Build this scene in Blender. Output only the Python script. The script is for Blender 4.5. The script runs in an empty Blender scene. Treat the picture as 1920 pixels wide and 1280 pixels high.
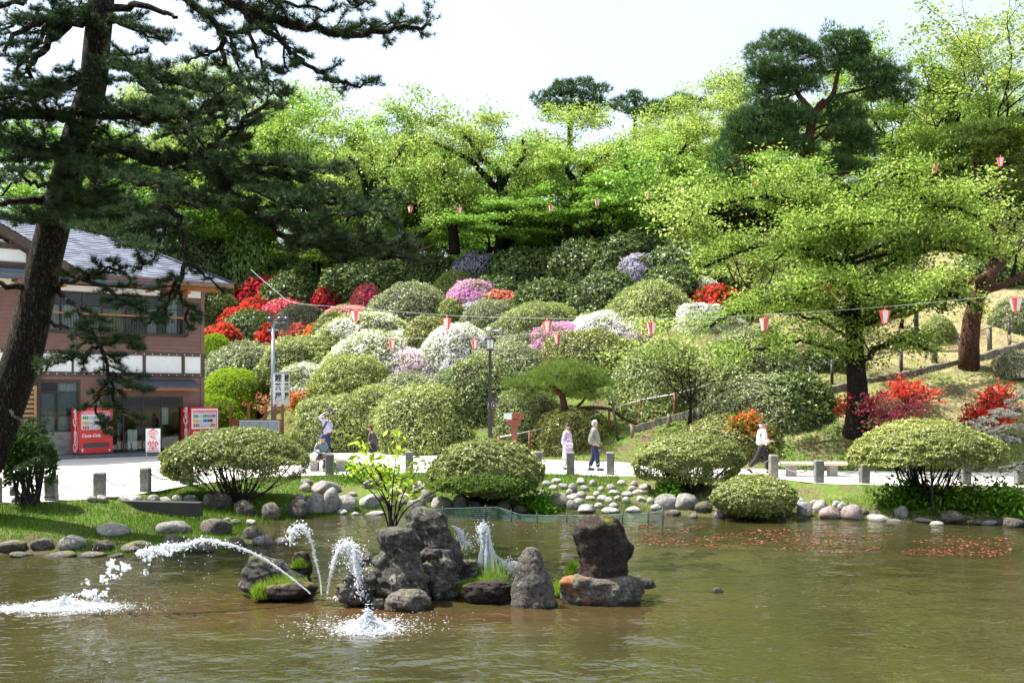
import bpy, math, random
import numpy as np
from mathutils import Vector, Matrix, noise, Quaternion
rnd = random.Random(7)
rng = np.random.default_rng(7)
SC = bpy.context.scene
COL = SC.collection
# ------------------------------------------------------------ camera, sky, sun, exposure
CAMZ, F, CX, HY = 2.45, 1800.0, 960.0, 740.0     # eye height, focal length in photo pixels, principal point
cam_d = bpy.data.cameras.new('camera'); cam = bpy.data.objects.new('camera', cam_d); COL.objects.link(cam)
cam.location = (0, 0, CAMZ); cam.rotation_euler = (math.pi/2, 0, 0)
cam_d.lens = 36*F/1920; cam_d.sensor_width = 36; cam_d.shift_y = (HY-640)/1920
cam_d.clip_start = 0.1; cam_d.clip_end = 3000
SC.camera = cam
SUN_EL, SUN_AZ = math.radians(61), math.radians(-74)   # azimuth from +Y towards +X
world = bpy.data.worlds.new("World"); SC.world = world; world.use_nodes = True
wn = world.node_tree; bg = wn.nodes['Background']
sky = wn.nodes.new('ShaderNodeTexSky'); sky.sky_type = 'NISHITA'; sky.sun_disc = False
sky.sun_elevation = SUN_EL; sky.sun_rotation = SUN_AZ; sky.air_density = 1.0; sky.dust_density = 3.0; sky.ozone_density = 1.2
veil = wn.nodes.new('ShaderNodeMix'); veil.data_type = 'RGBA'; veil.inputs[0].default_value = .45     # thin even high haze over the blue
veil.inputs[7].default_value = (3.7, 3.95, 4.05, 1)
wn.links.new(sky.outputs[0], veil.inputs[6]); wn.links.new(veil.outputs[2], bg.inputs[0]); bg.inputs[1].default_value = 0.13
sun_d = bpy.data.lights.new('sun', 'SUN'); sun = bpy.data.objects.new('sun', sun_d); COL.objects.link(sun)
sun_d.energy = 5.0; sun_d.angle = math.radians(0.5); sun_d.color = (1.0, 0.965, 0.9)
sdir = Vector((math.sin(SUN_AZ)*math.cos(SUN_EL), math.cos(SUN_AZ)*math.cos(SUN_EL), math.sin(SUN_EL)))
sun.rotation_euler = sdir.to_track_quat('Z', 'Y').to_euler(); sun.location = (0, 0, 60)
SC.view_settings.view_transform = 'Standard'; SC.view_settings.look = 'None'
SC.view_settings.gamma = 1.0; SC.view_settings.use_curve_mapping = False
SC.view_settings.exposure = 1.42
SC.cycles.max_bounces = 6; SC.cycles.diffuse_bounces = 3; SC.cycles.glossy_bounces = 3
SC.cycles.transmission_bounces = 5; SC.cycles.transparent_max_bounces = 8
SC.cycles.caustics_reflective = False; SC.cycles.caustics_refractive = False

# ------------------------------------------------------------ helpers
def at(px, py, Y): return Vector(((px-CX)/F*Y, Y, CAMZ-(py-HY)/F*Y))
def gy(py, z=0.0): return (CAMZ-z)*F/(py-HY)          # distance at which height z is seen on image row py
def gp(px, py, z=0.0): return at(px, py, gy(py, z))
def pxs(p, Y): return p/F*Y                           # pixels -> metres at distance Y

def mesh_np(name, V, faces=None, tris=None, quads=None, mi=None, smooth=False):
    me = bpy.data.meshes.new(name)
    V = np.asarray(V, np.float32).reshape(-1, 3)
    parts = []; 
    if quads is not None and len(quads): parts.append(np.asarray(quads, np.int32).reshape(-1, 4))
    if tris is not None and len(tris): parts.append(np.asarray(tris, np.int32).reshape(-1, 3))
    nl = sum(p.size for p in parts); nf = sum(len(p) for p in parts)
    me.vertices.add(len(V)); me.vertices.foreach_set('co', V.ravel())
    me.loops.add(nl); me.loops.foreach_set('vertex_index', np.concatenate([p.ravel() for p in parts]))
    tot = np.concatenate([np.full(len(p), p.shape[1], np.int32) for p in parts])
    st = np.concatenate([[0], np.cumsum(tot)[:-1]]).astype(np.int32)
    me.polygons.add(nf); me.polygons.foreach_set('loop_start', st)
    if mi is not None: me.polygons.foreach_set('material_index', np.asarray(mi, np.int32))
    if smooth: me.polygons.foreach_set('use_smooth', np.ones(nf, bool))
    me.update(calc_edges=True); me.validate()
    return me

class MB:
    """collects simple solids and links them as one mesh object"""
    def __init__(s): s.v = []; s.f = []; s.m = []; s.sm = []; s.mat = 0
    def add(s, vs, fs, smooth=False):
        b = len(s.v); s.v += [tuple(v) for v in vs]
        for f in fs: s.f.append([b+i for i in f]); s.m.append(s.mat); s.sm.append(smooth)
        return s
    def box(s, c, d, R=None, taper=0.0, bev=0.0):
        x, y, z = d[0]/2, d[1]/2, d[2]/2
        if bev <= 0:
            vs = []
            for k in (-1, 1):
                t = 1-taper if k > 0 else 1
                for (i, j) in ((-1, -1), (1, -1), (1, 1), (-1, 1)): vs.append(Vector((i*x*t, j*y*t, k*z)))
            fs = [(0, 3, 2, 1), (4, 5, 6, 7), (0, 1, 5, 4), (1, 2, 6, 5), (2, 3, 7, 6), (3, 0, 4, 7)]
        else:
            b = min(bev, x*.9, y*.9, z*.9); vs = []; 
            for (zz, e) in ((-z, b), (-z+b, 0), (z-b, 0), (z, b)):
                t = 1-taper*(zz+z)/(2*z)
                X, Y2 = (x-e)*t, (y-e)*t; q = b*.7
                for (a, c2) in ((-X+q, -Y2), (X-q, -Y2), (X, -Y2+q), (X, Y2-q), (X-q, Y2), (-X+q, Y2), (-X, Y2-q), (-X, -Y2+q)): vs.append(Vector((a, c2, zz)))
            fs = [tuple(range(7, -1, -1)), tuple(range(24, 32))]
            for l in range(3):
                for k in range(8): fs.append((l*8+k, l*8+(k+1) % 8, l*8+8+(k+1) % 8, l*8+8+k))
        if R is not None: vs = [R @ v for v in vs]
        c = Vector(c); return s.add([v+c for v in vs], fs)
    def tube(s, pts, rads, n=8, cap=True, smooth=True):
        pts = [Vector(p) for p in pts]
        if not hasattr(rads, '__len__'): rads = [rads]*len(pts)
        vs = []; u = None
        for i, p in enumerate(pts):
            t = (pts[min(i+1, len(pts)-1)]-pts[max(i-1, 0)])
            if t.length < 1e-9: t = Vector((0, 0, 1))
            t.normalize()
            if u is None: u = t.orthogonal().normalized()
            u = (u-t*u.dot(t)); u = u.normalized() if u.length > 1e-6 else t.orthogonal().normalized()
            w = t.cross(u)
            for k in range(n):
                a = 2*math.pi*k/n; vs.append(p+(u*math.cos(a)+w*math.sin(a))*rads[i])
        fs = []
        for i in range(len(pts)-1):
            for k in range(n): fs.append((i*n+k, i*n+(k+1) % n, (i+1)*n+(k+1) % n, (i+1)*n+k))
        if cap: fs += [tuple(range(n-1, -1, -1)), tuple(range((len(pts)-1)*n, len(pts)*n))]
        return s.add(vs, fs, smooth)
    def lathe(s, c, prof, n=12, R=None, smooth=True):
        vs = []
        for (r, z) in prof:
            for k in range(n):
                a = 2*math.pi*k/n; vs.append(Vector((r*math.cos(a), r*math.sin(a), z)))
        if R is not None: vs = [R @ v for v in vs]
        c = Vector(c); fs = []
        for i in range(len(prof)-1):
            for k in range(n): fs.append((i*n+k, i*n+(k+1) % n, (i+1)*n+(k+1) % n, (i+1)*n+k))
        fs += [tuple(range(n-1, -1, -1)), tuple(range((len(prof)-1)*n, len(prof)*n))]
        return s.add([v+c for v in vs], fs, smooth)
    def ell(s, c, r, n=10, m=7, R=None):
        prof = [(max(1e-3, math.sin(math.pi*i/m)), -math.cos(math.pi*i/m)) for i in range(m+1)]
        vs = []
        for (a0, z) in prof:
            for k in range(n):
                a = 2*math.pi*k/n; vs.append(Vector((a0*math.cos(a)*r[0], a0*math.sin(a)*r[1], z*r[2])))
        if R is not None: vs = [R @ v for v in vs]
        c = Vector(c); fs = []
        for i in range(m):
            for k in range(n): fs.append((i*n+k, i*n+(k+1) % n, (i+1)*n+(k+1) % n, (i+1)*n+k))
        return s.add([v+c for v in vs], fs, True)
    def prism(s, poly, p0, n, t):
        """poly: 3D points of a flat outline, extruded by vector n*t"""
        k = len(poly); a = [Vector(p) for p in poly]; b = [p+Vector(n)*t for p in a]
        fs = [tuple(range(k)), tuple(range(2*k-1, k-1, -1))]+[(i, i+k, (i+1) % k+k, (i+1) % k) for i in range(k)]
        return s.add(a+b, fs)
    def mesh(s, name):
        me = bpy.data.meshes.new(name); me.from_pydata(s.v, [], s.f)
        me.polygons.foreach_set('material_index', s.m); me.polygons.foreach_set('use_smooth', s.sm); me.update(); return me
    def build(s, name, mats, parent=None, loc=None, **k):
        if not isinstance(mats, (list, tuple)): mats = [mats]
        me = s.mesh(name)
        for m in mats: me.materials.append(m)
        return link(name, me, parent, loc, **k)

def link(name, me, parent=None, loc=None, rot=None, scale=None, **k):
    o = bpy.data.objects.new(name, me); COL.objects.link(o)
    if loc is not None: o.location = loc
    if rot is not None: o.rotation_euler = rot
    if scale is not None: o.scale = scale
    if parent is not None: o.parent = parent
    tag(o, **k); return o
def tag(o, label=None, cat=None, group=None, kind=None):
    if label: o['label'] = label
    if cat: o['category'] = cat
    if group: o['group'] = group
    if kind: o['kind'] = kind
    return o
def empty(name, loc, label, cat, group=None, rz=0.0):
    o = bpy.data.objects.new(name, None); COL.objects.link(o); o.location = loc; o.rotation_euler = (0, 0, rz)
    o.empty_display_size = .3
    return tag(o, label, cat, group)
def dup(o, loc=None, rz=None, scale=None, label=None, group=None):
    kids = [c for c in COL.objects if c.parent == o]
    c = o.copy(); COL.objects.link(c)
    if loc is not None: c.location = loc
    if rz is not None: c.rotation_euler = (0, 0, rz)
    if scale is not None: c.scale = scale
    if label: c['label'] = label
    if group: c['group'] = group
    for k in kids:
        d = dup(k); d.parent = c
    return c
def mesh_dup(name, me, loc, rot=(0, 0, 0), scale=(1, 1, 1), mats=None, parent=None, **k):
    o = link(name, me, parent, loc, rot, scale, **k)
    if mats:
        for i, m in enumerate(mats):
            o.material_slots[i].link = 'OBJECT'; o.material_slots[i].material = m
    return o
def text_mesh(name, body, size, mat, parent=None, loc=(0, 0, 0), rot=(math.pi/2, 0, 0), shear=0.0, bold=0.0, ext=0.003, scale=(1, 1, 1), space=1.0, align='CENTER'):
    c = bpy.data.curves.new(name, 'FONT'); c.body = body; c.size = size; c.extrude = ext; c.shear = shear; c.offset = bold
    c.align_x = align; c.align_y = 'CENTER'; c.space_line = space; c.resolution_u = 3
    o = bpy.data.objects.new(name, c); COL.objects.link(o); bpy.context.view_layer.update()
    me = bpy.data.meshes.new_from_object(o.evaluated_get(bpy.context.evaluated_depsgraph_get()))
    bpy.data.objects.remove(o); me.materials.clear(); me.materials.append(mat)
    return link(name, me, parent, loc, rot, scale)

# ------------------------------------------------------------ materials
MATS = {}
def newmat(name):
    m = bpy.data.materials.new(name); m.use_nodes = True; nt = m.node_tree; nt.nodes.clear()
    out = nt.nodes.new('ShaderNodeOutputMaterial'); MATS[name] = m
    return m, nt, out
def N(nt, t, **kw):
    n = nt.nodes.new(t)
    for k, v in kw.items():
        if k.startswith('i_'):
            key = k[2:]; n.inputs[int(key) if key.isdigit() else key.replace('_', ' ')].default_value = v
        else: setattr(n, k, v)
    return n
def ramp(nt, stops, fac=None, interp='LINEAR'):
    r = nt.nodes.new('ShaderNodeValToRGB'); r.color_ramp.interpolation = interp
    while len(r.color_ramp.elements) < len(stops): r.color_ramp.elements.new(.5)
    for e, (p, c) in zip(r.color_ramp.elements, stops):
        e.position = p; e.color = (c[0], c[1], c[2], 1) if hasattr(c, '__len__') else (c, c, c, 1)
    if fac is not None: nt.links.new(fac, r.inputs[0])
    return r
def mixc(nt, a, b, fac):
    m = nt.nodes.new('ShaderNodeMix'); m.data_type = 'RGBA'
    for s, v in ((m.inputs[0], fac), (m.inputs[6], a), (m.inputs[7], b)):
        if isinstance(v, bpy.types.NodeSocket): nt.links.new(v, s)
        elif hasattr(v, '__len__'): s.default_value = (v[0], v[1], v[2], 1)
        else: s.default_value = v
    return m.outputs[2]
def math_(nt, op, a, b=None):
    m = nt.nodes.new('ShaderNodeMath'); m.operation = op
    for i, v in enumerate((a, b)):
        if v is None: continue
        if isinstance(v, bpy.types.NodeSocket): nt.links.new(v, m.inputs[i])
        else: m.inputs[i].default_value = v
    return m.outputs[0]
def noise_fac(nt, scale, detail=4, rough=.6, co=None, dist=0.0):
    n = N(nt, 'ShaderNodeTexNoise', i_Scale=scale, i_Detail=detail, i_Roughness=rough, i_Distortion=dist)
    if co is None: co = N(nt, 'ShaderNodeTexCoord').outputs['Object']
    nt.links.new(co, n.inputs['Vector']); return n.outputs['Fac']
def plain(name, c, rough=.6, metal=0.0, var=0.12, nscale=6.0, bump=0.0, bscale=40, spec=.4):
    m, nt, out = newmat(name)
    p = N(nt, 'ShaderNodeBsdfPrincipled', i_Roughness=rough, i_Metallic=metal); p.inputs['Specular IOR Level'].default_value = spec
    f = noise_fac(nt, nscale, 5)
    lo = [x*(1-var*1.6) for x in c]; hi = [min(1, x*(1+var)) for x in c]
    r = ramp(nt, [(.3, lo), (.7, hi)], f); nt.links.new(r.outputs[0], p.inputs['Base Color'])
    if bump:
        b = N(nt, 'ShaderNodeBump', i_Strength=bump, i_Distance=.02); nt.links.new(noise_fac(nt, bscale, 6), b.inputs['Height']); nt.links.new(b.outputs[0], p.inputs['Normal'])
    nt.links.new(p.outputs[0], out.inputs[0]); return m
def leafmat(name, c1, c2, c3=None, flower=None, cover=0.0, trans=.45, patch=1.2, patchamp=.5, gloss=.0, f2=None):
    """leaf cards: every leaf its own shade; optional flowers on a share of the leaves, in patches"""
    m, nt, out = newmat(name)
    geo = N(nt, 'ShaderNodeNewGeometry'); ri = geo.outputs['Random Per Island']
    stops = [(0, c1), (1, c2)] if c3 is None else [(0, c1), (.6, c2), (1, c3)]
    col = ramp(nt, stops, ri).outputs[0]
    pos = geo.outputs['Position']
    pf = noise_fac(nt, .55, 3, .5, pos)
    dark = ramp(nt, [(.3, (.72, .74, .7)), (.7, (1.15, 1.12, 1.1))], pf).outputs[0]   # natural tone drift between plants
    mm = nt.nodes.new('ShaderNodeMix'); mm.data_type = 'RGBA'; mm.blend_type = 'MULTIPLY'; mm.inputs[0].default_value = 1
    nt.links.new(col, mm.inputs[6]); nt.links.new(dark, mm.inputs[7]); col = mm.outputs[2]
    if flower is not None:
        r2 = math_(nt, 'FRACT', math_(nt, 'MULTIPLY', ri, 17.31))
        nz = noise_fac(nt, patch, 3, .55, pos)
        a = math_(nt, 'ADD', r2, math_(nt, 'MULTIPLY', math_(nt, 'SUBTRACT', .5, nz), patchamp*6))
        isf = math_(nt, 'LESS_THAN', a, cover)
        fc = ramp(nt, [(0, [x*.72 for x in flower]), (.5, flower), (1, f2 or [min(.95, x*1.12+.03) for x in flower])], ri).outputs[0]
        col = mixc(nt, col, fc, isf)
    d = N(nt, 'ShaderNodeBsdfDiffuse'); t = N(nt, 'ShaderNodeBsdfTranslucent'); mx = N(nt, 'ShaderNodeMixShader'); mx.inputs[0].default_value = trans
    nt.links.new(col, d.inputs[0]); nt.links.new(col, t.inputs[0]); nt.links.new(d.outputs[0], mx.inputs[1]); nt.links.new(t.outputs[0], mx.inputs[2])
    o = mx.outputs[0]
    if gloss:
        g = N(nt, 'ShaderNodeBsdfGlossy', i_Roughness=.42); g.inputs[0].default_value = (1, 1, 1, 1)
        m2 = N(nt, 'ShaderNodeMixShader'); m2.inputs[0].default_value = gloss; nt.links.new(o, m2.inputs[1]); nt.links.new(g.outputs[0], m2.inputs[2]); o = m2.outputs[0]
    nt.links.new(o, out.inputs[0]); return m
def rockmat(name, c1, c2, moss=0.0, lich=.3, bump=.9, sc=3.0, rust=0.0):
    m, nt, out = newmat(name); tc = N(nt, 'ShaderNodeTexCoord').outputs['Object']
    oi = N(nt, 'ShaderNodeObjectInfo'); geo = N(nt, 'ShaderNodeNewGeometry'); pos = geo.outputs['Position']
    a = noise_fac(nt, sc, 8, .68, pos); b = noise_fac(nt, sc*6, 6, .7, pos); c = noise_fac(nt, sc*1.7, 4, .6, pos, 1.2)
    col = ramp(nt, [(.28, c1), (.62, c2), (.8, [min(1, x*1.35) for x in c2])], a).outputs[0]
    col = mixc(nt, col, [x*.35 for x in c1], ramp(nt, [(.52, 0), (.62, .75)], b).outputs[0])
    if lich: col = mixc(nt, col, (.34, .35, .3), ramp(nt, [(.6, 0), (.66, lich)], c).outputs[0])
    if moss:
        up = N(nt, 'ShaderNodeSeparateXYZ'); nt.links.new(geo.outputs['Normal'], up.inputs[0])
        k = math_(nt, 'MULTIPLY', ramp(nt, [(.35, 0), (.8, 1)], up.outputs[2]).outputs[0], ramp(nt, [(.5, 0), (.6, moss)], noise_fac(nt, sc*1.3, 5, .6, pos)).outputs[0])
        col = mixc(nt, col, (.13, .15, .015), k)
    if rust:
        sp = N(nt, 'ShaderNodeSeparateXYZ'); nt.links.new(pos, sp.inputs[0])
        k = ramp(nt, [(.5, 0), (.58, rust)], noise_fac(nt, sc*1.1, 5, .6, pos)).outputs[0]
        z = ramp(nt, [(.0, 1), (1, 0)], math_(nt, 'MULTIPLY', math_(nt, 'SUBTRACT', sp.outputs[0], 1.05), 2.2)).outputs[0]
        col = mixc(nt, col, (.5, .13, .02), math_(nt, 'MULTIPLY', k, z))
    sz = N(nt, 'ShaderNodeSeparateXYZ'); nt.links.new(pos, sz.inputs[0])          # wet, algae-dark foot just above the pond
    wet = math_(nt, 'ADD', sz.outputs[2], math_(nt, 'MULTIPLY', a, .09))
    col = mixc(nt, col, [x*.3 for x in c1], ramp(nt, [(.0, .85), (1, 0)], math_(nt, 'MULTIPLY', math_(nt, 'ADD', wet, .545), 14)).outputs[0])
    vo = N(nt, 'ShaderNodeTexVoronoi', i_Scale=sc*.9); vo.feature = 'DISTANCE_TO_EDGE'
    wv = nt.nodes.new('ShaderNodeVectorMath'); wv.operation = 'ADD'; nz3 = N(nt, 'ShaderNodeTexNoise', i_Scale=sc*1.2, i_Detail=4); nt.links.new(pos, nz3.inputs[0]); nt.links.new(pos, wv.inputs[0]); nt.links.new(nz3.outputs['Color'], wv.inputs[1]); nt.links.new(wv.outputs[0], vo.inputs['Vector'])
    crack = ramp(nt, [(0, 0), (.035, 1)], vo.outputs['Distance']).outputs[0]
    col = mixc(nt, [x*.4 for x in c1], col, math_(nt, 'ADD', math_(nt, 'MULTIPLY', crack, .45), .55))
    tint = ramp(nt, [(0, (.78, .76, .76)), (.5, (1, 1, 1)), (1, (1.16, 1.1, 1.04))], oi.outputs['Random']).outputs[0]
    mm = nt.nodes.new('ShaderNodeMix'); mm.data_type = 'RGBA'; mm.blend_type = 'MULTIPLY'; mm.inputs[0].default_value = 1
    nt.links.new(col, mm.inputs[6]); nt.links.new(tint, mm.inputs[7])
    p = N(nt, 'ShaderNodeBsdfPrincipled', i_Roughness=.85); p.inputs['Specular IOR Level'].default_value = .25
    nt.links.new(mm.outputs[2], p.inputs['Base Color'])
    bp = N(nt, 'ShaderNodeBump', i_Strength=bump, i_Distance=.04); nt.links.new(math_(nt, 'ADD', math_(nt, 'ADD', b, math_(nt, 'MULTIPLY', a, 1.5)), math_(nt, 'MULTIPLY', crack, .35)), bp.inputs['Height']); nt.links.new(bp.outputs[0], p.inputs['Normal'])
    nt.links.new(p.outputs[0], out.inputs[0]); return m
def barkmat(name, c1, c2, sc=7, bump=1.0):
    m, nt, out = newmat(name); tc = N(nt, 'ShaderNodeTexCoord').outputs['Object']
    mp = N(nt, 'ShaderNodeMapping'); mp.inputs['Scale'].default_value = (1, 1, .28); nt.links.new(tc, mp.inputs[0])
    v = N(nt, 'ShaderNodeTexVoronoi', i_Scale=sc); v.feature = 'DISTANCE_TO_EDGE'
    nz = N(nt, 'ShaderNodeTexNoise', i_Scale=sc*1.5, i_Detail=6); nt.links.new(mp.outputs[0], nz.inputs[0])
    wrp = nt.nodes.new('ShaderNodeVectorMath'); wrp.operation = 'ADD'; nt.links.new(mp.outputs[0], wrp.inputs[0]); nt.links.new(nz.outputs['Color'], wrp.inputs[1])
    nt.links.new(wrp.outputs[0], v.inputs['Vector'])
    h = ramp(nt, [(0, 0), (.25, 1)], v.outputs['Distance']).outputs[0]
    col = mixc(nt, [x*.35 for x in c1], mixc(nt, c1, c2, nz.outputs['Fac']), h)
    p = N(nt, 'ShaderNodeBsdfPrincipled', i_Roughness=.95); p.inputs['Specular IOR Level'].default_value = .15
    nt.links.new(col, p.inputs['Base Color'])
    bp = N(nt, 'ShaderNodeBump', i_Strength=bump, i_Distance=.04); nt.links.new(math_(nt, 'ADD', h, nz.outputs['Fac']), bp.inputs['Height']); nt.links.new(bp.outputs[0], p.inputs['Normal'])
    nt.links.new(p.outputs[0], out.inputs[0]); return m
# ------------------------------------------------------------ terrain
WZ = -0.6
shore_px = [(-700, 1040), (-200, 1046), (0, 1045), (150, 1047), (300, 1042), (440, 1034), (520, 1027), (548, 1015), (520, 1000), (470, 988), (520, 978), (590, 972), (640, 966), (760, 964), (840, 964),
            (900, 968), (960, 966), (1050, 960), (1150, 965), (1230, 962), (1260, 968), (1330, 972), (1400, 976), (1495, 975), (1560, 973), (1620, 974), (1700, 979), (1800, 984), (1920, 988), (2300, 1000), (2800, 1020)]
shore = [gp(a, b, WZ).to_2d() for a, b in shore_px]
pond_poly = [Vector((-30, 4))]+[Vector(p) for p in [(-24, 17.4)]]+shore+[Vector((34, 10)), Vector((28, 4))]
PP = np.array([(p.x, p.y) for p in pond_poly])
def pond_dist(X, Y):
    """signed distance, positive on land"""
    X = np.asarray(X, float); Y = np.asarray(Y, float); d = np.full(X.shape, 1e9); ins = np.zeros(X.shape, bool)
    n = len(PP)
    for i in range(n):
        ax, ay = PP[i]; bx, by = PP[(i+1) % n]; ex, ey = bx-ax, by-ay
        t = np.clip(((X-ax)*ex+(Y-ay)*ey)/(ex*ex+ey*ey), 0, 1)
        d = np.minimum(d, np.hypot(X-ax-t*ex, Y-ay-t*ey))
        cond = ((ay > Y) != (by > Y)); xx = ax+(Y-ay)/(ey if abs(ey) > 1e-9 else 1e-9)*ex
        ins ^= cond & (X < xx)
    return np.where(ins, -d, d)
near_px = [(-400, 945), (0, 943), (97, 941), (187, 935), (273, 925), (352, 910), (480, 895), (618, 891), (800, 887), (1008, 888), (1145, 892), (1300, 894), (1450, 897), (1535, 907), (1710, 909), (1920, 912), (2500, 920)]
far_px = [(1010, 862), (1200, 869), (1400, 880), (1600, 884), (1920, 887), (2500, 890)]
NR = [gp(a, b).to_2d() for a, b in near_px]
FR = [Vector((-60, 50)), Vector((-20, 49)), Vector((-13.4, 47)), Vector((-11, 42.5)), Vector((-8.2, 41)), Vector((-4, 39.5))]+[gp(a, b).to_2d() for a, b in far_px]
nrx, nry = np.array([p.x for p in NR]), np.array([p.y for p in NR])
frx, fry = np.array([p.x for p in FR]), np.array([p.y for p in FR])
def Yn(X): return np.interp(X, nrx, nry)
def Yf(X): return np.interp(X, frx, fry)
def smin(a, b, k):
    h = np.clip(.5+.5*(b-a)/k, 0, 1); return b*(1-h)+a*h-k*h*(1-h)
def ghn(X, Y):
    X = np.asarray(X, float); Y = np.asarray(Y, float)
    d = pond_dist(X, Y); yn = Yn(X)
    dr = np.maximum(0, yn-Y)
    t = np.clip(d/(d+dr+1e-6), 0, 1)
    t = np.where(dr <= 0, 1, t)
    bank = WZ-.08+(.08-WZ)*np.power(np.clip(t, 0, 1), .75)
    bank = np.where((d <= 0), WZ-.1-np.minimum(1.0, -d*.55), bank)
    # the near shore behind the camera
    s = Y-Yf(X)-.4
    P = np.interp(X, [-25, 5, 18, 40], [12, 12.6, 17, 18])
    sl = np.interp(X, [-20, -5, 10, 25], [.40, .41, .42, .43])
    hill = smin(np.maximum(s, 0)*sl*np.clip(np.maximum(s, 0)/2.0, .35, 1), P, 3.0)
    hill = np.where(s > 0, np.maximum(hill, 0), 0)
    hill = hill-np.maximum(0, s-55)*.05
    lump = (np.sin(X*.9+Y*.35)*np.cos(Y*.7-X*.2)*.12+np.sin(X*2.3)*np.sin(Y*1.9)*.05)*np.clip(s/3, 0, 1)
    return bank+hill+lump
def gh(x, y): return float(ghn(np.array([x]), np.array([y]))[0])
def hit(px, py, ymin=20.0):
    """the point of the terrain seen at a pixel"""
    Y = np.arange(ymin, 140, .1); X = (px-CX)/F*Y; Z = CAMZ-(py-HY)/F*Y
    g = ghn(X, Y); k = np.argmax(Z <= g) if np.any(Z <= g) else int(np.argmin(Z-g))
    return Vector((float(X[k]), float(Y[k]), float(g[k])))

xs = np.concatenate([np.linspace(-400, -45, 30), np.arange(-44, 46, .4), np.linspace(47, 400, 30)])
ys = np.concatenate([np.linspace(-60, 3, 8), np.arange(4, 20, .4), np.arange(20, 34, .16), np.arange(34, 110, .5), np.linspace(112, 900, 40)])
GX, GY = np.meshgrid(xs, ys); GZ = ghn(GX, GY)
nx, ny = len(xs), len(ys); idx = np.arange(nx*ny).reshape(ny, nx)
q = np.stack([idx[:-1, :-1], idx[:-1, 1:], idx[1:, 1:], idx[1:, :-1]], -1).reshape(-1, 4)
def groundmat():
    m, nt, out = newmat('ground'); pos = N(nt, 'ShaderNodeNewGeometry').outputs['Position']
    a = noise_fac(nt, .35, 4, .6, pos); b = noise_fac(nt, 2.2, 6, .7, pos); c = noise_fac(nt, 14, 5, .7, pos); sp = N(nt, 'ShaderNodeSeparateXYZ'); nt.links.new(pos, sp.inputs[0])
    straw = ramp(nt, [(.3, (.16, .125, .06)), (.7, (.42, .36, .19))], c).outputs[0]
    green = ramp(nt, [(.3, (.05, .08, .015)), (.7, (.14, .20, .04))], c).outputs[0]
    dirt = ramp(nt, [(.3, (.06, .04, .025)), (.7, (.17, .12, .08))], c).outputs[0]
    xg = math_(nt, 'MULTIPLY', math_(nt, 'SUBTRACT', math_(nt, 'SUBTRACT', sp.outputs[0], 4.0), math_(nt, 'MULTIPLY', ramp(nt, [(.1, 1), (.45, 0)], math_(nt, 'MULTIPLY', sp.outputs[2], .12)).outputs[0], 14.0)), .008)   # drier towards the east
    col = mixc(nt, straw, green, ramp(nt, [(.38, 0), (.53, 1)], math_(nt, 'SUBTRACT', math_(nt, 'ADD', math_(nt, 'MULTIPLY', a, .5), math_(nt, 'MULTIPLY', b, .5)), xg)).outputs[0])
    col = mixc(nt, col, dirt, ramp(nt, [(.48, 0), (.62, .9)], noise_fac(nt, .9, 6, .7, pos)).outputs[0])
    mud = ramp(nt, [(.0, 1), (.3, 0)], math_(nt, 'ADD', sp.outputs[2], .62)).outputs[0]
    col = mixc(nt, col, (.06, .045, .03), mud)
    p = N(nt, 'ShaderNodeBsdfPrincipled', i_Roughness=.95); p.inputs['Specular IOR Level'].default_value = .1; nt.links.new(col, p.inputs['Base Color'])
    bp = N(nt, 'ShaderNodeBump', i_Strength=.8, i_Distance=.05); nt.links.new(math_(nt, 'ADD', b, c), bp.inputs['Height']); nt.links.new(bp.outputs[0], p.inputs['Normal'])
    nt.links.new(p.outputs[0], out.inputs[0]); return m
gme = mesh_np('ground', np.stack([GX, GY, GZ], -1).reshape(-1, 3), quads=q, smooth=True); gme.materials.append(groundmat())
link('ground', gme, kind='structure')

# road: pale compacted sheet between the posts and the foot of the hill
rx = np.concatenate([np.arange(-60, -13.5, .6), np.arange(-13.5, 25, .3), np.arange(25, 60, .8)]); rows = 24
V = []
for i, x in enumerate(rx):
    wob = .12*math.sin(x*1.7)+.08*math.sin(x*4.1)
    y0, y1 = float(Yn(x))-.02+wob*.6, float(Yf(x))+.15+wob
    if x < -12: y1 = 46.0
    for j in range(rows):
        y = y0+(y1-y0)*j/(rows-1); V.append((x, y, 0))
V = np.array(V); V[:, 2] = ghn(V[:, 0], V[:, 1])+.012
n = len(rx); idx = np.arange(n*rows).reshape(n, rows)
q = np.stack([idx[:-1, :-1], idx[1:, :-1], idx[1:, 1:], idx[:-1, 1:]], -1).reshape(-1, 4)
rme = mesh_np('road', V, quads=q, smooth=True)
m, nt, out = newmat('road'); pos = N(nt, 'ShaderNodeNewGeometry').outputs['Position']
p = N(nt, 'ShaderNodeBsdfPrincipled', i_Roughness=.9); p.inputs['Specular IOR Level'].default_value = .15
c = ramp(nt, [(.3, (.50, .465, .42)), (.7, (.62, .585, .54))], noise_fac(nt, .8, 6, .6, pos)).outputs[0]
c = mixc(nt, c, (.40, .36, .31), ramp(nt, [(.6, 0), (.72, .5)], noise_fac(nt, 9, 5, .7, pos)).outputs[0])
nt.links.new(c, p.inputs['Base Color']); bp = N(nt, 'ShaderNodeBump', i_Strength=.3, i_Distance=.02); nt.links.new(noise_fac(nt, 30, 4, .6, pos), bp.inputs['Height']); nt.links.new(bp.outputs[0], p.inputs['Normal'])
nt.links.new(p.outputs[0], out.inputs[0]); rme.materials.append(m)
link('road', rme, kind='structure')

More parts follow.
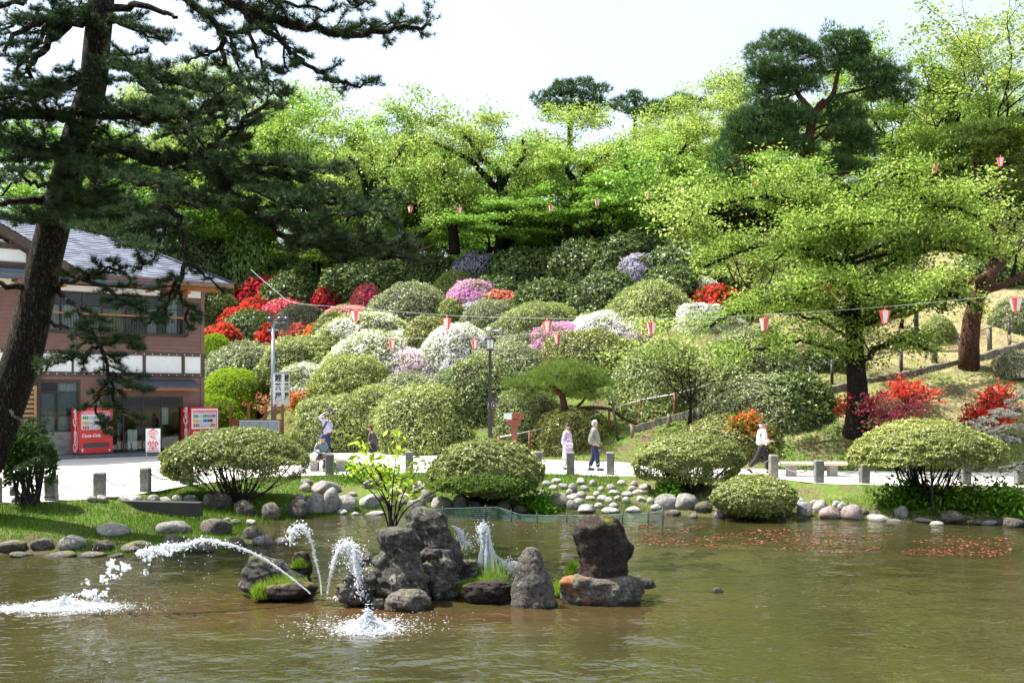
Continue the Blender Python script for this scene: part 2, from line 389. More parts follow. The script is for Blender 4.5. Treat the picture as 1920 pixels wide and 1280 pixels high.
# pond water: murky, rippled for real by a fine grid plus bump
wx = np.concatenate([np.linspace(-36, -16, 20), np.arange(-15.8, 18, .12), np.linspace(18.5, 40, 20)]); wy = np.concatenate([np.arange(3.2, 8, .5), np.arange(8, 27.5, .09)])
WX, WY = np.meshgrid(wx, wy)
def ripple(X, Y):
    h = np.zeros_like(X)
    r = np.random.default_rng(3)
    for k in range(16):
        lam = r.uniform(.35, 1.3); th = r.uniform(-.55, .55)+math.pi/2; ph = r.uniform(0, 6.28)
        h += .0017*lam*np.sin(2*np.pi/lam*(X*np.cos(th)+Y*np.sin(th))+ph+1.3*np.sin(.35*X+ph)+.9*np.sin(.5*Y+2*ph))
    for (cx, cy, amp, lam, dec) in ((-1.75, 13.1, .010, .30, .35), (-6.6, 14.2, .008, .33, .3), (-.35, 16.0, .007, .28, .3)):
        d = np.hypot(X-cx, Y-cy); h += amp*np.exp(-d*dec)*np.sin(2*np.pi*d/lam)
    return h
WV = np.stack([WX, WY, WZ+ripple(WX, WY)], -1).reshape(-1, 3); nx, ny = len(wx), len(wy); idx = np.arange(nx*ny).reshape(ny, nx)
q = np.stack([idx[:-1, :-1], idx[:-1, 1:], idx[1:, 1:], idx[1:, :-1]], -1).reshape(-1, 4)
wme = mesh_np('pond_water', WV, quads=q, smooth=True)
m, nt, out = newmat('water'); pos = N(nt, 'ShaderNodeNewGeometry').outputs['Position']
p = N(nt, 'ShaderNodeBsdfPrincipled', i_Roughness=.01, i_IOR=1.38)
mp = N(nt, 'ShaderNodeMapping'); mp.inputs['Scale'].default_value = (1.25, 1.9, 1); nt.links.new(pos, mp.inputs[0])
sp = N(nt, 'ShaderNodeSeparateXYZ'); nt.links.new(pos, sp.inputs[0])
c = ramp(nt, [(.35, (.026, .024, .008)), (.65, (.042, .039, .014))], noise_fac(nt, .3, 4, .6, pos)).outputs[0]
# rusty silt seen through the shallow water round the rock island
k = math_(nt, 'MULTIPLY', ramp(nt, [(.0, 1), (1, 0)], math_(nt, 'MULTIPLY', math_(nt, 'ABSOLUTE', math_(nt, 'SUBTRACT', sp.outputs[1], 13.6)), .55)).outputs[0],
          ramp(nt, [(.0, 1), (1, 0)], math_(nt, 'MULTIPLY', math_(nt, 'ABSOLUTE', math_(nt, 'ADD', sp.outputs[0], 2.0)), .17)).outputs[0])
k = math_(nt, 'MULTIPLY', k, ramp(nt, [(.35, .25), (.6, 1)], noise_fac(nt, .9, 5, .6, mp.outputs[0])).outputs[0])
c = mixc(nt, c, (.07, .034, .014), k)
nt.links.new(c, p.inputs['Base Color'])
b1 = N(nt, 'ShaderNodeBump', i_Strength=.6, i_Distance=.025); nt.links.new(math_(nt, 'ADD', noise_fac(nt, 2.6, 1.5, .45, mp.outputs[0], .9), math_(nt, 'MULTIPLY', noise_fac(nt, 7.5, 1.0, .4, mp.outputs[0], .5), .28)), b1.inputs['Height']); nt.links.new(b1.outputs[0], p.inputs['Normal'])
nt.links.new(p.outputs[0], out.inputs[0]); wme.materials.append(m)
link('pond_water', wme, kind='structure')
# ------------------------------------------------------------ foliage builders
def unit(v): return v/np.maximum(1e-9, np.linalg.norm(v, axis=-1, keepdims=True))
def cards(C, Nrm, size, r, aspect=1.6, jit=.6, bend=.25):
    """one folded leaf (two triangles) per centre; Nrm the preferred facing"""
    n = len(C); Nn = unit(Nrm+r.normal(0, jit, (n, 3))); a = unit(np.cross(Nn, r.normal(0, 1, (n, 3)))); b = np.cross(Nn, a)
    s = np.asarray(size).reshape(-1, 1)*r.uniform(.7, 1.25, (n, 1))
    l = a*s*.5*aspect; w = b*s*.5
    V = np.stack([C-l, C-w*.9+Nn*s*bend*.5, C+l, C+w*.9+Nn*s*bend*.5], 1).reshape(-1, 3)
    return V, np.arange(4*n).reshape(n, 4)
def tufts(C, A, L, K, w, r, spread=.9):
    """bundles of needles: K thin triangles from each centre about axis A"""
    n = len(C); d = unit(np.repeat(A, K, 0)+r.normal(0, spread, (n*K, 3))); c = np.repeat(C, K, 0)
    Ls = np.repeat(np.asarray(L).reshape(-1)*np.ones(n), K).reshape(-1, 1)*r.uniform(.7, 1.15, (n*K, 1))
    p = unit(np.cross(d, r.normal(0, 1, (n*K, 3))))*w
    V = np.stack([c-p, c+p, c+d*Ls], 1).reshape(-1, 3)
    return V, np.arange(3*n*K).reshape(n*K, 3)
def vnoise(P, sc, seed=0):
    """cheap smooth noise by summed sines, vectorised"""
    r = np.random.default_rng(seed+101); h = np.zeros(len(P))
    for k in range(9):
        d = unit(r.normal(0, 1, 3)); f = sc*r.uniform(.7, 1.9); h += np.sin((P@d)*f+r.uniform(0, 6.28)+1.1*np.sin((P@unit(r.normal(0, 1, 3)))*f*.7))
    return h/4.0

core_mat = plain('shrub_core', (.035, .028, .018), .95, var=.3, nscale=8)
def mound_mesh(name, seed, n=9000, leaf=.055, low=.0, clump=.035, flat=1.0):
    """clipped dome: radius 1 in x,y, height 1; leaves sit in small sprigs with shaded pits between"""
    r = np.random.default_rng(seed)
    d = unit(r.normal(0, 1, (int(n*1.9), 3))); d = d[d[:, 2] > -0.5][:n]
    lf = (.05, .10, .075, .12, .06)[seed % 5]; R = 1+lf*vnoise(d, 2.6, seed)+lf*.6*vnoise(d, 6, seed+1)+clump*vnoise(d, 22, seed+2)+.6*clump*vnoise(d, 40, seed+3)
    R = R-np.abs(r.normal(0, .025, len(d)))
    sc = 1
    P = d*R[:, None]*sc
    # a second skin a little inside so the gaps are never bare
    k = len(P)//4; P[:k] *= .94
    V, Q = cards(P, d+np.array([0, 0, .35]), leaf, r, 1.5, .75)
    # stray shoots above the clipped surface
    s = r.choice(len(d), n//25, replace=False); V2, Q2 = cards(d[s]*(R[s]*1.03)[:, None], unit(r.normal(0, 1, (len(s), 3))), leaf, r, 1.9, .3)
    m = MB(); core = MB()
    hn, vn = 22, 11; cv = []
    for i in range(vn+1):
        th = math.pi*.72*i/vn
        for j in range(hn):
            a = 2*math.pi*j/hn; cv.append((math.sin(th)*math.cos(a), math.sin(th)*math.sin(a), math.cos(th)))
    cv = np.array(cv); cr = .87+lf*vnoise(cv, 2.6, seed); CV = cv*cr[:, None]
    cq = [(i*hn+j, i*hn+(j+1) % hn, (i+1)*hn+(j+1) % hn, (i+1)*hn+j) for i in range(vn) for j in range(hn)]
    nb = len(V); V = np.concatenate([V, V2, CV]); Q = np.concatenate([Q, Q2+nb, np.array(cq)+nb+len(V2)])
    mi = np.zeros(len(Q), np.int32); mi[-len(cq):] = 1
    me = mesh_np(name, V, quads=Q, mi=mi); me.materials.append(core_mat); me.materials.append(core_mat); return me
MOUND_S = [mound_mesh('azalea_foliage', 11+i, 16000, .042) for i in range(2)]       # small, seen at about 60 m
MOUND_L = [mound_mesh('azalea_foliage', 31+i, 30000, .028, clump=.034) for i in range(5)]    # large and near
MOUND_D = [mound_mesh('shrub_foliage', 61+i, 15000, .05, clump=.085) for i in range(3)]      # looser, unclipped
MOUND_F = [mound_mesh('azalea_foliage', 51+i, 9000, .075, clump=.06) for i in range(2)]     # coarse flower heads

# ---- skeleton trees
def rot_about(v, ax, a): return Quaternion(ax, a) @ v
def skeleton(seed, H, lean=Vector((0, 0, 0)), fork=.22, nl=4, levels=4, spread=.85, wig=.24, r0=.5, up=.10, ratio=.66, kids=(2, 4)):
    r = random.Random(seed); br = []; tips = []
    def grow(p, d, L, rad, lev):
        n = max(3, int(L/.45)); pts = [p.copy()]; rr = [rad]; st = L/n; kp = []
        for i in range(n):
            d = d+Vector((r.gauss(0, wig), r.gauss(0, wig), r.gauss(0, wig*.6)))*(.5 if lev == 0 else .8)
            d.z += (up if lev < 2 else up*.1-(d.z*.08)); d.normalize()
            p = p+d*st; pts.append(p.copy()); rr.append(rad*(1-.62*(i+1)/n)); kp.append((p.copy(), d.copy(), rr[-1], (i+1)/n))
        br.append((pts, rr, lev))
        if lev >= levels-1: tips.append((pts, lev)); return
        if lev == levels-2: tips.append((pts[len(pts)//2:], lev))
        k = r.randint(*kids) if lev else nl
        for j in range(k):
            t = (j+1+r.uniform(-.3, .3))/k; t = min(1, max(.35 if lev else .8, t)); q = kp[min(len(kp)-1, int(t*len(kp)))]
            ax = q[1].orthogonal(); ax.rotate(Quaternion(q[1], 2*math.pi*(j/k)+r.uniform(-.5, .5)))
            a = r.uniform(.45, .85)*spread*(1.15 if lev == 0 else 1.0)
            nd = rot_about(q[1], ax.normalized(), a)
            if lev >= 1: nd.z *= .7; nd.normalize()
            grow(q[0], nd, L*ratio*r.uniform(.75, 1.15)*(1.9 if lev == 0 else 1), q[2]*.78, lev+1)
        if lev: 
            grow(kp[-1][0], kp[-1][1], L*ratio*.9, kp[-1][2]*.8, lev+1)
    d0 = (Vector((0, 0, 1))+lean).normalized()
    grow(Vector((0, 0, -.3)), d0, H*fork+.3, r0, 0)
    return br, tips
def limbs_mesh(br, name, minr=.006, sides=(9, 7, 5, 4, 3, 3)):
    m = MB()
    for pts, rr, lev in br: 
        if lev == 0: rr = [rr[0]*1.35, rr[0]*1.05]+list(rr[2:])
        m.tube(pts, [max(minr, x) for x in rr], sides[min(lev, 5)], cap=lev < 2)
    return m.mesh(name)
def sprays(tips, r, per, leaf, flat=.35, rad=.35, droop=0.0, up=(0, 0, 1), jit=.55, aspect=1.5):
    C = []
    for pts, lev in tips:
        P = np.array([tuple(p) for p in pts]); k = max(2, int(per*(len(P)-1)))
        t = r.uniform(0, len(P)-1.001, k); i = t.astype(int); f = (t-i)[:, None]
        c = P[i]*(1-f)+P[i+1]*f
        # small twig-end clumps
        g = r.normal(0, 1, (k, 3))*np.array([rad, rad, rad*flat]); sub = r.integers(0, max(2, k//9), k); off = r.normal(0, rad*.9, (k, 3))*np.array([1, 1, .5*flat])
        C.append(c+g*.75+off[sub]*.8); 
    C = np.concatenate(C); C[:, 2] += -droop*np.abs(r.normal(0, 1, len(C)))+.12
    return cards(C, np.tile(np.array(up, float), (len(C), 1)), leaf, r, aspect, jit)
bark_cherry = barkmat('bark_cherry', (.028, .023, .02), (.07, .058, .05), 9)
bark_pine = barkmat('bark_pine', (.04, .03, .024), (.12, .095, .075), 6, 1.2)
bark_red = barkmat('bark_red', (.12, .055, .035), (.26, .13, .09), 8)
bark_grey = barkmat('bark_grey', (.12, .105, .09), (.26, .24, .21), 9)
leaf_cherry = [leafmat('leaf_cherry_a', (.085, .17, .03), (.30, .47, .07), (.47, .60, .13), trans=.5, gloss=.03),
               leafmat('leaf_cherry_b', (.11, .19, .035), (.35, .48, .085), (.53, .60, .17), trans=.5, gloss=.03),
               leafmat('leaf_cherry_c', (.06, .15, .025), (.22, .42, .05), (.38, .56, .1), trans=.5, gloss=.03)]
leaf_maple = leafmat('leaf_maple', (.22, .40, .02), (.36, .55, .03), (.46, .58, .05), trans=.5)
leaf_dark = leafmat('leaf_evergreen', (.03, .065, .014), (.06, .12, .022), (.10, .17, .04), trans=.25, gloss=.05)
leaf_mid = leafmat('leaf_laurel', (.08, .17, .02), (.16, .30, .035), (.27, .40, .06), trans=.42, gloss=.04)
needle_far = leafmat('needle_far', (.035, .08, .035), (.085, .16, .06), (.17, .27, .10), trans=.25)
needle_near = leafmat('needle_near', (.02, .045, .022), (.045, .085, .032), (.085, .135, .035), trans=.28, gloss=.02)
needle_pale = leafmat('needle_pale', (.08, .14, .035), (.16, .25, .055), (.26, .34, .08), trans=.3)  # lighter green needles for the layered and trained pines

def cherry_variant(seed, H=10.0, W=11.0, per=26, leaf=.2, **kw):
    br, tips = skeleton(seed, H, **kw)
    A = np.array([tuple(p) for t, l in tips for p in t]); 
    cx, cy = A[:, 0].mean(), A[:, 1].mean(); w = np.percentile(np.abs(A[:, :2]-[cx, cy]), 97)*2; h = np.percentile(A[:, 2], 98)
    sx, sz = W/w, H/h
    f = lambda p: Vector((p.x*sx, p.y*sx, p.z*sz))
    br = [([f(p) for p in pts], rr, l) for pts, rr, l in br]; tips = [([f(p) for p in pts], l) for pts, l in tips]
    r = np.random.default_rng(seed)
    V, Q = sprays(tips, r, per, leaf, rad=.42)
    return limbs_mesh(br, 'cherry_trunk'), mesh_np('cherry_crown', V, quads=Q)
CH = []
for s_, kw in ((1, dict(nl=4)), (2, dict(lean=Vector((.35, 0, 0)))), (3, dict(lean=Vector((-.3, .1, 0)), nl=4)), (4, dict(nl=5, spread=1.05)), (5, dict(lean=Vector((.1, -.2, 0)), fork=.25))):
    kw = dict(dict(levels=5, up=.05, spread=.95, kids=(2, 3), ratio=.68), **kw)
    tm, cm = cherry_variant(s_, per=34, leaf=.125, **kw); CH.append((tm, cm)); tm.materials.append(bark_cherry); cm.materials.append(leaf_cherry[0])
    print('cherry', s_, len(cm.polygons), len(tm.polygons))
def put_tree(name, tm, cm, loc, rz, sc, cmat, bmat, label, cat='tree', group=None):
    e = empty(name, loc, label, cat, group, rz); e.scale = sc
    mesh_dup('trunk', tm, (0, 0, 0), mats=[bmat], parent=e); mesh_dup('crown', cm, (0, 0, 0), mats=[cmat], parent=e)
    return e
def add_cherry(v, px, base_py, top_py, w_px, Y=None, mat=0, label='', rz=0.0, name='cherry_tree', group='cherry trees on the hill crest', bmat=None):
    """crown top at top_py and crown width w_px in photo pixels"""
    if Y is None: b = hit(px, base_py, 36); 
    else: X = (px-CX)/F*Y; b = Vector((X, Y, gh(X, Y)))
    top = at(px, top_py, b.y).z; h = max(3, top-b.z)
    tm, cm = CH[v]
    return put_tree(name, tm, cm, b, rz, (pxs(w_px, b.y)/11.0, pxs(w_px, b.y)/11.0, h/10.0), leaf_cherry[mat], bmat or bark_cherry, label, group=group)

def pad_points(pads, per_area, r):
    """pads: (centre, rx, ry, rz): needles sit on the upper shell of flattened clouds"""
    C, A = [], []
    for c, rx, ry, rz in pads:
        n = max(12, int(per_area*rx*ry*3.1)); d = unit(r.normal(0, 1, (n, 3))); d[:, 2] = np.abs(d[:, 2])*np.where(r.random(n) < .8, 1, -.5)
        R = (1+.24*vnoise(d*2+r.normal(0, 3, 3), 3.0, int(r.integers(1e6)))+.15*vnoise(d*2, 8.0, int(r.integers(1e6))))[:, None]*np.where(r.random(n) < .3, r.uniform(.5, .95, n), 1)[:, None]
        C.append(np.array(c)+d*R*np.array([rx, ry, rz])); A.append(unit(d*np.array([1, 1, .8])+np.array([0, 0, .9])))
    C = np.concatenate(C); C += r.normal(0, .1, C.shape)*np.array([1, 1, .6]); return C, np.concatenate(A)
def pad_pine(name, label, Y, trunk, limbs, pads, base_r, mat, bmat, dens=22, L=.3, K=9, w=.02, seed=1, cat='pine tree', group=None, deep=.5, dark=None, pscale=1.0):
    """trunk, limbs: pixel polylines [(px,py,dy)], pads: (px,py,rx,ry[,dy])"""
    r = np.random.default_rng(seed); b = at(trunk[0][0], trunk[0][1], Y+trunk[0][2])
    e = empty(name, b, label, cat, group)
    P3 = lambda q: at(q[0], q[1], Y+(q[2] if len(q) > 2 else 0))-b
    def smooth(pts, n=4):
        out = []
        for i in range(len(pts)-1):
            p0, p1, p2, p3 = pts[max(i-1, 0)], pts[i], pts[i+1], pts[min(i+2, len(pts)-1)]
            for k in range(n):
                t = k/n; out.append(.5*((2*p1)+(p2-p0)*t+(2*p0-5*p1+4*p2-p3)*t*t+(3*p1-p0-3*p2+p3)*t**3))
        return out+[pts[-1]]
    m = MB(); T = smooth([P3(q) for q in trunk]); n = len(T); m.tube([T[0]-Vector((0, 0, .4))]+T, [base_r*1.25]+[base_r*(1.12-.75*i/n) for i in range(n)], 10)
    att = list(T)
    for l in limbs:
        rr = l[0]; q = smooth([P3(x) for x in l[1:]]); k = len(q); m.tube(q, [rr*(1-.7*i/k) for i in range(k)], 7); att += q[k//3:]
    pd = []
    for p in pads:
        dy = p[4] if len(p) > 4 else float(r.uniform(-deep, deep)); c = at(p[0], p[1], Y+dy)-b; rx, rz = pxs(p[2], Y)*pscale, pxs(p[3], Y)*pscale
        pd.append((c, rx, rx*.8, rz))
        a = min(att, key=lambda v: (v-c).length+.4*abs(v.z-c.z)); mid = (a+c)/2+Vector((0, 0, -.1*(a-c).length)); m.tube(smooth([a, mid, c-Vector((0, 0, rz*.3))]), [base_r*.16, base_r*.05][0], 5)
        for _ in range(5):
            t = c+Vector((float(r.uniform(-.8, .8))*rx, float(r.uniform(-.6, .6))*rx, float(r.uniform(-.1, .5))*rz)); m.tube([c-Vector((0, 0, rz*.3)), (c+t)/2, t], base_r*.05, 3)
    m.build('trunk', bmat, e)
    C, A = pad_points(pd, dens, r); V, T3 = tufts(C, A, L, K, w, r, .75)
    cm = mesh_np('crown', V, tris=T3); cm.materials.append(mat); link('crown', cm, e)
    print('pad pine', name, len(T3)); return e
# ------------------------------------------------------------ azalea mounds on the slope
AZ = {}
def azm(key, c1, c2, c3, **k): AZ[key] = leafmat('azalea_'+key, c1, c2, c3, **k)
G1, G2, G3 = (.15, .20, .045), (.33, .40, .11), (.54, .59, .24)
azm('green', G1, G2, G3, trans=.33, gloss=.03)
azm('olive', (.13, .15, .03), (.26, .29, .06), (.42, .43, .12), trans=.33, gloss=.04)
azm('dark', (.05, .09, .025), (.125, .19, .045), (.24, .31, .09), trans=.28, gloss=.03)  # dark green leaves, deepened to stand in for shade high on the slope
azm('grey', (.11, .12, .065), (.22, .25, .13), (.4, .42, .27), trans=.25, gloss=.04)
azm('white', G1, G2, G3, flower=(.88, .88, .84), f2=(.92, .92, .9), cover=.85, patch=.8, patchamp=.45)
azm('whitesome', G1, G2, G3, flower=(.84, .85, .74), f2=(.9, .9, .82), cover=.45, patch=.9, patchamp=.6)
azm('pale', G1, G2, G3, flower=(.84, .68, .80), f2=(.92, .84, .9), cover=.86, patch=.9, patchamp=.35)
azm('pink', G1, G2, G3, flower=(.82, .40, .70), f2=(.88, .58, .8), cover=.8, patch=.9, patchamp=.4)
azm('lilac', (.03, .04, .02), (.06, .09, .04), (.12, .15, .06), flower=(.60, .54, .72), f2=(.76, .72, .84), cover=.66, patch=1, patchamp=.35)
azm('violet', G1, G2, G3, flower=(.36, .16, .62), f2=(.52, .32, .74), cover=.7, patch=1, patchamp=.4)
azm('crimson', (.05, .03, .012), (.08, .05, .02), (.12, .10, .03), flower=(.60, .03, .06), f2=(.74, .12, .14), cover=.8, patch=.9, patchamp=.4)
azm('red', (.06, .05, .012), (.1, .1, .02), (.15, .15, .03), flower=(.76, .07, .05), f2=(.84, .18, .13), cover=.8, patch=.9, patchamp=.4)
azm('coral', G1, G2, G3, flower=(.78, .20, .15), f2=(.85, .36, .28), cover=.8, patch=.9, patchamp=.4)
azm('salmon', G1, G2, G3, flower=(.80, .40, .36), f2=(.86, .55, .48), cover=.85, patch=.9, patchamp=.4)
azm('rose', G1, G2, G3, flower=(.74, .10, .19), f2=(.82, .26, .32), cover=.82, patch=.9, patchamp=.4)
azm('orange', (.08, .12, .02), (.16, .2, .03), (.25, .3, .05), flower=(.80, .20, .05), f2=(.85, .34, .13), cover=.62, patch=1.1, patchamp=.5)
azm('lime', (.16, .28, .02), (.27, .42, .03), (.42, .52, .05), trans=.45)

# (px centre, py top, width px, height px, colour, label)
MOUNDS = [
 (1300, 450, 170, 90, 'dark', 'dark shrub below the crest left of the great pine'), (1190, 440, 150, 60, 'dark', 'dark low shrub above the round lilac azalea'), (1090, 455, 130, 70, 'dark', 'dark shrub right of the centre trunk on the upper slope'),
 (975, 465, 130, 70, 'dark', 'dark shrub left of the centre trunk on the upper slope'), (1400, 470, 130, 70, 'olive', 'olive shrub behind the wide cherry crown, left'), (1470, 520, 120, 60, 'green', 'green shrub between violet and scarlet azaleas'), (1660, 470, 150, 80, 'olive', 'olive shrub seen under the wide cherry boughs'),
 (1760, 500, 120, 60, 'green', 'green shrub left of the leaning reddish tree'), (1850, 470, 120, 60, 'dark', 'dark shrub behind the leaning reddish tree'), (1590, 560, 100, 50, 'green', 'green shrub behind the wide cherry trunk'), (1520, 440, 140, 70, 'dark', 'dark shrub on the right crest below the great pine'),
 (400, 545, 90, 60, 'dark', 'added dark shrub for slope shade, close to the roof corner, upper'), (470, 585, 100, 60, 'dark', 'added dark shrub for slope shade, below the little bright red azalea'), (400, 500, 110, 60, 'dark', 'added dark shrub for shade, on the slope above the roof corner'), (350, 520, 100, 90, 'dark', 'added dark shrub for slope shade, behind the house corner'), (440, 625, 70, 40, 'olive', 'olive shrub right of the scarlet azalea by the house'),  # dark shrubs added to stand in for deep shade on this slope
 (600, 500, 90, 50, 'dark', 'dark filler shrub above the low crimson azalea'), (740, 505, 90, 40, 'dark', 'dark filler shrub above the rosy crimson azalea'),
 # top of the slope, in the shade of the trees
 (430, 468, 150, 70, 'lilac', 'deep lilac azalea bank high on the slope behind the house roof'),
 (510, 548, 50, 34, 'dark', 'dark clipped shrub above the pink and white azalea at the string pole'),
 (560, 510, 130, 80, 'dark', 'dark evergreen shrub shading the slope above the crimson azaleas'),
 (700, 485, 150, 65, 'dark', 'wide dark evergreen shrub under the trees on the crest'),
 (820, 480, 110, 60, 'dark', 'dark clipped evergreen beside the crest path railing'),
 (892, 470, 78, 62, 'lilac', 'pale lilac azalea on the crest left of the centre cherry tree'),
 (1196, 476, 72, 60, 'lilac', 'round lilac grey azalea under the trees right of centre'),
 (1260, 500, 110, 80, 'dark', 'dark shrub beside the round lilac grey azalea'),
 (860, 508, 90, 55, 'green', 'grey green shrub left of the pink trail of azalea'),
 (930, 518, 90, 55, 'dark', 'small green shrub behind the coral topped azalea'),
 (1030, 528, 130, 70, 'dark', 'dark shrub at the foot of the centre cherry tree'),
 (1140, 516, 130, 80, 'dark', 'dark green round azalea below the round lilac grey one'),
 (1425, 498, 90, 40, 'violet', 'bright violet azalea on the upper slope behind the wide cherry crown'),
 (1520, 528, 60, 28, 'red', 'small scarlet azalea half hidden in the wide cherry crown'),
 (1310, 520, 66, 42, 'white', 'white azalea above the scarlet and rose pair'),
 # red line on the left
 (505, 522, 90, 50, 'crimson', 'dark red azalea leftmost in the crimson row'),
 (568, 542, 90, 42, 'crimson', 'low crimson azalea between two taller ones'),
 (630, 528, 64, 50, 'crimson', 'tall crimson azalea in the middle of the red row'),
 (690, 536, 52, 44, 'rose', 'round rosy crimson azalea beside the big olive dome'),
 (770, 516, 36, 20, 'crimson', 'small crimson azalea on the ridge above the big olive dome'),
 (440, 578, 46, 32, 'red', 'little bright red azalea on the dark slope by the roof corner'),
 (470, 540, 60, 40, 'dark', 'dark shrub beside the roof corner of the house'),
 (415, 606, 62, 60, 'red', 'scarlet azalea growing beside the upper wall of the house'),
 (530, 562, 70, 38, 'rose', 'rosy coral azalea at the top of the pale shrub by the string pole'),
 (570, 570, 100, 70, 'grey', 'pale grey green shrub with faded blossom by the string pole'),
 (655, 572, 74, 40, 'salmon', 'salmon azalea under the first lantern of the string'),
 (760, 532, 150, 90, 'green', 'large olive green dome right of the crimson row'),
 (850, 556, 70, 50, 'green', 'small round green azalea right of the large olive dome'),
 (817, 580, 44, 20, 'coral', 'low coral azalea beside the second string lantern'),
 (885, 524, 66, 64, 'pink', 'mauve pink azalea trailing down from the crest'),
 (935, 543, 66, 36, 'coral', 'coral pink azalea topped with pale blossom'),
 (625, 582, 76, 62, 'olive', 'mossy olive dome below the salmon azalea'),
 (520, 606, 60, 40, 'red', 'red orange azalea behind the lamp pole'),
 (567, 606, 66, 42, 'coral', 'orange coral azalea right of the lamp pole'),
 (690, 588, 150, 72, 'whitesome', 'large pale azalea speckled white below the salmon one'),
 (670, 603, 56, 34, 'rose', 'rose red patch of azalea left of the speckled white one'),
 (800, 592, 90, 90, 'olive', 'tall olive dome between two white azaleas'),
 (860, 606, 110, 95, 'white', 'snow white azalea dome right of the tall olive one'),
 (925, 563, 100, 56, 'green', 'green azalea dome below the coral topped one'),
 (1010, 565, 130, 90, 'green', 'broad green dome under the third string lantern'),
 (1210, 530, 170, 90, 'green', 'large yellow green dome on the right upper slope'),
 (1120, 580, 90, 40, 'olive', 'flat olive shrub above the pink and white pair'),
 (1345, 535, 84, 46, 'red', 'scarlet azalea under the wide cherry crown'),
 (1345, 552, 60, 28, 'rose', 'hot rose azalea just below the scarlet one'),
 (1330, 570, 100, 44, 'white', 'white azalea at the middle string lantern under the cherry crown'),
 (1390, 555, 70, 40, 'green', 'small green dome beside the hot rose azalea'),
 (1125, 586, 130, 55, 'white', 'white blossomed azalea right of the pink one'),
 (1060, 606, 96, 58, 'pink', 'vivid pink azalea in the middle of the slope'),
 (1185, 600, 60, 40, 'pale', 'pale pink azalea at the paired string lanterns'),
 # middle rows
 (905, 548, 70, 40, 'white', 'white azalea trailing under the mauve pink one'), (1165, 592, 80, 40, 'white', 'white azalea left of the paired lanterns'), (480, 560, 60, 44, 'red', 'scarlet azalea left of the rosy coral one'), (600, 606, 50, 36, 'orange', 'orange patch right of the orange coral azalea'), (745, 618, 90, 50, 'white', 'white blossomed mound between two lanterns'), (1005, 640, 60, 34, 'pale', 'pale pink fringe below the vivid pink azalea'),
 (960, 600, 130, 80, 'green', 'green azalea behind the street lamp'),
 (470, 640, 170, 100, 'green', 'broad green dome behind the lamp pole and the tower sign'),
 (575, 632, 160, 80, 'green', 'wide clipped green dome below the orange coral azalea'),
 (700, 620, 170, 90, 'whitesome', 'broad white flecked azalea in the middle of the slope'),
 (620, 660, 46, 34, 'rose', 'small bright rose azalea between green domes'),
 (585, 680, 100, 60, 'whitesome', 'pale flecked shrub above the tower sign'),
 (756, 654, 106, 60, 'pale', 'pale blush azalea below the small lower lantern'),
 (405, 625, 56, 80, 'lime', 'lime green maple bush against the wall of the house'),
 (660, 668, 140, 100, 'green', 'big green dome behind the photographer, upper of two'),
 (910, 668, 190, 110, 'green', 'wide green dome left of the street lamp lantern'),
 (960, 645, 160, 100, 'green', 'green dome to the right behind the street lamp lantern'),
 (1110, 618, 170, 100, 'olive', 'wide olive green dome above the trained pine'),
 (1240, 640, 180, 120, 'green', 'green dome behind the young yellow green tree'),
 (1240, 680, 170, 90, 'green', 'lower green dome shading the path rail behind the young tree'),
 (1400, 620, 190, 130, 'green', 'large loose green azalea under the wide cherry crown'),
 (1430, 700, 200, 90, 'green', 'grey green low azalea beside the wide cherry trunk'),
 (760, 700, 150, 80, 'green', 'green dome above the pair of big front domes'),
 (1485, 700, 140, 88, 'dark', 'glossy dark green shrub below the wide cherry tree'),
 (1560, 640, 90, 50, 'dark', 'dark shrub behind the wide cherry trunk'),
 (1000, 730, 130, 90, 'green', 'green azalea half hidden behind the trained pine'),
 (1070, 762, 150, 70, 'olive', 'low olive shrub under the trained pine'),
 # front row along the road
 (440, 690, 130, 100, 'lime', 'bright lime green maple mound right of the house'),
 (420, 740, 110, 80, 'lime', 'lower lime green bush above the second vending machine'),
 (640, 738, 170, 112, 'green', 'big green dome just behind the photographer'),
 (718, 722, 140, 110, 'green', 'tall green dome between two big front domes'),
 (815, 722, 200, 128, 'green', 'largest front green dome, left of the street lamp'),
 (850, 690, 120, 90, 'green', 'green dome behind the largest front one'),
 (1760, 590, 60, 50, 'green', 'small round bush on the dry grass slope beside the reddish tree'),
 (1900, 555, 70, 70, 'green', 'rounded bush at the right edge under the last string lantern'),
 (1905, 655, 60, 60, 'grey', 'bushy shrub at the upper right fence end'),
 (1375, 775, 190, 60, 'olive', 'thin low bush under the young yellow green tree'),
]
azm('greenyellow', (.15, .20, .035), (.36, .42, .10), (.54, .58, .2), trans=.33, gloss=.03)
azm('greengrey', (.13, .17, .065), (.30, .34, .15), (.50, .53, .32), trans=.3, gloss=.03)
azm('greendeep', (.10, .15, .04), (.23, .30, .085), (.42, .47, .19), trans=.3, gloss=.03)
mr = random.Random(5)
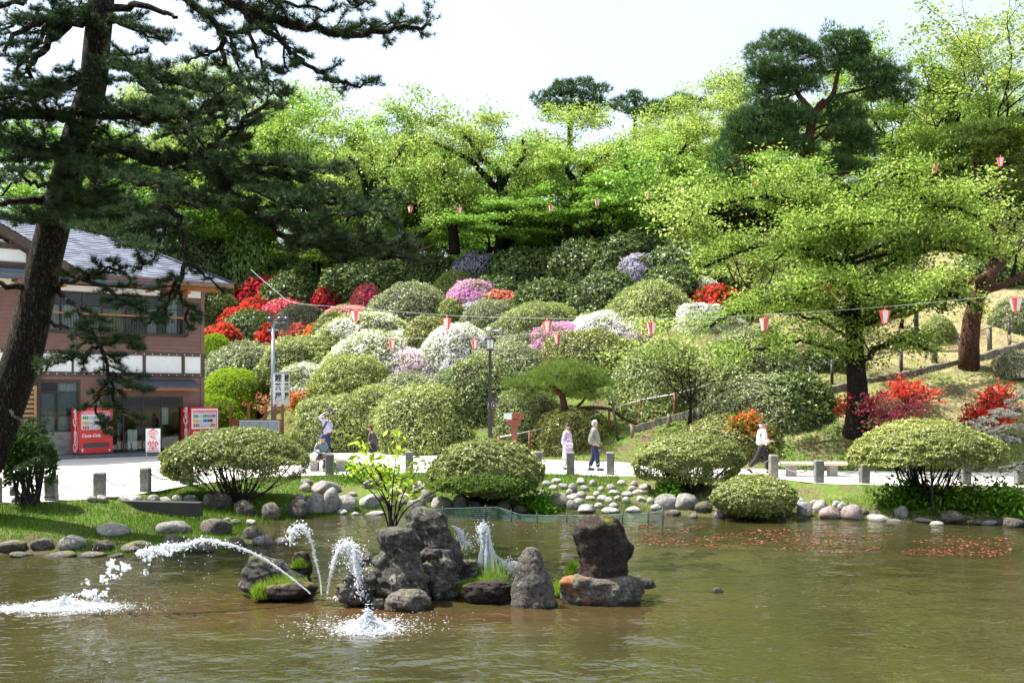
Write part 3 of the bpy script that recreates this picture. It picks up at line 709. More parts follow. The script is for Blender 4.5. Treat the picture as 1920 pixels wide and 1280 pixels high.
for px, top, w, h, key, lab in MOUNDS:
    fl = key not in ('green', 'olive', 'dark', 'grey', 'lime')
    base = top+h
    p = hit(px, base-4, 28)
    H = pxs(h, p.y)*1.08; R = pxs(w, p.y)/2*(1.5 if fl else 1.22)
    p.y += R*(.2 if fl else .45); p.x = (px-CX)/F*p.y; zt = at(px, top, p.y).z
    H = max(R*.62, min(H*.95, R*.95)); p.z = zt-H
    if p.z > gh(p.x, p.y-R*.5)+.5*H: H = (zt-gh(p.x, p.y-R*.5))/1.4; p.z = zt-H
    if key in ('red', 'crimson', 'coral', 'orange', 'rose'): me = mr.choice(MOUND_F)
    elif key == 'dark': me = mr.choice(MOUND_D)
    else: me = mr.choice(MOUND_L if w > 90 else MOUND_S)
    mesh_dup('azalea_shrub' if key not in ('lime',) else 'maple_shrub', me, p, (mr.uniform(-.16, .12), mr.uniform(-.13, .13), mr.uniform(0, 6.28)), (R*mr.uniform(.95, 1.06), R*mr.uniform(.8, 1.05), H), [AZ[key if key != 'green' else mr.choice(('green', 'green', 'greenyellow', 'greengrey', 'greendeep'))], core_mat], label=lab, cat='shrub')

# loose flowering azaleas: visible stems, open sprays of blossom
def loose_azalea(px, py_top, w, h, Y, mat, label, seed, n=900, leaf=.10, base=None):
    Y = hit(px, py_top+h, 28).y
    r = np.random.default_rng(seed); rr = random.Random(seed)
    X = (px-CX)/F*Y; b = Vector((X, Y, gh(X, Y) if base is None else base)); H = at(px, py_top, Y).z-b.z; R = pxs(w, Y)/2
    e = empty('azalea_bush', b, label, 'shrub'); m = MB(); C = []
    for k in range(26):
        a = rr.uniform(0, 6.28); q = rr.uniform(.2, 1)**.7; t = Vector((math.cos(a)*R*q, math.sin(a)*R*q*.8, H*(rr.uniform(.55, 1.0))*(1-.3*q*q)))
        mid = Vector((t.x*.35, t.y*.35, t.z*.5)); m.tube([Vector((0, 0, -.05)), mid, t], [.028, .016, .006], 4)
        for j in range(4):
            s = t*rr.uniform(.6, 1)+Vector((rr.gauss(0, R*.16), rr.gauss(0, R*.16), rr.gauss(0, H*.09))); m.tube([mid.lerp(t, .5), s], [.008, .004], 3); C.append(s)
    m.build('stems', bark_grey, e)
    C = np.array([tuple(c) for c in C]); i = r.integers(0, len(C), n); P = C[i]+r.normal(0, .13, (n, 3))*np.array([R/1.2, R/1.2, .7])
    V, Q = cards(P, np.tile([0, -.3, .8], (n, 1)), leaf, r, 1.3, .9); me = mesh_np('blossom', V, quads=Q); me.materials.append(mat); link('blossom', me, e); return e
loose_azalea(1610, 735, 90, 70, 37.6, AZ['red'], 'loose red azalea on the left at the foot of the wide cherry trunk', 1, 1000)
loose_azalea(1665, 728, 130, 100, 37.2, AZ['rose'], 'open rose red azalea in front of the wide cherry trunk', 2, 1500)
loose_azalea(1700, 700, 110, 70, 39.5, AZ['red'], 'scarlet azalea up the bank right of the wide cherry trunk', 3, 1100)
loose_azalea(1850, 735, 90, 90, 35.0, AZ['red'], 'dense red azalea behind the grey conifer at the right', 4, 2600, .09)
loose_azalea(1870, 715, 70, 60, 38.5, AZ['red'], 'upright scarlet azalea, highest at the right edge', 5, 900)
loose_azalea(1390, 765, 86, 76, 34.6, AZ['orange'], 'orange red azalea beside the walker in the white shirt', 6, 2600, .08)
loose_azalea(485, 732, 90, 52, 43.5, AZ['coral'], 'coral azalea behind the low red fence', 7, 1600)
loose_azalea(562, 722, 70, 70, 43.0, AZ['orange'], 'orange azalea shrub with bare stems right of the tower sign', 8, 1300)
# ------------------------------------------------------------ trees on the hill
# (variant, px, top py, width px, depth, colour, label)
T = [
 (0, 560, 205, 190, 72, 2, 'cherry tree right of the big foreground pine with forked limbs'),
 (1, 668, 200, 250, 70, 0, 'tall cherry tree with a straight dark trunk above the salmon azalea'),
 (2, 778, 235, 230, 74, 0, 'cherry tree with crossing limbs above the olive dome'),
 (3, 860, 225, 240, 78, 1, 'pale cherry tree left of the centre crown'),
 (4, 1010, 222, 260, 73, 1, 'broad yellow green cherry tree below the flat topped pine'),
 (0, 940, 285, 230, 66, 0, 'cherry tree in front of the broad yellow green one'),
 (1, 1140, 228, 270, 75, 1, 'cherry tree with a twisted limb right of the centre'),
 (2, 1250, 205, 240, 72, 1, 'pale cherry tree left of the great pine'),
 (3, 1310, 270, 230, 68, 0, 'lower cherry tree at the foot of the great pine, left'),
 (4, 1180, 330, 240, 62, 2, 'deep green cherry tree above the round lilac azalea'),
 (0, 1395, 150, 190, 84, 1, 'thin cherry tree behind the great pine on its left'),
 (2, 1560, 300, 230, 66, 0, 'cherry tree below the great pine on its right'),
 (1, 1660, 230, 260, 68, 0, 'cherry tree right of the great pine'),
 (3, 440, 170, 240, 82, 1, 'sunlit cherry tree glimpsed through the foreground pine'),
 (4, 330, 130, 260, 86, 1, 'high pale crown behind the foreground pine'),
 (0, 200, 250, 300, 80, 2, 'bright cherry tree behind the house roof, left'),
 (1, 60, 280, 300, 78, 2, 'bright tree at the far left behind the house'),
 (2, 360, 330, 220, 68, 2, 'green tree rising behind the house ridge'),
 (3, 1890, 250, 260, 62, 0, 'cherry tree at the right edge behind the layered pine'),
 (4, 500, 330, 220, 76, 0, 'low cherry crown behind the dark pine bough'),
 (1, 730, 340, 200, 84, 1, 'distant tree seen between the crest trunks'),
 (2, 1000, 370, 220, 64, 2, 'green cherry crown over the dark shrubs at the crest'),
 (3, 1420, 330, 220, 60, 2, 'leafy tree hiding the trunk of the great pine'),
 (0, 620, 300, 200, 86, 1, 'paler tree in the second row above the crimson azaleas'),
 (4, 850, 330, 220, 88, 0, 'second row tree behind the crest path railing'),
 (1, 1090, 300, 240, 88, 0, 'second row tree behind the centre cherry'),
 (2, 920, 395, 200, 63, 2, 'low bright cherry crown behind the lilac azalea'),
 (0, 1120, 385, 210, 62, 2, 'low vivid crown right of the grey trunked cherry'),
 (3, 1240, 415, 170, 64, 0, 'low leafy crown above the round lilac azalea'),
 (4, 610, 420, 180, 72, 0, 'low bright crown under the dark pine bough'),
 (1, 800, 425, 150, 74, 0, 'low bright crown beside the crest railing'),
 (2, 1350, 400, 200, 61, 0, 'low crown between the wide cherry and the great pine'),
 (1, 1725, 75, 200, 66, 0, 'tall cherry right of the great pine reaching high'),
 (4, 1865, 40, 210, 68, 1, 'tall pale cherry crown in the upper right corner'),
 (2, 1800, 150, 190, 60, 0, 'cherry filling the gap above the layered pine'),
 (0, 1640, 185, 160, 70, 1, 'pale cherry crown under the right arm of the great pine'),
]
tr = random.Random(11)
for v, px, top, w, Y, mt, lab in T:
    if px < 600: Y = max(Y, 78)
    add_cherry(v, px, 0, top, w*1.35, Y, mt, lab, tr.uniform(0, 6.28))
# sparse tall trees at the upper right, crowns thin against the sky
def sparse_tree(px, base_py, top, w, Y, seed, label, leaf=.16, per=3.0, mat=1, bare=.35, r0=.26, **kw):
    kw = dict(dict(levels=4, kids=(2, 3), wig=.2, r0=r0), **kw); br, tips = skeleton(seed, 14, **kw)
    X = (px-CX)/F*Y; zb = gh(X, Y) if base_py is None else at(px, base_py, Y).z; b = Vector((X, Y, zb)); H = at(px, top, Y).z-b.z
    A = np.array([tuple(p) for t, l in tips for p in t]); w0 = np.percentile(np.abs(A[:, 0]-A[:, 0].mean()), 97)*2; h0 = np.percentile(A[:, 2], 99)
    sx, sz = pxs(w, Y)/w0, H/h0; f = lambda p: Vector((p.x*sx, p.y*sx, p.z*sz))
    br = [([f(p) for p in pts], rr, l) for pts, rr, l in br]; tips = [([f(p) for p in pts], l) for pts, l in tips]
    r = np.random.default_rng(seed); e = empty('cherry_tree', b, label, 'tree')
    tm = limbs_mesh(br, 'trunk'); tm.materials.append(bark_cherry); link('trunk', tm, e)
    V, Q = sprays(tips, r, per, leaf, rad=.38); cm = mesh_np('crown', V, quads=Q); cm.materials.append(leaf_cherry[mat]); link('crown', cm, e)
    print('sparse', label[:20], len(Q)); return e
sparse_tree(1790, None, 25, 250, 60, 21, 'tall thin cherry tree with a leaning dark trunk against the sky', per=9, fork=.35, nl=3, lean=Vector((-.15, 0, 0)), spread=.6, up=.14)
sparse_tree(1900, None, -40, 330, 58, 22, 'tall airy tree at the upper right corner', per=10, fork=.35, nl=4, spread=.7, up=.12, lean=Vector((-.25, 0, 0)))
sparse_tree(1700, None, 120, 230, 64, 23, 'slender tree between the great pine and the tall thin cherry', per=10, fork=.3, nl=4, spread=.7)
sparse_tree(1380, None, 120, 150, 82, 24, 'airy pale tree on the skyline left of the great pine', per=10, fork=.3, nl=3, spread=.6)
sparse_tree(630, None, 190, 220, 76, 25, 'tree with long bare twigs on the skyline left of centre', per=10, fork=.3, nl=4, spread=.7)

# centre small tree with pale trunk standing among the shrubs
sparse_tree(1052, 535, 330, 330, 60, 31, 'vivid green cherry tree with a grey trunk in the middle of the upper slope', leaf=.17, per=30, mat=2, fork=.2, nl=5, spread=1.0, up=.04, r0=.2)
sparse_tree(1400, 690, 350, 330, 44, 42, 'lower leafy tree filling the gap left of the wide cherry trunk', leaf=.12, per=30, mat=1, fork=.2, nl=5, spread=1.0, up=.04, r0=.12)
# reddish leaning tree on the dry slope
def leaning_cherry():
    Y = 41; b = hit(1818, 690, 30); Y = b.y
    e = empty('cherry_tree', b, 'leaning cherry tree with a bare reddish trunk on the dry slope', 'tree'); m = MB()
    P = lambda x, y, d=0: at(x, y, Y+d)-b
    m.tube([P(1816, 700), P(1818, 640), P(1822, 600), P(1832, 560), P(1850, 522), P(1868, 500), P(1900, 470, 1)], [.42, .36, .34, .31, .28, .22, .14], 10)
    m.tube([P(1838, 545), P(1880, 535, .5), P(1910, 520, 1), P(1960, 500, 2)], [.2, .15, .13, .08], 8)
    m.tube([P(1850, 522), P(1800, 530, -.5), P(1760, 560, -1), P(1700, 590, -1.5), P(1650, 600, -2)], [.2, .17, .13, .1, .05], 8)
    m.tube([P(1858, 512), P(1870, 450), P(1850, 400, 1), P(1880, 350, 1.5)], [.16, .13, .09, .04], 7)
    m.build('trunk', bark_red, e)
    br, tips = skeleton(77, 8, levels=3, nl=5, spread=1.1, up=.05, r0=.1, fork=.1)
    r = np.random.default_rng(9)
    for (x, y, d, s) in ((1850, 430, 0, .8), (1770, 540, -1, .6), (1900, 460, 1, .9), (1690, 580, -1.5, .5), (1930, 500, 2, .7), (1830, 370, 1, .7)):
        o = P(x, y, d); t2 = [([p*s+o-Vector((0, 0, 1.2*s)) for p in pts], l) for pts, l in tips]
        b2 = [([p*s+o-Vector((0, 0, 1.2*s)) for p in pts], rr, l+1) for pts, rr, l in br]
        tm = limbs_mesh(b2, 'bough'); tm.materials.append(bark_cherry); link('bough', tm, e)
        V, Q = sprays(t2, r, 11, .11, rad=.35); cm = mesh_np('crown', V, quads=Q); cm.materials.append(leaf_cherry[1]); link('crown', cm, e)
leaning_cherry()
# young yellow green tree beside the path
sparse_tree(1290, 815, 590, 210, 35.5, 51, 'young slender tree with sparse yellow green leaves beside the road', leaf=.085, per=7, mat=1, fork=.42, nl=5, spread=.8, r0=.1, up=.09, wig=.14)

# dark undergrowth and trunks filling the wood on the crest
ur = random.Random(3)
dark_me = [mound_mesh('bush_foliage', 71+i, 17000, .045, clump=.1) for i in range(2)]
UND = [(470, 420, 150, 110, 'm'), (600, 430, 160, 90, 'd'), (700, 440, 90, 60, 'm'), (880, 430, 80, 60, 'm'), (960, 440, 120, 100, 'd'), (1100, 420, 200, 120, 'd'), (1230, 430, 160, 100, 'm'), (1330, 420, 170, 110, 'd'),
       (1440, 400, 150, 120, 'm'), (1560, 380, 200, 120, 'd'), (1700, 390, 180, 110, 'm'), (1830, 400, 160, 110, 'd'), (380, 440, 140, 90, 'd'), (250, 430, 160, 100, 'm'), (110, 430, 180, 110, 'd'), (1930, 400, 160, 120, 'm')]
names = ['at the crest behind the house, right end', 'under the dark pine bough', 'between the crest trunks left of centre', 'below the pale cherry left of the centre crown', 'behind the lilac azalea on the crest', 'behind the vivid green cherry tree', 'above the round lilac grey azalea',
         'left below the great pine', 'at the foot of the great pine', 'right below the great pine', 'behind the wide cherry crown', 'below the layered pine at the right', 'beside the house roof ridge', 'behind the house ridge', 'behind the gable at the left', 'at the right edge under the cherry tree']
for (px, top, w, h, k), nm in zip(UND, names):
    Y = ur.uniform(77, 80) if px < 640 else (ur.uniform(68, 72) if px < 1400 else ur.uniform(62, 66)); X = (px-CX)/F*Y; z = gh(X, Y)-.4; H = max(2.0, at(px, top, Y).z-z); R = pxs(w, Y)/2
    mesh_dup('evergreen_bush', ur.choice(dark_me), (X, Y, z), (0, 0, ur.uniform(0, 6)), (R, R*.8, H), [leaf_dark if (k == 'd' and px % 3) else leaf_mid, core_mat], label=('dark' if k == 'd' else 'leafy green')+' evergreen bush '+nm, cat='shrub')
# trees standing farther back, crowns merging behind the first row
BK = [(450, 300), (560, 320), (690, 300), (820, 330), (930, 310), (1060, 290), (1180, 300), (1320, 250), (1450, 260), (1600, 220), (1750, 200), (1880, 190), (330, 260), (200, 240), (60, 230)]
BN = ['behind the dark pine bough', 'above the crimson azaleas', 'above the big olive dome', 'over the lilac azalea on the crest', 'left of the flat topped pine', 'straight below the flat topped pine', 'below the ragged skyline pine', 'just left of the great pine', 'hidden behind the great pine', 'just right of the great pine', 'below the tall thin cherry', 'behind the layered pine', 'behind the house ridge', 'left of the house ridge', 'at the far left behind the gable']
for i, (px, top) in enumerate(BK):
    Y = 94+ur.uniform(-3, 4); X = (px-CX)/F*Y; z = gh(X, Y); H = at(px, top, Y).z-z; v = ur.randrange(5); tm, cm = CH[v]; s = pxs(230, Y)/11
    put_tree('broadleaf_tree', tm, cm, (X, Y, z), ur.uniform(0, 6.28), (s, s, H/10), leaf_mid if i % 3 == 0 else leaf_cherry[i % 3], bark_cherry, 'back row tree on the crest '+BN[i], group='back row of trees on the crest')

# great pine on the hill
pad_pine('pine_tree', 'great cloud pruned pine rising above the cherry trees on the right', 58,
  [(1518, 360, 0), (1515, 300, 0), (1520, 240, 0), (1532, 205, 0), (1545, 188, 0)],
  [(.22, (1527, 215, 0), (1510, 195, 0), (1495, 175, 0), (1480, 140, 0), (1465, 110, 0)), (.2, (1535, 205, 0), (1560, 180, 0), (1568, 150, 0), (1575, 110, 0), (1560, 80, 0)),
   (.12, (1560, 182, 0), (1600, 172, .3), (1650, 163, .6), (1690, 180, .8)), (.12, (1520, 250, 0), (1470, 262, -.5), (1420, 280, -1), (1370, 310, -1)), (.1, (1525, 245, 0), (1550, 235, 0), (1590, 250, 0)), (.1, (1518, 270, 0), (1545, 245, 0), (1570, 215, .5))],
  [(1465, 80, 32, 16), (1430, 105, 32, 22), (1490, 92, 30, 16), (1450, 130, 40, 16), (1510, 105, 24, 16), (1425, 150, 28, 20), (1480, 150, 50, 16), (1505, 165, 34, 14), (1455, 172, 30, 14), (1420, 185, 22, 18),
   (1558, 75, 18, 26), (1590, 80, 34, 16), (1608, 92, 20, 14), (1550, 105, 24, 18), (1545, 130, 28, 16), (1600, 110, 30, 14), (1630, 130, 34, 14), (1660, 142, 34, 14), (1640, 155, 34, 12), (1685, 165, 26, 16), (1695, 188, 20, 16), (1650, 180, 26, 12), (1590, 125, 26, 12),
   (1440, 210, 44, 14), (1400, 225, 34, 14), (1475, 215, 36, 14), (1500, 230, 34, 12), (1395, 250, 38, 14), (1445, 250, 44, 14), (1375, 280, 30, 16), (1425, 275, 40, 14), (1480, 268, 34, 12), (1500, 285, 30, 10), (1360, 315, 24, 20), (1385, 340, 20, 12),
   (1575, 205, 30, 18), (1595, 225, 26, 14), (1560, 225, 22, 12), (1590, 250, 36, 16), (1615, 265, 28, 18), (1600, 285, 36, 14), (1565, 310, 34, 14), (1600, 320, 26, 12), (1555, 262, 18, 10)],
  .36, needle_far, bark_red, pscale=1.08, dens=85, L=.36, K=9, w=.018, seed=5)
pad_pine('pine_tree', 'flat topped pine on the skyline above the centre cherry trees', 96,
  [(1068, 300, 0), (1069, 240, 0), (1070, 200, 0), (1072, 165, 0)], [(.12, (1070, 215, 0), (1095, 190, 0), (1120, 172, 0)), (.12, (1069, 205, 0), (1045, 185, 0), (1030, 175, 0))],
  [(1060, 162, 24, 6), (1090, 156, 22, 5), (1045, 175, 26, 7), (1015, 186, 18, 8), (1030, 198, 26, 7), (1075, 178, 26, 6), (1120, 168, 24, 6), (1105, 185, 22, 6), (1070, 200, 26, 7), (1110, 200, 22, 6), (1040, 212, 24, 8), (1090, 212, 30, 8), (1125, 195, 12, 5)],
  .3, needle_far, bark_pine, dens=26, L=.55, K=7, w=.035, seed=6)
pad_pine('pine_tree', 'ragged pine on the skyline right of the flat topped one', 94,
  [(1190, 300, 0), (1191, 230, 0), (1190, 178, 0)], [(.1, (1190, 205, 0), (1230, 200, 0), (1280, 190, 0))],
  [(1190, 178, 14, 6), (1180, 190, 24, 6), (1160, 205, 22, 6), (1205, 195, 20, 6), (1225, 205, 26, 7), (1250, 198, 20, 5), (1275, 188, 26, 6), (1300, 195, 24, 6), (1215, 215, 40, 7), (1260, 210, 36, 7), (1320, 205, 20, 6)],
  .26, needle_far, bark_pine, dens=26, L=.55, K=7, w=.035, seed=7)
pad_pine('pine_tree', 'layered pine at the right edge with reddish limbs', 56,
  [(1860, 460, 0), (1862, 400, 0), (1852, 360, 0), (1828, 330, 0), (1835, 295, 0)], [(.14, (1862, 390, 0), (1880, 375, 0), (1900, 370, 0)), (.12, (1835, 310, 0), (1880, 312, 0), (1905, 300, .5))],
  [(1830, 275, 60, 16), (1890, 265, 60, 18), (1850, 250, 70, 16), (1800, 282, 30, 16), (1905, 245, 44, 14), (1830, 345, 40, 14), (1880, 335, 46, 16), (1860, 360, 34, 12), (1900, 360, 34, 12), (1800, 335, 26, 12), (1925, 300, 34, 16)],
  .3, needle_pale, bark_red, dens=75, L=.28, K=8, w=.02, seed=8)
pad_pine('pine_tree', 'distant pine tops between the cherry crowns left of centre', 92,
  [(760, 480, 0), (758, 400, 0), (760, 330, 0), (765, 280, 0)], [(.1, (758, 340, 0), (790, 325, 0))],
  [(765, 265, 36, 8), (740, 285, 36, 8), (790, 285, 40, 9), (760, 305, 50, 9), (800, 310, 30, 8), (730, 325, 40, 9), (780, 335, 46, 9)], .26, needle_far, bark_pine, dens=24, L=.55, K=7, w=.035, seed=9)
# trained red pine at the roadside with its long horizontal limb on a prop
rb = hit(1062, 826, 28)
pad_pine('pine_tree', 'trained red pine by the road with one long horizontal limb', rb.y,
  [(1068, 824, 0), (1066, 790, 0), (1060, 775, 0), (1056, 750, 0), (1050, 738, 0), (1035, 730, 0)],
  [(.09, (1052, 740, 0), (1042, 726, 0), (1020, 722, 0), (1005, 720, 0)), (.07, (1066, 775, 0), (1090, 755, 0), (1100, 740, 0), (1110, 733, 0)), (.10, (1066, 784, 0), (1085, 768, 0), (1110, 764, 0), (1145, 768, -.1), (1168, 783, -.1), (1195, 795, -.1), (1230, 790, -.1))],
  [(1005, 712, 34, 13), (1045, 700, 40, 16), (1090, 702, 40, 16), (968, 724, 24, 10), (1122, 722, 30, 14), (1035, 724, 34, 12), (1085, 728, 38, 14), (1062, 688, 34, 12), (998, 732, 28, 10), (1125, 744, 22, 10), (982, 744, 20, 8), (1060, 742, 26, 9), (1100, 745, 24, 9)],
  .19, needle_pale, bark_red, dens=210, L=.2, K=9, w=.007, seed=10, deep=.6)
m = MB(); p0 = at(1147, 762, rb.y-.35); g = hit(1162, 845, 28); m.tube([Vector((p0.x, p0.y, p0.z+.5)), Vector((g.x, rb.y-.9, gh(g.x, rb.y-.9)-.1))], [.045, .055], 7); m.box((p0.x, p0.y, p0.z+.1), (.3, .09, .09))
m.build('branch_prop', bark_grey, label='leaning wooden prop holding up the long limb of the trained pine', cat='prop')
# ------------------------------------------------------------ trees built bough by bough
def cr(pts, n=5):
    out = []
    for i in range(len(pts)-1):
        p0, p1, p2, p3 = pts[max(i-1, 0)], pts[i], pts[i+1], pts[min(i+2, len(pts)-1)]
        for k in range(n):
            t = k/n; out.append(.5*((2*p1)+(p2-p0)*t+(2*p0-5*p1+4*p2-p3)*t*t+(3*p1-p0-3*p2+p3)*t**3))
    return out+[pts[-1]]
def plen(p): return sum((p[i+1]-p[i]).length for i in range(len(p)-1))
def side_growth(path, r0, r, sub, gap, ang, droop, lev, br, tips, start=.2, wig=.25, ends=True, maxlev=2):
    """short side branches both sides of a path, mostly level"""
    L = plen(path); n = len(path); pos = start*L; acc = 0; side = 1; i = 0; cum = [0]
    for k in range(n-1): cum.append(cum[-1]+(path[k+1]-path[k]).length)
    while pos < L:
        while i < n-2 and cum[i+1] < pos: i += 1
        f = (pos-cum[i])/max(1e-6, cum[i+1]-cum[i]); p = path[i].lerp(path[i+1], min(1, f)); d = (path[i+1]-path[i]).normalized()
        rad = r0*(1-.75*pos/L)
        h = Vector((d.x, d.y, d.z*.3)); h = h.normalized() if h.length > .05 else Vector((r.uniform(-1, 1), r.uniform(-1, 1), 0)).normalized()
        a = side*ang*r.uniform(.6, 1.35); nd = rot_about(h, Vector((0, 0, 1)), a); nd.z += r.uniform(-.15, .3)-droop; nd.normalize()
        l = sub*r.uniform(.5, 1.25)*(1-.45*pos/L); k = max(3, int(l/.13)); q = p.copy(); pts = [q.copy()]
        for j in range(k):
            nd = (nd+Vector((r.gauss(0, wig), r.gauss(0, wig), r.gauss(0, wig*.7)+.02))*.6).normalized(); q = q+nd*(l/k); pts.append(q.copy())
        rr = min(rad*.6, .012+.016*l); br.append((pts, [max(.004, rr*(1-.75*j/k)) for j in range(k+1)], lev))
        tips.append((pts[k//3:] if lev < maxlev else pts, lev))
        if lev < maxlev: side_growth(pts, rr, r, sub*.45, gap*.55, ang, droop, lev+1, br, tips, .3, wig, maxlev=maxlev)
        pos += gap*r.uniform(.6, 1.4); side = -side
    if ends: tips.append((path[-3:], lev))
def bough_tree(name, label, Y, trunk, boughs, bark, crown_fn, r, cat='tree', cr_mat=None, parts_names=('trunk', 'crown'), n_tr=14):
    """trunk: [(px,py,dy,radius)], boughs: (radius, sub length, gap, droop, start, [(px,py,dy)...])"""
    P = lambda q: at(q[0], q[1], Y+(q[2] if len(q) > 2 else 0))
    b = P(trunk[0]); e = empty(name, b, label, cat); m = MB(); T = cr([P(q)-b for q in trunk], 6); R = cr([Vector((q[3], 0, 0)) for q in trunk], 6)
    m.tube(T, [v.x for v in R], n_tr); br, tips = [], []
    for k, (rad, sub, gap, droop, start, pts) in enumerate(boughs):
        path = cr([P(q)-b for q in pts], 5)
        path = [p+Vector((r.gauss(0, .03), r.gauss(0, .05), r.gauss(0, .03)))*(1 if 0 < i else 0) for i, p in enumerate(path)]
        n = len(path); m.tube(path, [max(.008, rad*(1-.7*i/n)) for i in range(n)], 7)
        if sub > 0: side_growth(path, rad, r, sub, gap, .95, droop, 1, br, tips, start)
    for pts, rr, l in br: m.tube(pts, rr, 4 if l == 1 else 3, cap=False)
    m.build(parts_names[0], bark, e)
    cm = crown_fn(tips); cm.materials.append(cr_mat); link(parts_names[1], cm, e); print(name, 'tips', len(tips), 'faces', len(cm.polygons)); return e
def tuft_crown(L, K, w, gap, seed, extra=1, spread=.62):
    def fn(tips):
        r = np.random.default_rng(seed); C, A = [], []
        for pts, lev in tips:
            n = len(pts); l = plen(pts); k = max(1, int(l/gap))
            for j in range(k+1):
                t = (j+.5*r.random())/(k+1)*(n-1); i = min(n-2, int(t)); p = pts[i].lerp(pts[i+1], t-i); d = (pts[i+1]-pts[i]).normalized()
                for _ in range(extra):
                    C.append(tuple(p+Vector(r.normal(0, .02, 3)))); A.append(tuple((d*.9+Vector((0, 0, .45))).normalized()))
        V, T3 = tufts(np.array(C), np.array(A), L, K, w, r, spread); return mesh_np('crown', V, tris=T3)
    return fn
def leaf_crown(leaf, per, rad, seed, flat=.35, jit=.6, aspect=1.5, droop=0):
    def fn(tips):
        r = np.random.default_rng(seed); V, Q = sprays(tips, r, per, leaf, flat, rad, droop, jit=jit, aspect=aspect); return mesh_np('crown', V, quads=Q)
    return fn
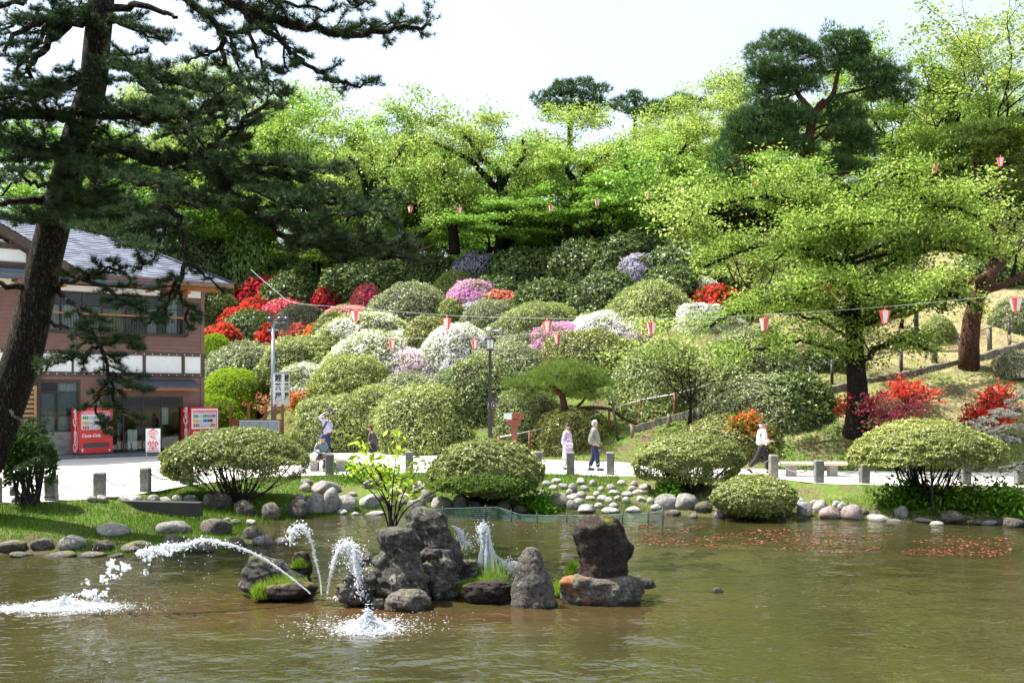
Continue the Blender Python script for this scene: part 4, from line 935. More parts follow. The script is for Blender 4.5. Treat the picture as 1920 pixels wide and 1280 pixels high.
# the great pine in the foreground
br6 = random.Random(66)
pine_boughs = [
 (.10, .0, 1, 0, 0, [(190, 22, 0), (240, 14, -.3), (290, 18, -.6), (334, 33, -.9)]),
 (.08, .8, .22, 0, .3, [(190, 30, 0), (250, 50, -.6), (300, 62, -1)]),
 (.09, .75, .22, 0, .15, [(290, -70, -1), (350, 0, -1), (412, 55, -1), (418, 95, -1), (430, 135, -1), (460, 178, -1)]),
 (.05, .6, .2, 0, .2, [(415, 60, -1), (450, 62, -1.2), (500, 50, -1.4)]),
 (.04, .6, .2, 0, .2, [(418, 90, -1), (380, 105, -1), (345, 118, -1)]),
 (.11, .75, .2, 0, .1, [(360, -90, -2), (430, 2, -2), (520, 38, -2), (590, 52, -2), (640, 66, -2), (700, 62, -2), (760, 52, -2), (806, 48, -2)]),
 (.06, .6, .2, 0, .3, [(465, 25, -2), (530, 80, -2.2), (565, 112, -2.2), (620, 146, -2.2), (660, 158, -2.2), (702, 155, -2.2)]),
 (.045, .6, .2, 0, .3, [(465, 25, -2), (478, 90, -2), (500, 145, -2), (530, 188, -2)]),
 (.04, .55, .2, 0, .2, [(505, 35, -2), (530, 80, -2), (535, 140, -2)]),
 (.05, .6, .2, 0, .2, [(540, -40, -2), (600, -10, -2), (660, 8, -2), (690, 5, -2)]),
 (.05, .6, .2, 0, .2, [(440, -60, -2), (500, -10, -2), (570, 12, -2), (625, 20, -2)]),
 (.09, .8, .2, 0, .15, [(185, 95, 0), (235, 125, -.8), (300, 178, -1.6), (340, 215, -2), (352, 255, -2.2)]),
 (.06, .8, .19, 0, .15, [(235, 125, -.8), (300, 145, -1.3), (370, 170, -1.6), (415, 172, -1.8)]),
 (.08, .85, .19, 0, .1, [(170, 215, 0), (230, 220, -1), (290, 222, -1.6), (350, 235, -2), (400, 210, -2.2), (440, 190, -2.4)]),
 (.11, .85, .18, 0, .08, [(150, 295, 0), (200, 272, -.8), (262, 288, -1.4), (330, 300, -1.8), (386, 282, -2.2), (430, 245, -2.6), (500, 200, -2.8)]),
 (.08, .85, .18, 0, .1, [(386, 286, -2.2), (420, 318, -2.5), (480, 346, -2.8), (550, 372, -3), (640, 384, -3.2), (730, 384, -3.4)]),
 (.08, .8, .18, 0, .1, [(375, 290, -2.2), (400, 340, -2.3), (470, 398, -2.6), (540, 443, -2.8), (610, 466, -3), (700, 482, -3.1), (750, 484, -3.2)]),
 (.06, .8, .2, 0, .15, [(420, 318, -2.5), (470, 318, -2.8), (540, 330, -3), (600, 350, -3)]),
 (.05, .7, .2, 0, .2, [(540, 443, -2.8), (580, 440, -3), (650, 455, -3)]),
 (.08, .9, .18, 0, .12, [(140, 300, 0), (190, 320, -1.4), (250, 340, -2.4), (310, 360, -3.2), (360, 385, -3.6)]),
 (.07, .9, .18, 0, .12, [(120, 345, 0), (170, 380, -1.2), (220, 400, -2), (280, 410, -2.8), (310, 440, -3.2)]),
 (.06, .8, .2, 0, .15, [(140, 310, 0), (190, 350, .8), (250, 385, 1.2), (300, 395, 1.5)]),
 # left side
 (.12, .8, .2, 0, .15, [(178, 40, 0), (140, 45, -.4), (90, 75, -.8), (60, 125, -1), (50, 160, -1)]),
 (.10, .8, .2, 0, .15, [(175, 12, 0), (110, 35, -1), (50, 52, -1.6), (10, 95, -2)]),
 (.07, .6, .22, 0, .2, [(90, -40, -1), (40, 5, -1.5), (-20, 12, -2)]),
 (.13, .9, .18, 0, .1, [(155, 205, 0), (110, 215, -.5), (60, 213, -1), (0, 216, -1.4), (-60, 210, -1.8)]),
 (.09, .9, .18, 0, .1, [(165, 140, 0), (120, 165, -.8), (70, 175, -1.5), (10, 170, -2), (-40, 170, -2)]),
 (.09, .9, .18, 0, .1, [(130, 300, 0), (90, 285, -.8), (40, 270, -1.5), (-20, 262, -2)]),
 (.05, .7, .2, 0, .1, [(90, 285, -.8), (60, 305, -1.6), (20, 315, -2.2)]),
 (.05, .0, .2, 0, .1, [(85, 345, 0), (50, 342, -.4), (38, 328, -.6), (0, 368, -1)]),
 (.11, .0, 1, 0, .1, [(100, 372, 0), (50, 375, -.3), (0, 382, -.6), (-40, 390, -.8)]),
 (.06, .8, .2, 0, .15, [(120, 395, 0), (160, 415, -1.5), (200, 430, -2.4), (245, 445, -3)]),
 (.05, .7, .2, 0, .15, [(100, 400, 0), (60, 415, -1.2), (20, 410, -2)]),
 # low boughs in front of the house
 (.06, .6, .2, 0, .35, [(100, 545, 0), (130, 528, -.5), (165, 520, -1), (200, 505, -1.3), (225, 500, -1.5)]),
 (.05, .6, .2, .1, .3, [(165, 520, -1), (200, 545, -1.4), (250, 570, -1.8), (300, 600, -2)]),
 (.055, .6, .17, .12, .25, [(108, 543, 0), (150, 588, -.8), (190, 650, -1.2), (205, 700, -1.4), (215, 740, -1.5), (230, 772, -1.5)]),
 (.045, .62, .17, .1, .2, [(190, 645, -1.2), (160, 665, -1.5), (120, 672, -1.8), (85, 690, -2)]),
 (.045, .6, .17, .1, .2, [(190, 645, -1.2), (225, 640, -1.6), (260, 655, -1.9)]),
 (.04, .55, .17, .1, .2, [(205, 700, -1.4), (240, 715, -1.7), (275, 735, -2)]),
 (.04, .5, .17, .15, .2, [(205, 700, -1.4), (185, 740, -1.6), (180, 775, -1.7), (200, 815, -1.8)]),
 (.045, .45, .2, .1, .4, [(88, 605, 0), (125, 615, -.5), (155, 635, -.8), (143, 652, -1)]),
 (.06, .55, .2, .1, .35, [(300, 375, -2.8), (335, 420, -3), (346, 495, -3.1), (332, 535, -3.1), (300, 580, -3.1), (270, 610, -3.1)]),
 (.035, .45, .25, .1, .4, [(346, 495, -3.1), (378, 507, -3.2), (420, 552, -3.3)]),
 (.04, .5, .2, .1, .3, [(335, 535, -3.1), (350, 580, -3.2), (352, 620, -3.2)]),
 (.035, .5, .2, .1, .3, [(250, 400, -2.8), (258, 440, -2.9), (262, 505, -2.9)]),
 (.035, .5, .2, .1, .3, [(280, 410, -2.8), (295, 450, -3), (290, 480, -3)]),
 (.10, .0, 1, 0, .1, [(60, 540, 0), (30, 537, -.3), (-30, 530, -.6)]),
 (.04, .5, .2, .1, .3, [(20, 770, -.5), (50, 800, -1), (80, 830, -1.4), (60, 870, -1.6)]),
]
YP = 20.5
rx6 = random.Random(5); extra6 = []
for q in pine_boughs:
    if q[1] >= .7:
        n6 = len(q[5])
        for _ in range(1):
            a6, b6, c6 = rx6.uniform(-34, 34), rx6.uniform(-34, 30), rx6.uniform(-1.6, 1.6)
            extra6.append((q[0]*.55, q[1], q[2], q[3], q[4], [(x+a6*i/(n6-1)*1.2, y+b6*i/(n6-1)*1.2, d+c6*i/(n6-1)) for i, (x, y, d) in enumerate(q[5])]))
pine_boughs += extra6
bough_tree('pine_tree', 'huge dark leaning pine in the left foreground framing the scene', YP,
  [(-120, 1005, 0, .62), (-85, 955, 0, .52), (-50, 895, 0, .46), (-22, 836, 0, .43), (0, 783, 0, .41), (24, 720, 0, .39), (45, 660, 0, .38), (60, 600, 0, .36), (82, 500, 0, .34), (104, 410, 0, .33), (124, 340, 0, .32), (150, 235, 0, .29), (173, 165, 0, .28), (182, 80, 0, .27), (190, 0, 0, .26), (196, -80, 0, .24), (215, -220, 0, .2), (230, -380, 0, .1)],
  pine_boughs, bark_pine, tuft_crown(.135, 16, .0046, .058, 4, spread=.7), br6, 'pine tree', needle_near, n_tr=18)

# wide cherry at the right: straight dark trunk, level boughs one above another
wb = hit(1606, 815, 28)
rwb = random.Random(44); wide_extra = []
for k in range(9):
    y0 = rwb.uniform(390, 640); sg = rwb.choice((-1, 1)); L_ = rwb.uniform(120, 290)*(1 if y0 > 450 else .8); dz = rwb.uniform(-3, 2)
    wide_extra.append((.08, 1.1, .4, -.05, .15, [(1597, y0+20, 0), (1597+sg*L_*.35, y0-15, dz*.3), (1597+sg*L_*.7, y0-28, dz*.7), (1597+sg*L_, y0-rwb.uniform(0, 45), dz)]))
bough_tree('cherry_tree', 'wide low cherry tree with a thick dark trunk and far spreading boughs', wb.y,
  [(1604, 822, 0, .5), (1606, 790, 0, .4), (1608, 740, 0, .36), (1604, 680, 0, .32), (1600, 600, 0, .28), (1596, 520, 0, .22), (1592, 462, 0, .18), (1585, 400, 0, .15), (1590, 350, 0, .06)],
  [(.09, 1.3, .36, .05, .15, [(1604, 690, 0), (1560, 655, -1), (1500, 640, -2), (1430, 650, -2.6), (1370, 665, -3)]),
   (.13, 1.3, .36, .05, .15, [(1604, 690, 0), (1650, 650, -1), (1700, 640, -1.6), (1750, 660, -2)]),
   (.16, 1.4, .36, .05, .12, [(1600, 600, 0), (1540, 570, -.5), (1470, 560, -1), (1400, 580, -1.4), (1330, 610, -1.6)]),
   (.16, 1.4, .36, .05, .12, [(1600, 610, 0), (1660, 590, -.5), (1720, 560, -1), (1790, 555, -1.2), (1840, 580, -1.4)]),
   (.16, 1.4, .34, .0, .12, [(1596, 530, 0), (1530, 480, .3), (1460, 460, .5), (1390, 470, .6), (1320, 500, .8)]),
   (.16, 1.4, .34, .0, .12, [(1596, 540, 0), (1660, 500, .3), (1730, 470, .5), (1800, 470, .6), (1870, 490, .8)]),
   (.14, 1.4, .34, 0, .12, [(1592, 470, 0), (1550, 420, -.5), (1490, 385, -1), (1420, 370, -1.3), (1350, 385, -1.5)]),
   (.14, 1.4, .34, 0, .12, [(1592, 470, 0), (1640, 425, .5), (1700, 395, .8), (1770, 385, 1), (1840, 410, 1)]),
   (.08, 1.2, .34, 0, .15, [(1588, 420, 0), (1560, 370, .4), (1520, 340, .8), (1480, 320, 1)]),
   (.08, 1.2, .34, 0, .15, [(1588, 410, 0), (1630, 360, -.4), (1680, 330, -.6), (1720, 320, -.8)]),
   (.08, 1.3, .34, 0, .15, [(1598, 560, 0), (1590, 540, -1.6), (1560, 530, -3), (1500, 540, -4)]),
   (.08, 1.3, .34, 0, .15, [(1600, 580, 0), (1620, 560, -1.6), (1660, 545, -3), (1720, 560, -4)]),
   (.06, 1.2, .34, 0, .15, [(1592, 470, 0), (1590, 440, -1.6), (1620, 420, -2.8), (1660, 415, -3.5)]),
   (.06, 1.2, .34, 0, .15, [(1592, 460, 0), (1580, 430, -1.6), (1550, 425, -2.8), (1500, 430, -3.5)])]+wide_extra,
  bark_cherry, leaf_crown(.08, 12, .22, 12, flat=1.2, jit=.9), random.Random(12), 'tree', leafmat('leaf_wide', (.06, .13, .025), (.27, .41, .065), (.50, .60, .16), trans=.48))
# cherries of the front row on the crest, their crooked dark limbs drawn one by one
HC_T = [
 ('crooked cherry at the crest left of centre, trunk forking in three', [(680, 480), (678, 440), (680, 405), (690, 365)], [[(690, 365), (697, 345), (700, 315), (690, 285)], [(692, 368), (712, 330), (742, 298), (760, 270)], [(688, 372), (682, 335), (666, 308), (650, 290)], [(680, 400), (650, 380), (625, 340)]]),
 ('cherry at the crest with a trunk bent like an elbow', [(764, 474), (758, 445), (745, 425)], [[(745, 425), (737, 392), (735, 360), (720, 330)], [(764, 452), (786, 440), (806, 432), (830, 400)], [(740, 405), (715, 398), (700, 410)]]),
 ('dark upright cherry behind the lilac azalea', [(852, 476), (850, 440), (846, 410), (842, 380)], [[(850, 430), (838, 410), (818, 398)], [(846, 400), (862, 385), (870, 360)], [(842, 385), (830, 350), (835, 320)]]),
 ('cherry with one thick limb slanting up to the left over the crest', [(935, 480), (938, 445), (928, 420), (905, 403)], [[(905, 403), (882, 388), (858, 370), (840, 340)], [(928, 418), (945, 390), (950, 360)]]),
 ('wide forked cherry in the middle of the canopy', [(955, 480), (952, 420), (946, 385), (938, 352)], [[(937, 352), (933, 319), (905, 301), (880, 263), (862, 245)], [(940, 348), (955, 325), (971, 308), (984, 287), (980, 262)], [(930, 350), (905, 325), (884, 301), (835, 277), (810, 265)]]),
 ('cherry with a crooked limb reaching left below the flat topped pine', [(1072, 480), (1066, 440), (1063, 407), (1060, 385)], [[(1060, 390), (1050, 365), (1024, 350), (978, 354)], [(1063, 395), (1080, 360), (1094, 333), (1108, 308), (1150, 284), (1168, 266)], [(1082, 350), (1065, 320), (1048, 300), (1031, 280)], [(1070, 380), (1100, 370), (1125, 350)]]),
 ('cherry with a zigzag trunk right of the centre', [(1165, 490), (1168, 440), (1180, 405), (1196, 362)], [[(1196, 362), (1210, 343), (1234, 329), (1245, 310)], [(1200, 348), (1178, 319), (1170, 290), (1166, 268)], [(1172, 435), (1195, 425), (1213, 408), (1222, 380)]]),
 ('cherry with an S shaped dark trunk left of the great pine', [(1303, 470), (1298, 445), (1281, 410), (1290, 378)], [[(1290, 378), (1292, 350), (1275, 320)], [(1284, 400), (1262, 380), (1250, 350)], [(1292, 372), (1318, 350), (1330, 320)]]),
]
rh = random.Random(81)
for i, (lb, tr_, bs_) in enumerate(HC_T):
    nT = len(tr_); Yh = 63+rh.uniform(-2, 2); rad0 = .40
    bough_tree('cherry_tree', lb, Yh, [(x, y, 0, rad0*(1-.4*k/(nT-1))) for k, (x, y) in enumerate(tr_)],
      [(.24, 1.7, .55, -.1, .3, [(x, y, -.3*k) for k, (x, y) in enumerate(b_)]) for b_ in bs_],
      bark_cherry, leaf_crown(.12, 11, .42, 90+i, flat=.6, jit=.8), rh, 'tree', leaf_cherry[(1, 0, 1, 0, 1, 1, 0, 2)[i]], n_tr=9)
# ------------------------------------------------------------ the restaurant building at the left
HA = math.radians(36); HC = Vector((-13.19, 41.0)); HU = Vector((math.cos(HA), math.sin(HA))); HN = Vector((-math.sin(HA), math.cos(HA)))
def fl(px, py, off=0.0):
    a = (px-CX)/F; t = (off+HC.dot(HN))/(a*HN.x+HN.y); P = Vector((a*t, t))-HC
    return P.dot(HU), CAMZ-(py-HY)/F*t
def fx(px, off=0.0): return fl(px, 700, off)[0]
siding = plain('siding', (.185, .105, .092), .75, var=.10, nscale=3, bump=.1)
trim = plain('brown_trim', (.075, .052, .042), .7, var=.2)
dark_wood = plain('dark_wood', (.04, .027, .022), .7, var=.2)
orange_wood = plain('orange_wood', (.33, .14, .055), .65, var=.2, nscale=10)
tan_wood = plain('tan_wood', (.42, .26, .11), .6, var=.15)
plaster = plain('white_plaster', (.72, .73, .74), .85, var=.05, nscale=2)
cream = plain('cream_plaster', (.62, .57, .46), .85, var=.08)
conc = plain('concrete', (.26, .255, .24), .9, var=.25, nscale=4, bump=.4)
slate_blue = plain('slate_blue', (.045, .055, .085), .5, var=.2)
frame_m = plain('window_frame', (.022, .018, .017), .45, var=.1)
curtain_m = plain('curtain', (.52, .54, .56), .9, var=.06)
blind_m = plain('yellow_blind', (.22, .24, .08), .9, var=.2)
inner_m = plain('interior', (.015, .014, .013), .9)  # near-black colour stands in for the shade of the unlit rooms
def glassmat():
    m, nt, out = newmat('window_glass'); t = N(nt, 'ShaderNodeBsdfTransparent'); t.inputs[0].default_value = (.78, .84, .84, 1); g = N(nt, 'ShaderNodeBsdfGlossy', i_Roughness=.02)
    f = N(nt, 'ShaderNodeFresnel', i_IOR=1.5); mx = N(nt, 'ShaderNodeMixShader'); nt.links.new(math_(nt, 'MULTIPLY', f.outputs[0], .8), mx.inputs[0]); nt.links.new(t.outputs[0], mx.inputs[1]); nt.links.new(g.outputs[0], mx.inputs[2]); nt.links.new(mx.outputs[0], out.inputs[0]); return m
glass_m = glassmat()
def shinglemat():
    m, nt, out = newmat('roof_shingle'); tc = N(nt, 'ShaderNodeTexCoord').outputs['Object']; geo = N(nt, 'ShaderNodeNewGeometry')
    p = N(nt, 'ShaderNodeBsdfPrincipled', i_Roughness=.7); p.inputs['Specular IOR Level'].default_value = .3
    c = ramp(nt, [(0, (.085, .095, .13)), (.5, (.12, .135, .18)), (1, (.17, .19, .25))], geo.outputs['Random Per Island']).outputs[0]
    c = mixc(nt, c, (.11, .12, .14), ramp(nt, [(.5, 0), (.7, .6)], noise_fac(nt, 1.2, 5, .6, tc)).outputs[0])
    nt.links.new(c, p.inputs['Base Color']); nt.links.new(p.outputs[0], out.inputs[0]); return m
shingle_m = shinglemat()
house = empty('restaurant_building', (HC.x, HC.y, 0), 'two storey brown restaurant with white band, grey shingle roof and gable', 'building', rz=HA)
def bx3(m, x0, x1, y0, y1, z0, z1): m.box(((x0+x1)/2, (y0+y1)/2, (z0+z1)/2), (abs(x1-x0), abs(y1-y0), abs(z1-z0)))
XL = fx(-260); DEP = 9.0
Z_BAND0, Z_BAND1, Z_S, Z_TOP = 3.36, 4.07, 6.55, 7.1
def rz_(px, py): return fl(px, py)[1]
W = dict(upper=(fx(88), fx(345), 4.95, 6.52), win=(fx(76), fx(148), 1.0, rz_(110, 716)), door=(fx(196), fx(340), .12, rz_(300, 744)), left=(fx(-120), fx(20), 4.9, 6.5))
holes = [(-.001+W[k][0], W[k][1], W[k][2], W[k][3]) for k in ('upper', 'win', 'door')]
# wall core with true openings
m = MB(); xs_ = sorted({XL, 0.0}|{h[0] for h in holes}|{h[1] for h in holes}); zs_ = sorted({0.0, Z_TOP}|{h[2] for h in holes}|{h[3] for h in holes})
for i in range(len(xs_)-1):
    for j in range(len(zs_)-1):
        cx_, cz_ = (xs_[i]+xs_[i+1])/2, (zs_[j]+zs_[j+1])/2
        if any(h[0] < cx_ < h[1] and h[2] < cz_ < h[3] for h in holes): continue
        bx3(m, xs_[i], xs_[i+1], .03, .22, zs_[j], zs_[j+1])
bx3(m, -.2, 0, .22, DEP, 0, Z_TOP); bx3(m, XL, XL+.2, .22, DEP, 0, Z_TOP); bx3(m, XL, 0, DEP, DEP+.2, 0, Z_TOP)
m.build('wall', trim, house)
m = MB(); bx3(m, XL+.2, -.2, .22, DEP, 3.3, 3.5); bx3(m, XL+.2, -.2, 3.5, 3.6, 0, Z_TOP); m.build('interior_partition', inner_m, house)
# clapboards, one board per course, cut at the openings
m = MB(); z = .25; bh = .165
while z < Z_S:
    if not (Z_BAND0-.12 < z+bh*.5 < Z_BAND1+.12):
        iv = [(XL, 0.0)]
        for h in holes:
            if h[2]-.06 < z+bh/2 < h[3]+.06: iv = [(a, b) for (s, t) in iv for (a, b) in ((s, min(t, h[0]-.06)), (max(s, h[1]+.06), t)) if b-a > .05]
        for a, b in iv:
            m.add([(a, -.012, z), (b, -.012, z), (b, -.012, z), (a, -.012, z)][:0]+[(a, .03, z), (b, .03, z), (b, -.028, z), (a, -.028, z), (a, .0, z+bh), (b, .0, z+bh), (a, .03, z+bh), (b, .03, z+bh)], [(0, 1, 2, 3), (3, 2, 5, 4), (4, 5, 7, 6), (0, 3, 4, 6), (1, 7, 5, 2)])
    z += bh
m.build('siding', siding, house, kind='stuff')
m = MB(); bx3(m, -.12, .04, -.05, .0, 0, Z_TOP); bx3(m, .003, .045, .0, .15, 0, Z_TOP); m.build('corner_board', siding, house)
# white band
pan = [(-250, -130), (-126, -40), (-36, 10), (14, 75), (79, 134), (138, 192), (196, 267), (273, 340), (346, 377)]
for a, b in pan:
    m = MB(); bx3(m, fx(a), fx(b), -.02, .03, Z_BAND0, Z_BAND1); m.build('panel', plaster, house)
m = MB(); bx3(m, XL, .05, -.06, .03, Z_BAND1, Z_BAND1+.13); bx3(m, XL, .05, -.06, .03, Z_BAND0-.16, Z_BAND0)
for (a, b), (c, d) in zip(pan[:-1], pan[1:]): bx3(m, fx(b)+.002, fx(c)-.002, -.055, .03, Z_BAND0, Z_BAND1)
bx3(m, fx(377)+.002, .048, -.055, .03, Z_BAND0, Z_BAND1); m.build('band_frame', trim, house)
m = MB()
for k in range(40):
    x = XL+.4+k*.33
    if x < -.05:
        for zz in (Z_BAND0-.08, Z_BAND1+.065): m.box((x, -.068, zz), (.035, .02, .035))
m.build('bolt', plaster, house, kind='stuff')
# windows
def window(name, x0, x1, z0, z1, mull, trans, back, curt=None, y=.06):
    f = MB(); t = .045
    for z in (z0+t/2, z1-t/2): bx3(f, x0, x1, y-.03, y+.05, z-t/2, z+t/2)
    for x in (x0+t/2, x1-t/2): bx3(f, x-t/2, x+t/2, y-.03, y+.05, z0+t, z1-t)
    for x in mull: bx3(f, x-t/2, x+t/2, y-.028, y+.04, z0+t, z1-t)
    for z in trans: bx3(f, x0+t, x1-t, y-.033, y+.035, z-t/2, z+t/2)
    fo = f.build(name, frame_m, house)
    X = [x0]+list(mull)+[x1]; Z = [z0]+list(trans)+[z1]
    for i in range(len(X)-1):
        for j in range(len(Z)-1):
            g = MB(); bx3(g, X[i]+t/2, X[i+1]-t/2, y, y+.008, Z[j]+t/2, Z[j+1]-t/2); g.build('pane', glass_m, fo)
    if curt:
        for (a, b, c, d, mt) in curt:
            g = MB(); n = max(6, int((b-a)/.03)); vs = []
            for i in range(n+1):
                x = a+(b-a)*i/n; yy = y+.17+.03*math.sin(i*1.35)+.012*math.sin(i*3.1); vs += [(x, yy, c), (x, yy, d)]
            g.add(vs, [(2*i, 2*i+2, 2*i+3, 2*i+1) for i in range(n)], True); g.build('curtain' if mt is curtain_m else 'blind', mt, fo)
    return fo
u = W['upper']; tz = 6.02
window('window', *u, [fx(p) for p in (115, 155, 193, 237, 275, 312)], [tz], None,
  [(fx(90), fx(113), u[2], tz, curtain_m), (fx(117), fx(150), u[2], tz, curtain_m), (fx(157), fx(191), u[2], tz-.02, blind_m), (fx(196), fx(235), u[2], tz-.1, blind_m), (fx(278), fx(296), u[2], tz, curtain_m), (fx(314), fx(335), u[2], u[3], curtain_m)])
u = W['win']; window('window', *u, [fx(108)], [rz_(110, 735), rz_(95, 779)], None, [(fx(80), fx(105), u[2], rz_(110, 737), curtain_m), (fx(110), fx(146), u[2], u[3], curtain_m)])
u = W['door']; window('entrance_door', *u, [fx(232), fx(268), fx(303)], [rz_(300, 762)], None, [(fx(306), fx(318), 1.2, rz_(300, 764), curtain_m)])
# counter and railing seen inside the doorway
m = MB(); bx3(m, fx(250), fx(268), .9, 1.3, .12, 1.0); m.tube([(fx(232), -.25, .12), (fx(232), -.25, .95), (fx(243), -.25, .95), (fx(243), -.25, .12)], .018, 6); m.tube([(fx(232), -.25, .5), (fx(243), -.25, .5)], .014, 6)
m.build('door_railing', plain('steel', (.4, .4, .4), .35, 1.0), house)
# balcony rail
m = MB(); bx3(m, fx(84), fx(348), -.42, -.36, 5.62, 5.68); m.build('balcony_rail', orange_wood, house)
m = MB(); bx3(m, fx(84), fx(348), -.43, -.35, 4.92, 4.97); x = fx(84)+.01
while x < fx(348): bx3(m, x-.009, x+.009, -.40, -.382, 4.97, 5.62); x += .105
for x in (fx(84), fx(193), fx(347)): bx3(m, x-.025, x+.025, -.42, .03, 4.9, 4.94); bx3(m, x-.02, x+.02, -.41, -.37, 4.95, 5.62)
m.build('balcony_bars', frame_m, house, kind='stuff')
# fascia zone under the eaves
m = MB(); bx3(m, XL, fx(300), -.04, .03, 6.56, 6.78); bx3(m, fx(352), .045, -.045, .03, 6.56, 7.02); m.build('fascia_plaster', plaster, house)
m = MB(); bx3(m, XL, .9, -.30, -.10, 6.84, 6.99)
for x in [fx(p) for p in (30, 115, 195, 275, 345)]: bx3(m, x-.06, x+.06, -.75, .03, 6.66, 6.80)
m.build('eave_beam', orange_wood, house)
m = MB(); m.tube([(XL, -1.12, 6.86), (fx(300), -1.12, 6.86)], .07, 8); m.build('gutter', plain('blue_gutter', (.05, .09, .14), .4), house)
# hipped roof laid in courses
EZ, RZ, OV = 7.12, 9.85, 1.0
ridge_y = DEP/2; rxr = -3.6
m = MB(); m.box(((XL+OV)/2, -OV+.04, EZ-.04), (abs(XL)+OV, .05, .20)); m.box((OV-.04, DEP/2, EZ-.04), (.05, DEP+2*OV-.14, .2)); bx3(m, XL, OV-.07, -OV+.07, DEP+OV, EZ-.12, EZ-.06); m.build('eave_board', plain('eave_board', (.22, .12, .08), .7), house)
m = MB(); NC = 26; L0 = XL-OV
def course(a0, b0, a1, b1, lift):
    """a strip of single shingles between two eave-parallel lines"""
    k = max(1, int((b0-a0).length/.32)); up = Vector((0, 0, lift))
    for i in range(k):
        s, t = i/k, (i+1)/k; j = rnd.uniform(0, .02)
        m.add([a0.lerp(b0, s)+up*1.0+Vector((0, 0, j)), a0.lerp(b0, t)+up+Vector((0, 0, j)), a1.lerp(b1, t), a1.lerp(b1, s), a0.lerp(b0, s), a0.lerp(b0, t)], [(0, 1, 2, 3), (4, 5, 1, 0)])
for i in range(NC):
    s, t = i/NC, min(1, (i+1.12)/NC)
    f = lambda q: (Vector((L0, -OV+(ridge_y+OV)*q, EZ+(RZ-EZ)*q)), Vector((OV+(rxr-OV)*q, -OV+(ridge_y+OV)*q, EZ+(RZ-EZ)*q)))
    a, b = f(s); c, d = f(t); course(a, b, c, d, .02)
    g = lambda q: (Vector((OV+(rxr-OV)*q, -OV+(ridge_y+OV)*q, EZ+(RZ-EZ)*q)), Vector((OV+(rxr-OV)*q, DEP+OV-(DEP-ridge_y+OV)*q, EZ+(RZ-EZ)*q)))
    a, b = g(s); c, d = g(t); course(a, b, c, d, .02)
    h = lambda q: (Vector((OV+(rxr-OV)*q, DEP+OV-(DEP-ridge_y+OV)*q, EZ+(RZ-EZ)*q)), Vector((L0, DEP+OV-(DEP-ridge_y+OV)*q, EZ+(RZ-EZ)*q)))
    a, b = h(s); c, d = h(t); course(a, b, c, d, .02)
ro = m.build('roof', shingle_m, house)
m = MB(); m.tube([(L0, ridge_y, RZ+.03), (rxr, ridge_y, RZ+.03)], .11, 8); m.tube([(rxr, ridge_y, RZ+.03), (OV, -OV, EZ+.03)], .07, 8); m.build('ridge_cap', slate_blue, ro)
# front gable wing over the left part
gx1 = fx(120, -1.0); slope = .56; apx = fx(-45, -1.0); gw = gx1-apx; gz1 = 7.3; gzA = gz1+gw*slope; gyl = -1.0
m = MB(); m.prism([(apx-gw, gyl, gz1-.2), (gx1-.25, gyl, gz1-.2), (gx1-.25, gyl, gz1), (apx, gyl, gzA-.25), (apx-gw, gyl, gz1)], None, (0, 1, 0), .2) if False else m.prism([(apx-gw, gyl, gz1-.35), (gx1-.3, gyl, gz1-.35), (gx1-.3, gyl, gz1-.1), (apx, gyl, gzA-.3), (apx-gw, gyl, gz1-.1)], None, Vector((0, 1, 0)), .2)
m.build('gable_wall', plaster, house)
m = MB()
def beam(p, q, w=.2, d=.1, yy=gyl-.06):
    p, q = Vector((p[0], 0, p[1])), Vector((q[0], 0, q[1])); v = (q-p).normalized(); nn = Vector((-v.z, 0, v.x))*w/2
    m.prism([p+nn+Vector((0, yy, 0)), q+nn+Vector((0, yy, 0)), q-nn+Vector((0, yy, 0)), p-nn+Vector((0, yy, 0))], None, Vector((0, 1, 0)), d)
zb = fl(40, 463, gyl)[1]; zc = fl(40, 499, gyl)[1]
beam((apx-gw, zb), (fx(72, gyl), zb), .22); beam((apx-gw, zc), (fx(90, gyl), zc), .26, yy=gyl-.05); beam((fx(0, gyl), fl(0, 436, gyl)[1]), (fx(72, gyl), fl(72, 475, gyl)[1]), .2, yy=gyl-.065); beam((fx(53, gyl), zb), (fx(53, gyl), zc), .14, yy=gyl-.055)
m.build('gable_timber', trim, house)
m = MB()
for sgn in (1, -1):
    p = Vector((apx, 0, gzA)); q = Vector((apx+sgn*(gw+.5), 0, gzA-(gw+.5)*slope)); v = (q-p).normalized(); nn = Vector((0, 0, 1))*.14
    m.prism([p+nn+Vector((0, gyl-.55, 0)), q+nn+Vector((0, gyl-.55, 0)), q-nn*1.3+Vector((0, gyl-.55, 0)), p-nn*1.3+Vector((0, gyl-.55, 0))], None, Vector((0, 1, 0)), .09)
m.build('barge_board', trim, house)
m = MB(); NG = 20
for sgn in (1, -1):
    for i in range(NG):
        s, t = i/NG, min(1, (i+1.1)/NG); X = lambda q: apx+sgn*(gw+.55)*(1-q); Zz = lambda q: gzA+.16-(gw+.55)*slope*(1-q)
        a = Vector((X(s), gyl-.6, Zz(s))); b = Vector((X(s), ridge_y, Zz(s))); c = Vector((X(t), gyl-.6, Zz(t))); d = Vector((X(t), ridge_y, Zz(t))); course(a, b, c, d, .02)
m.build('gable_roof', shingle_m, house)
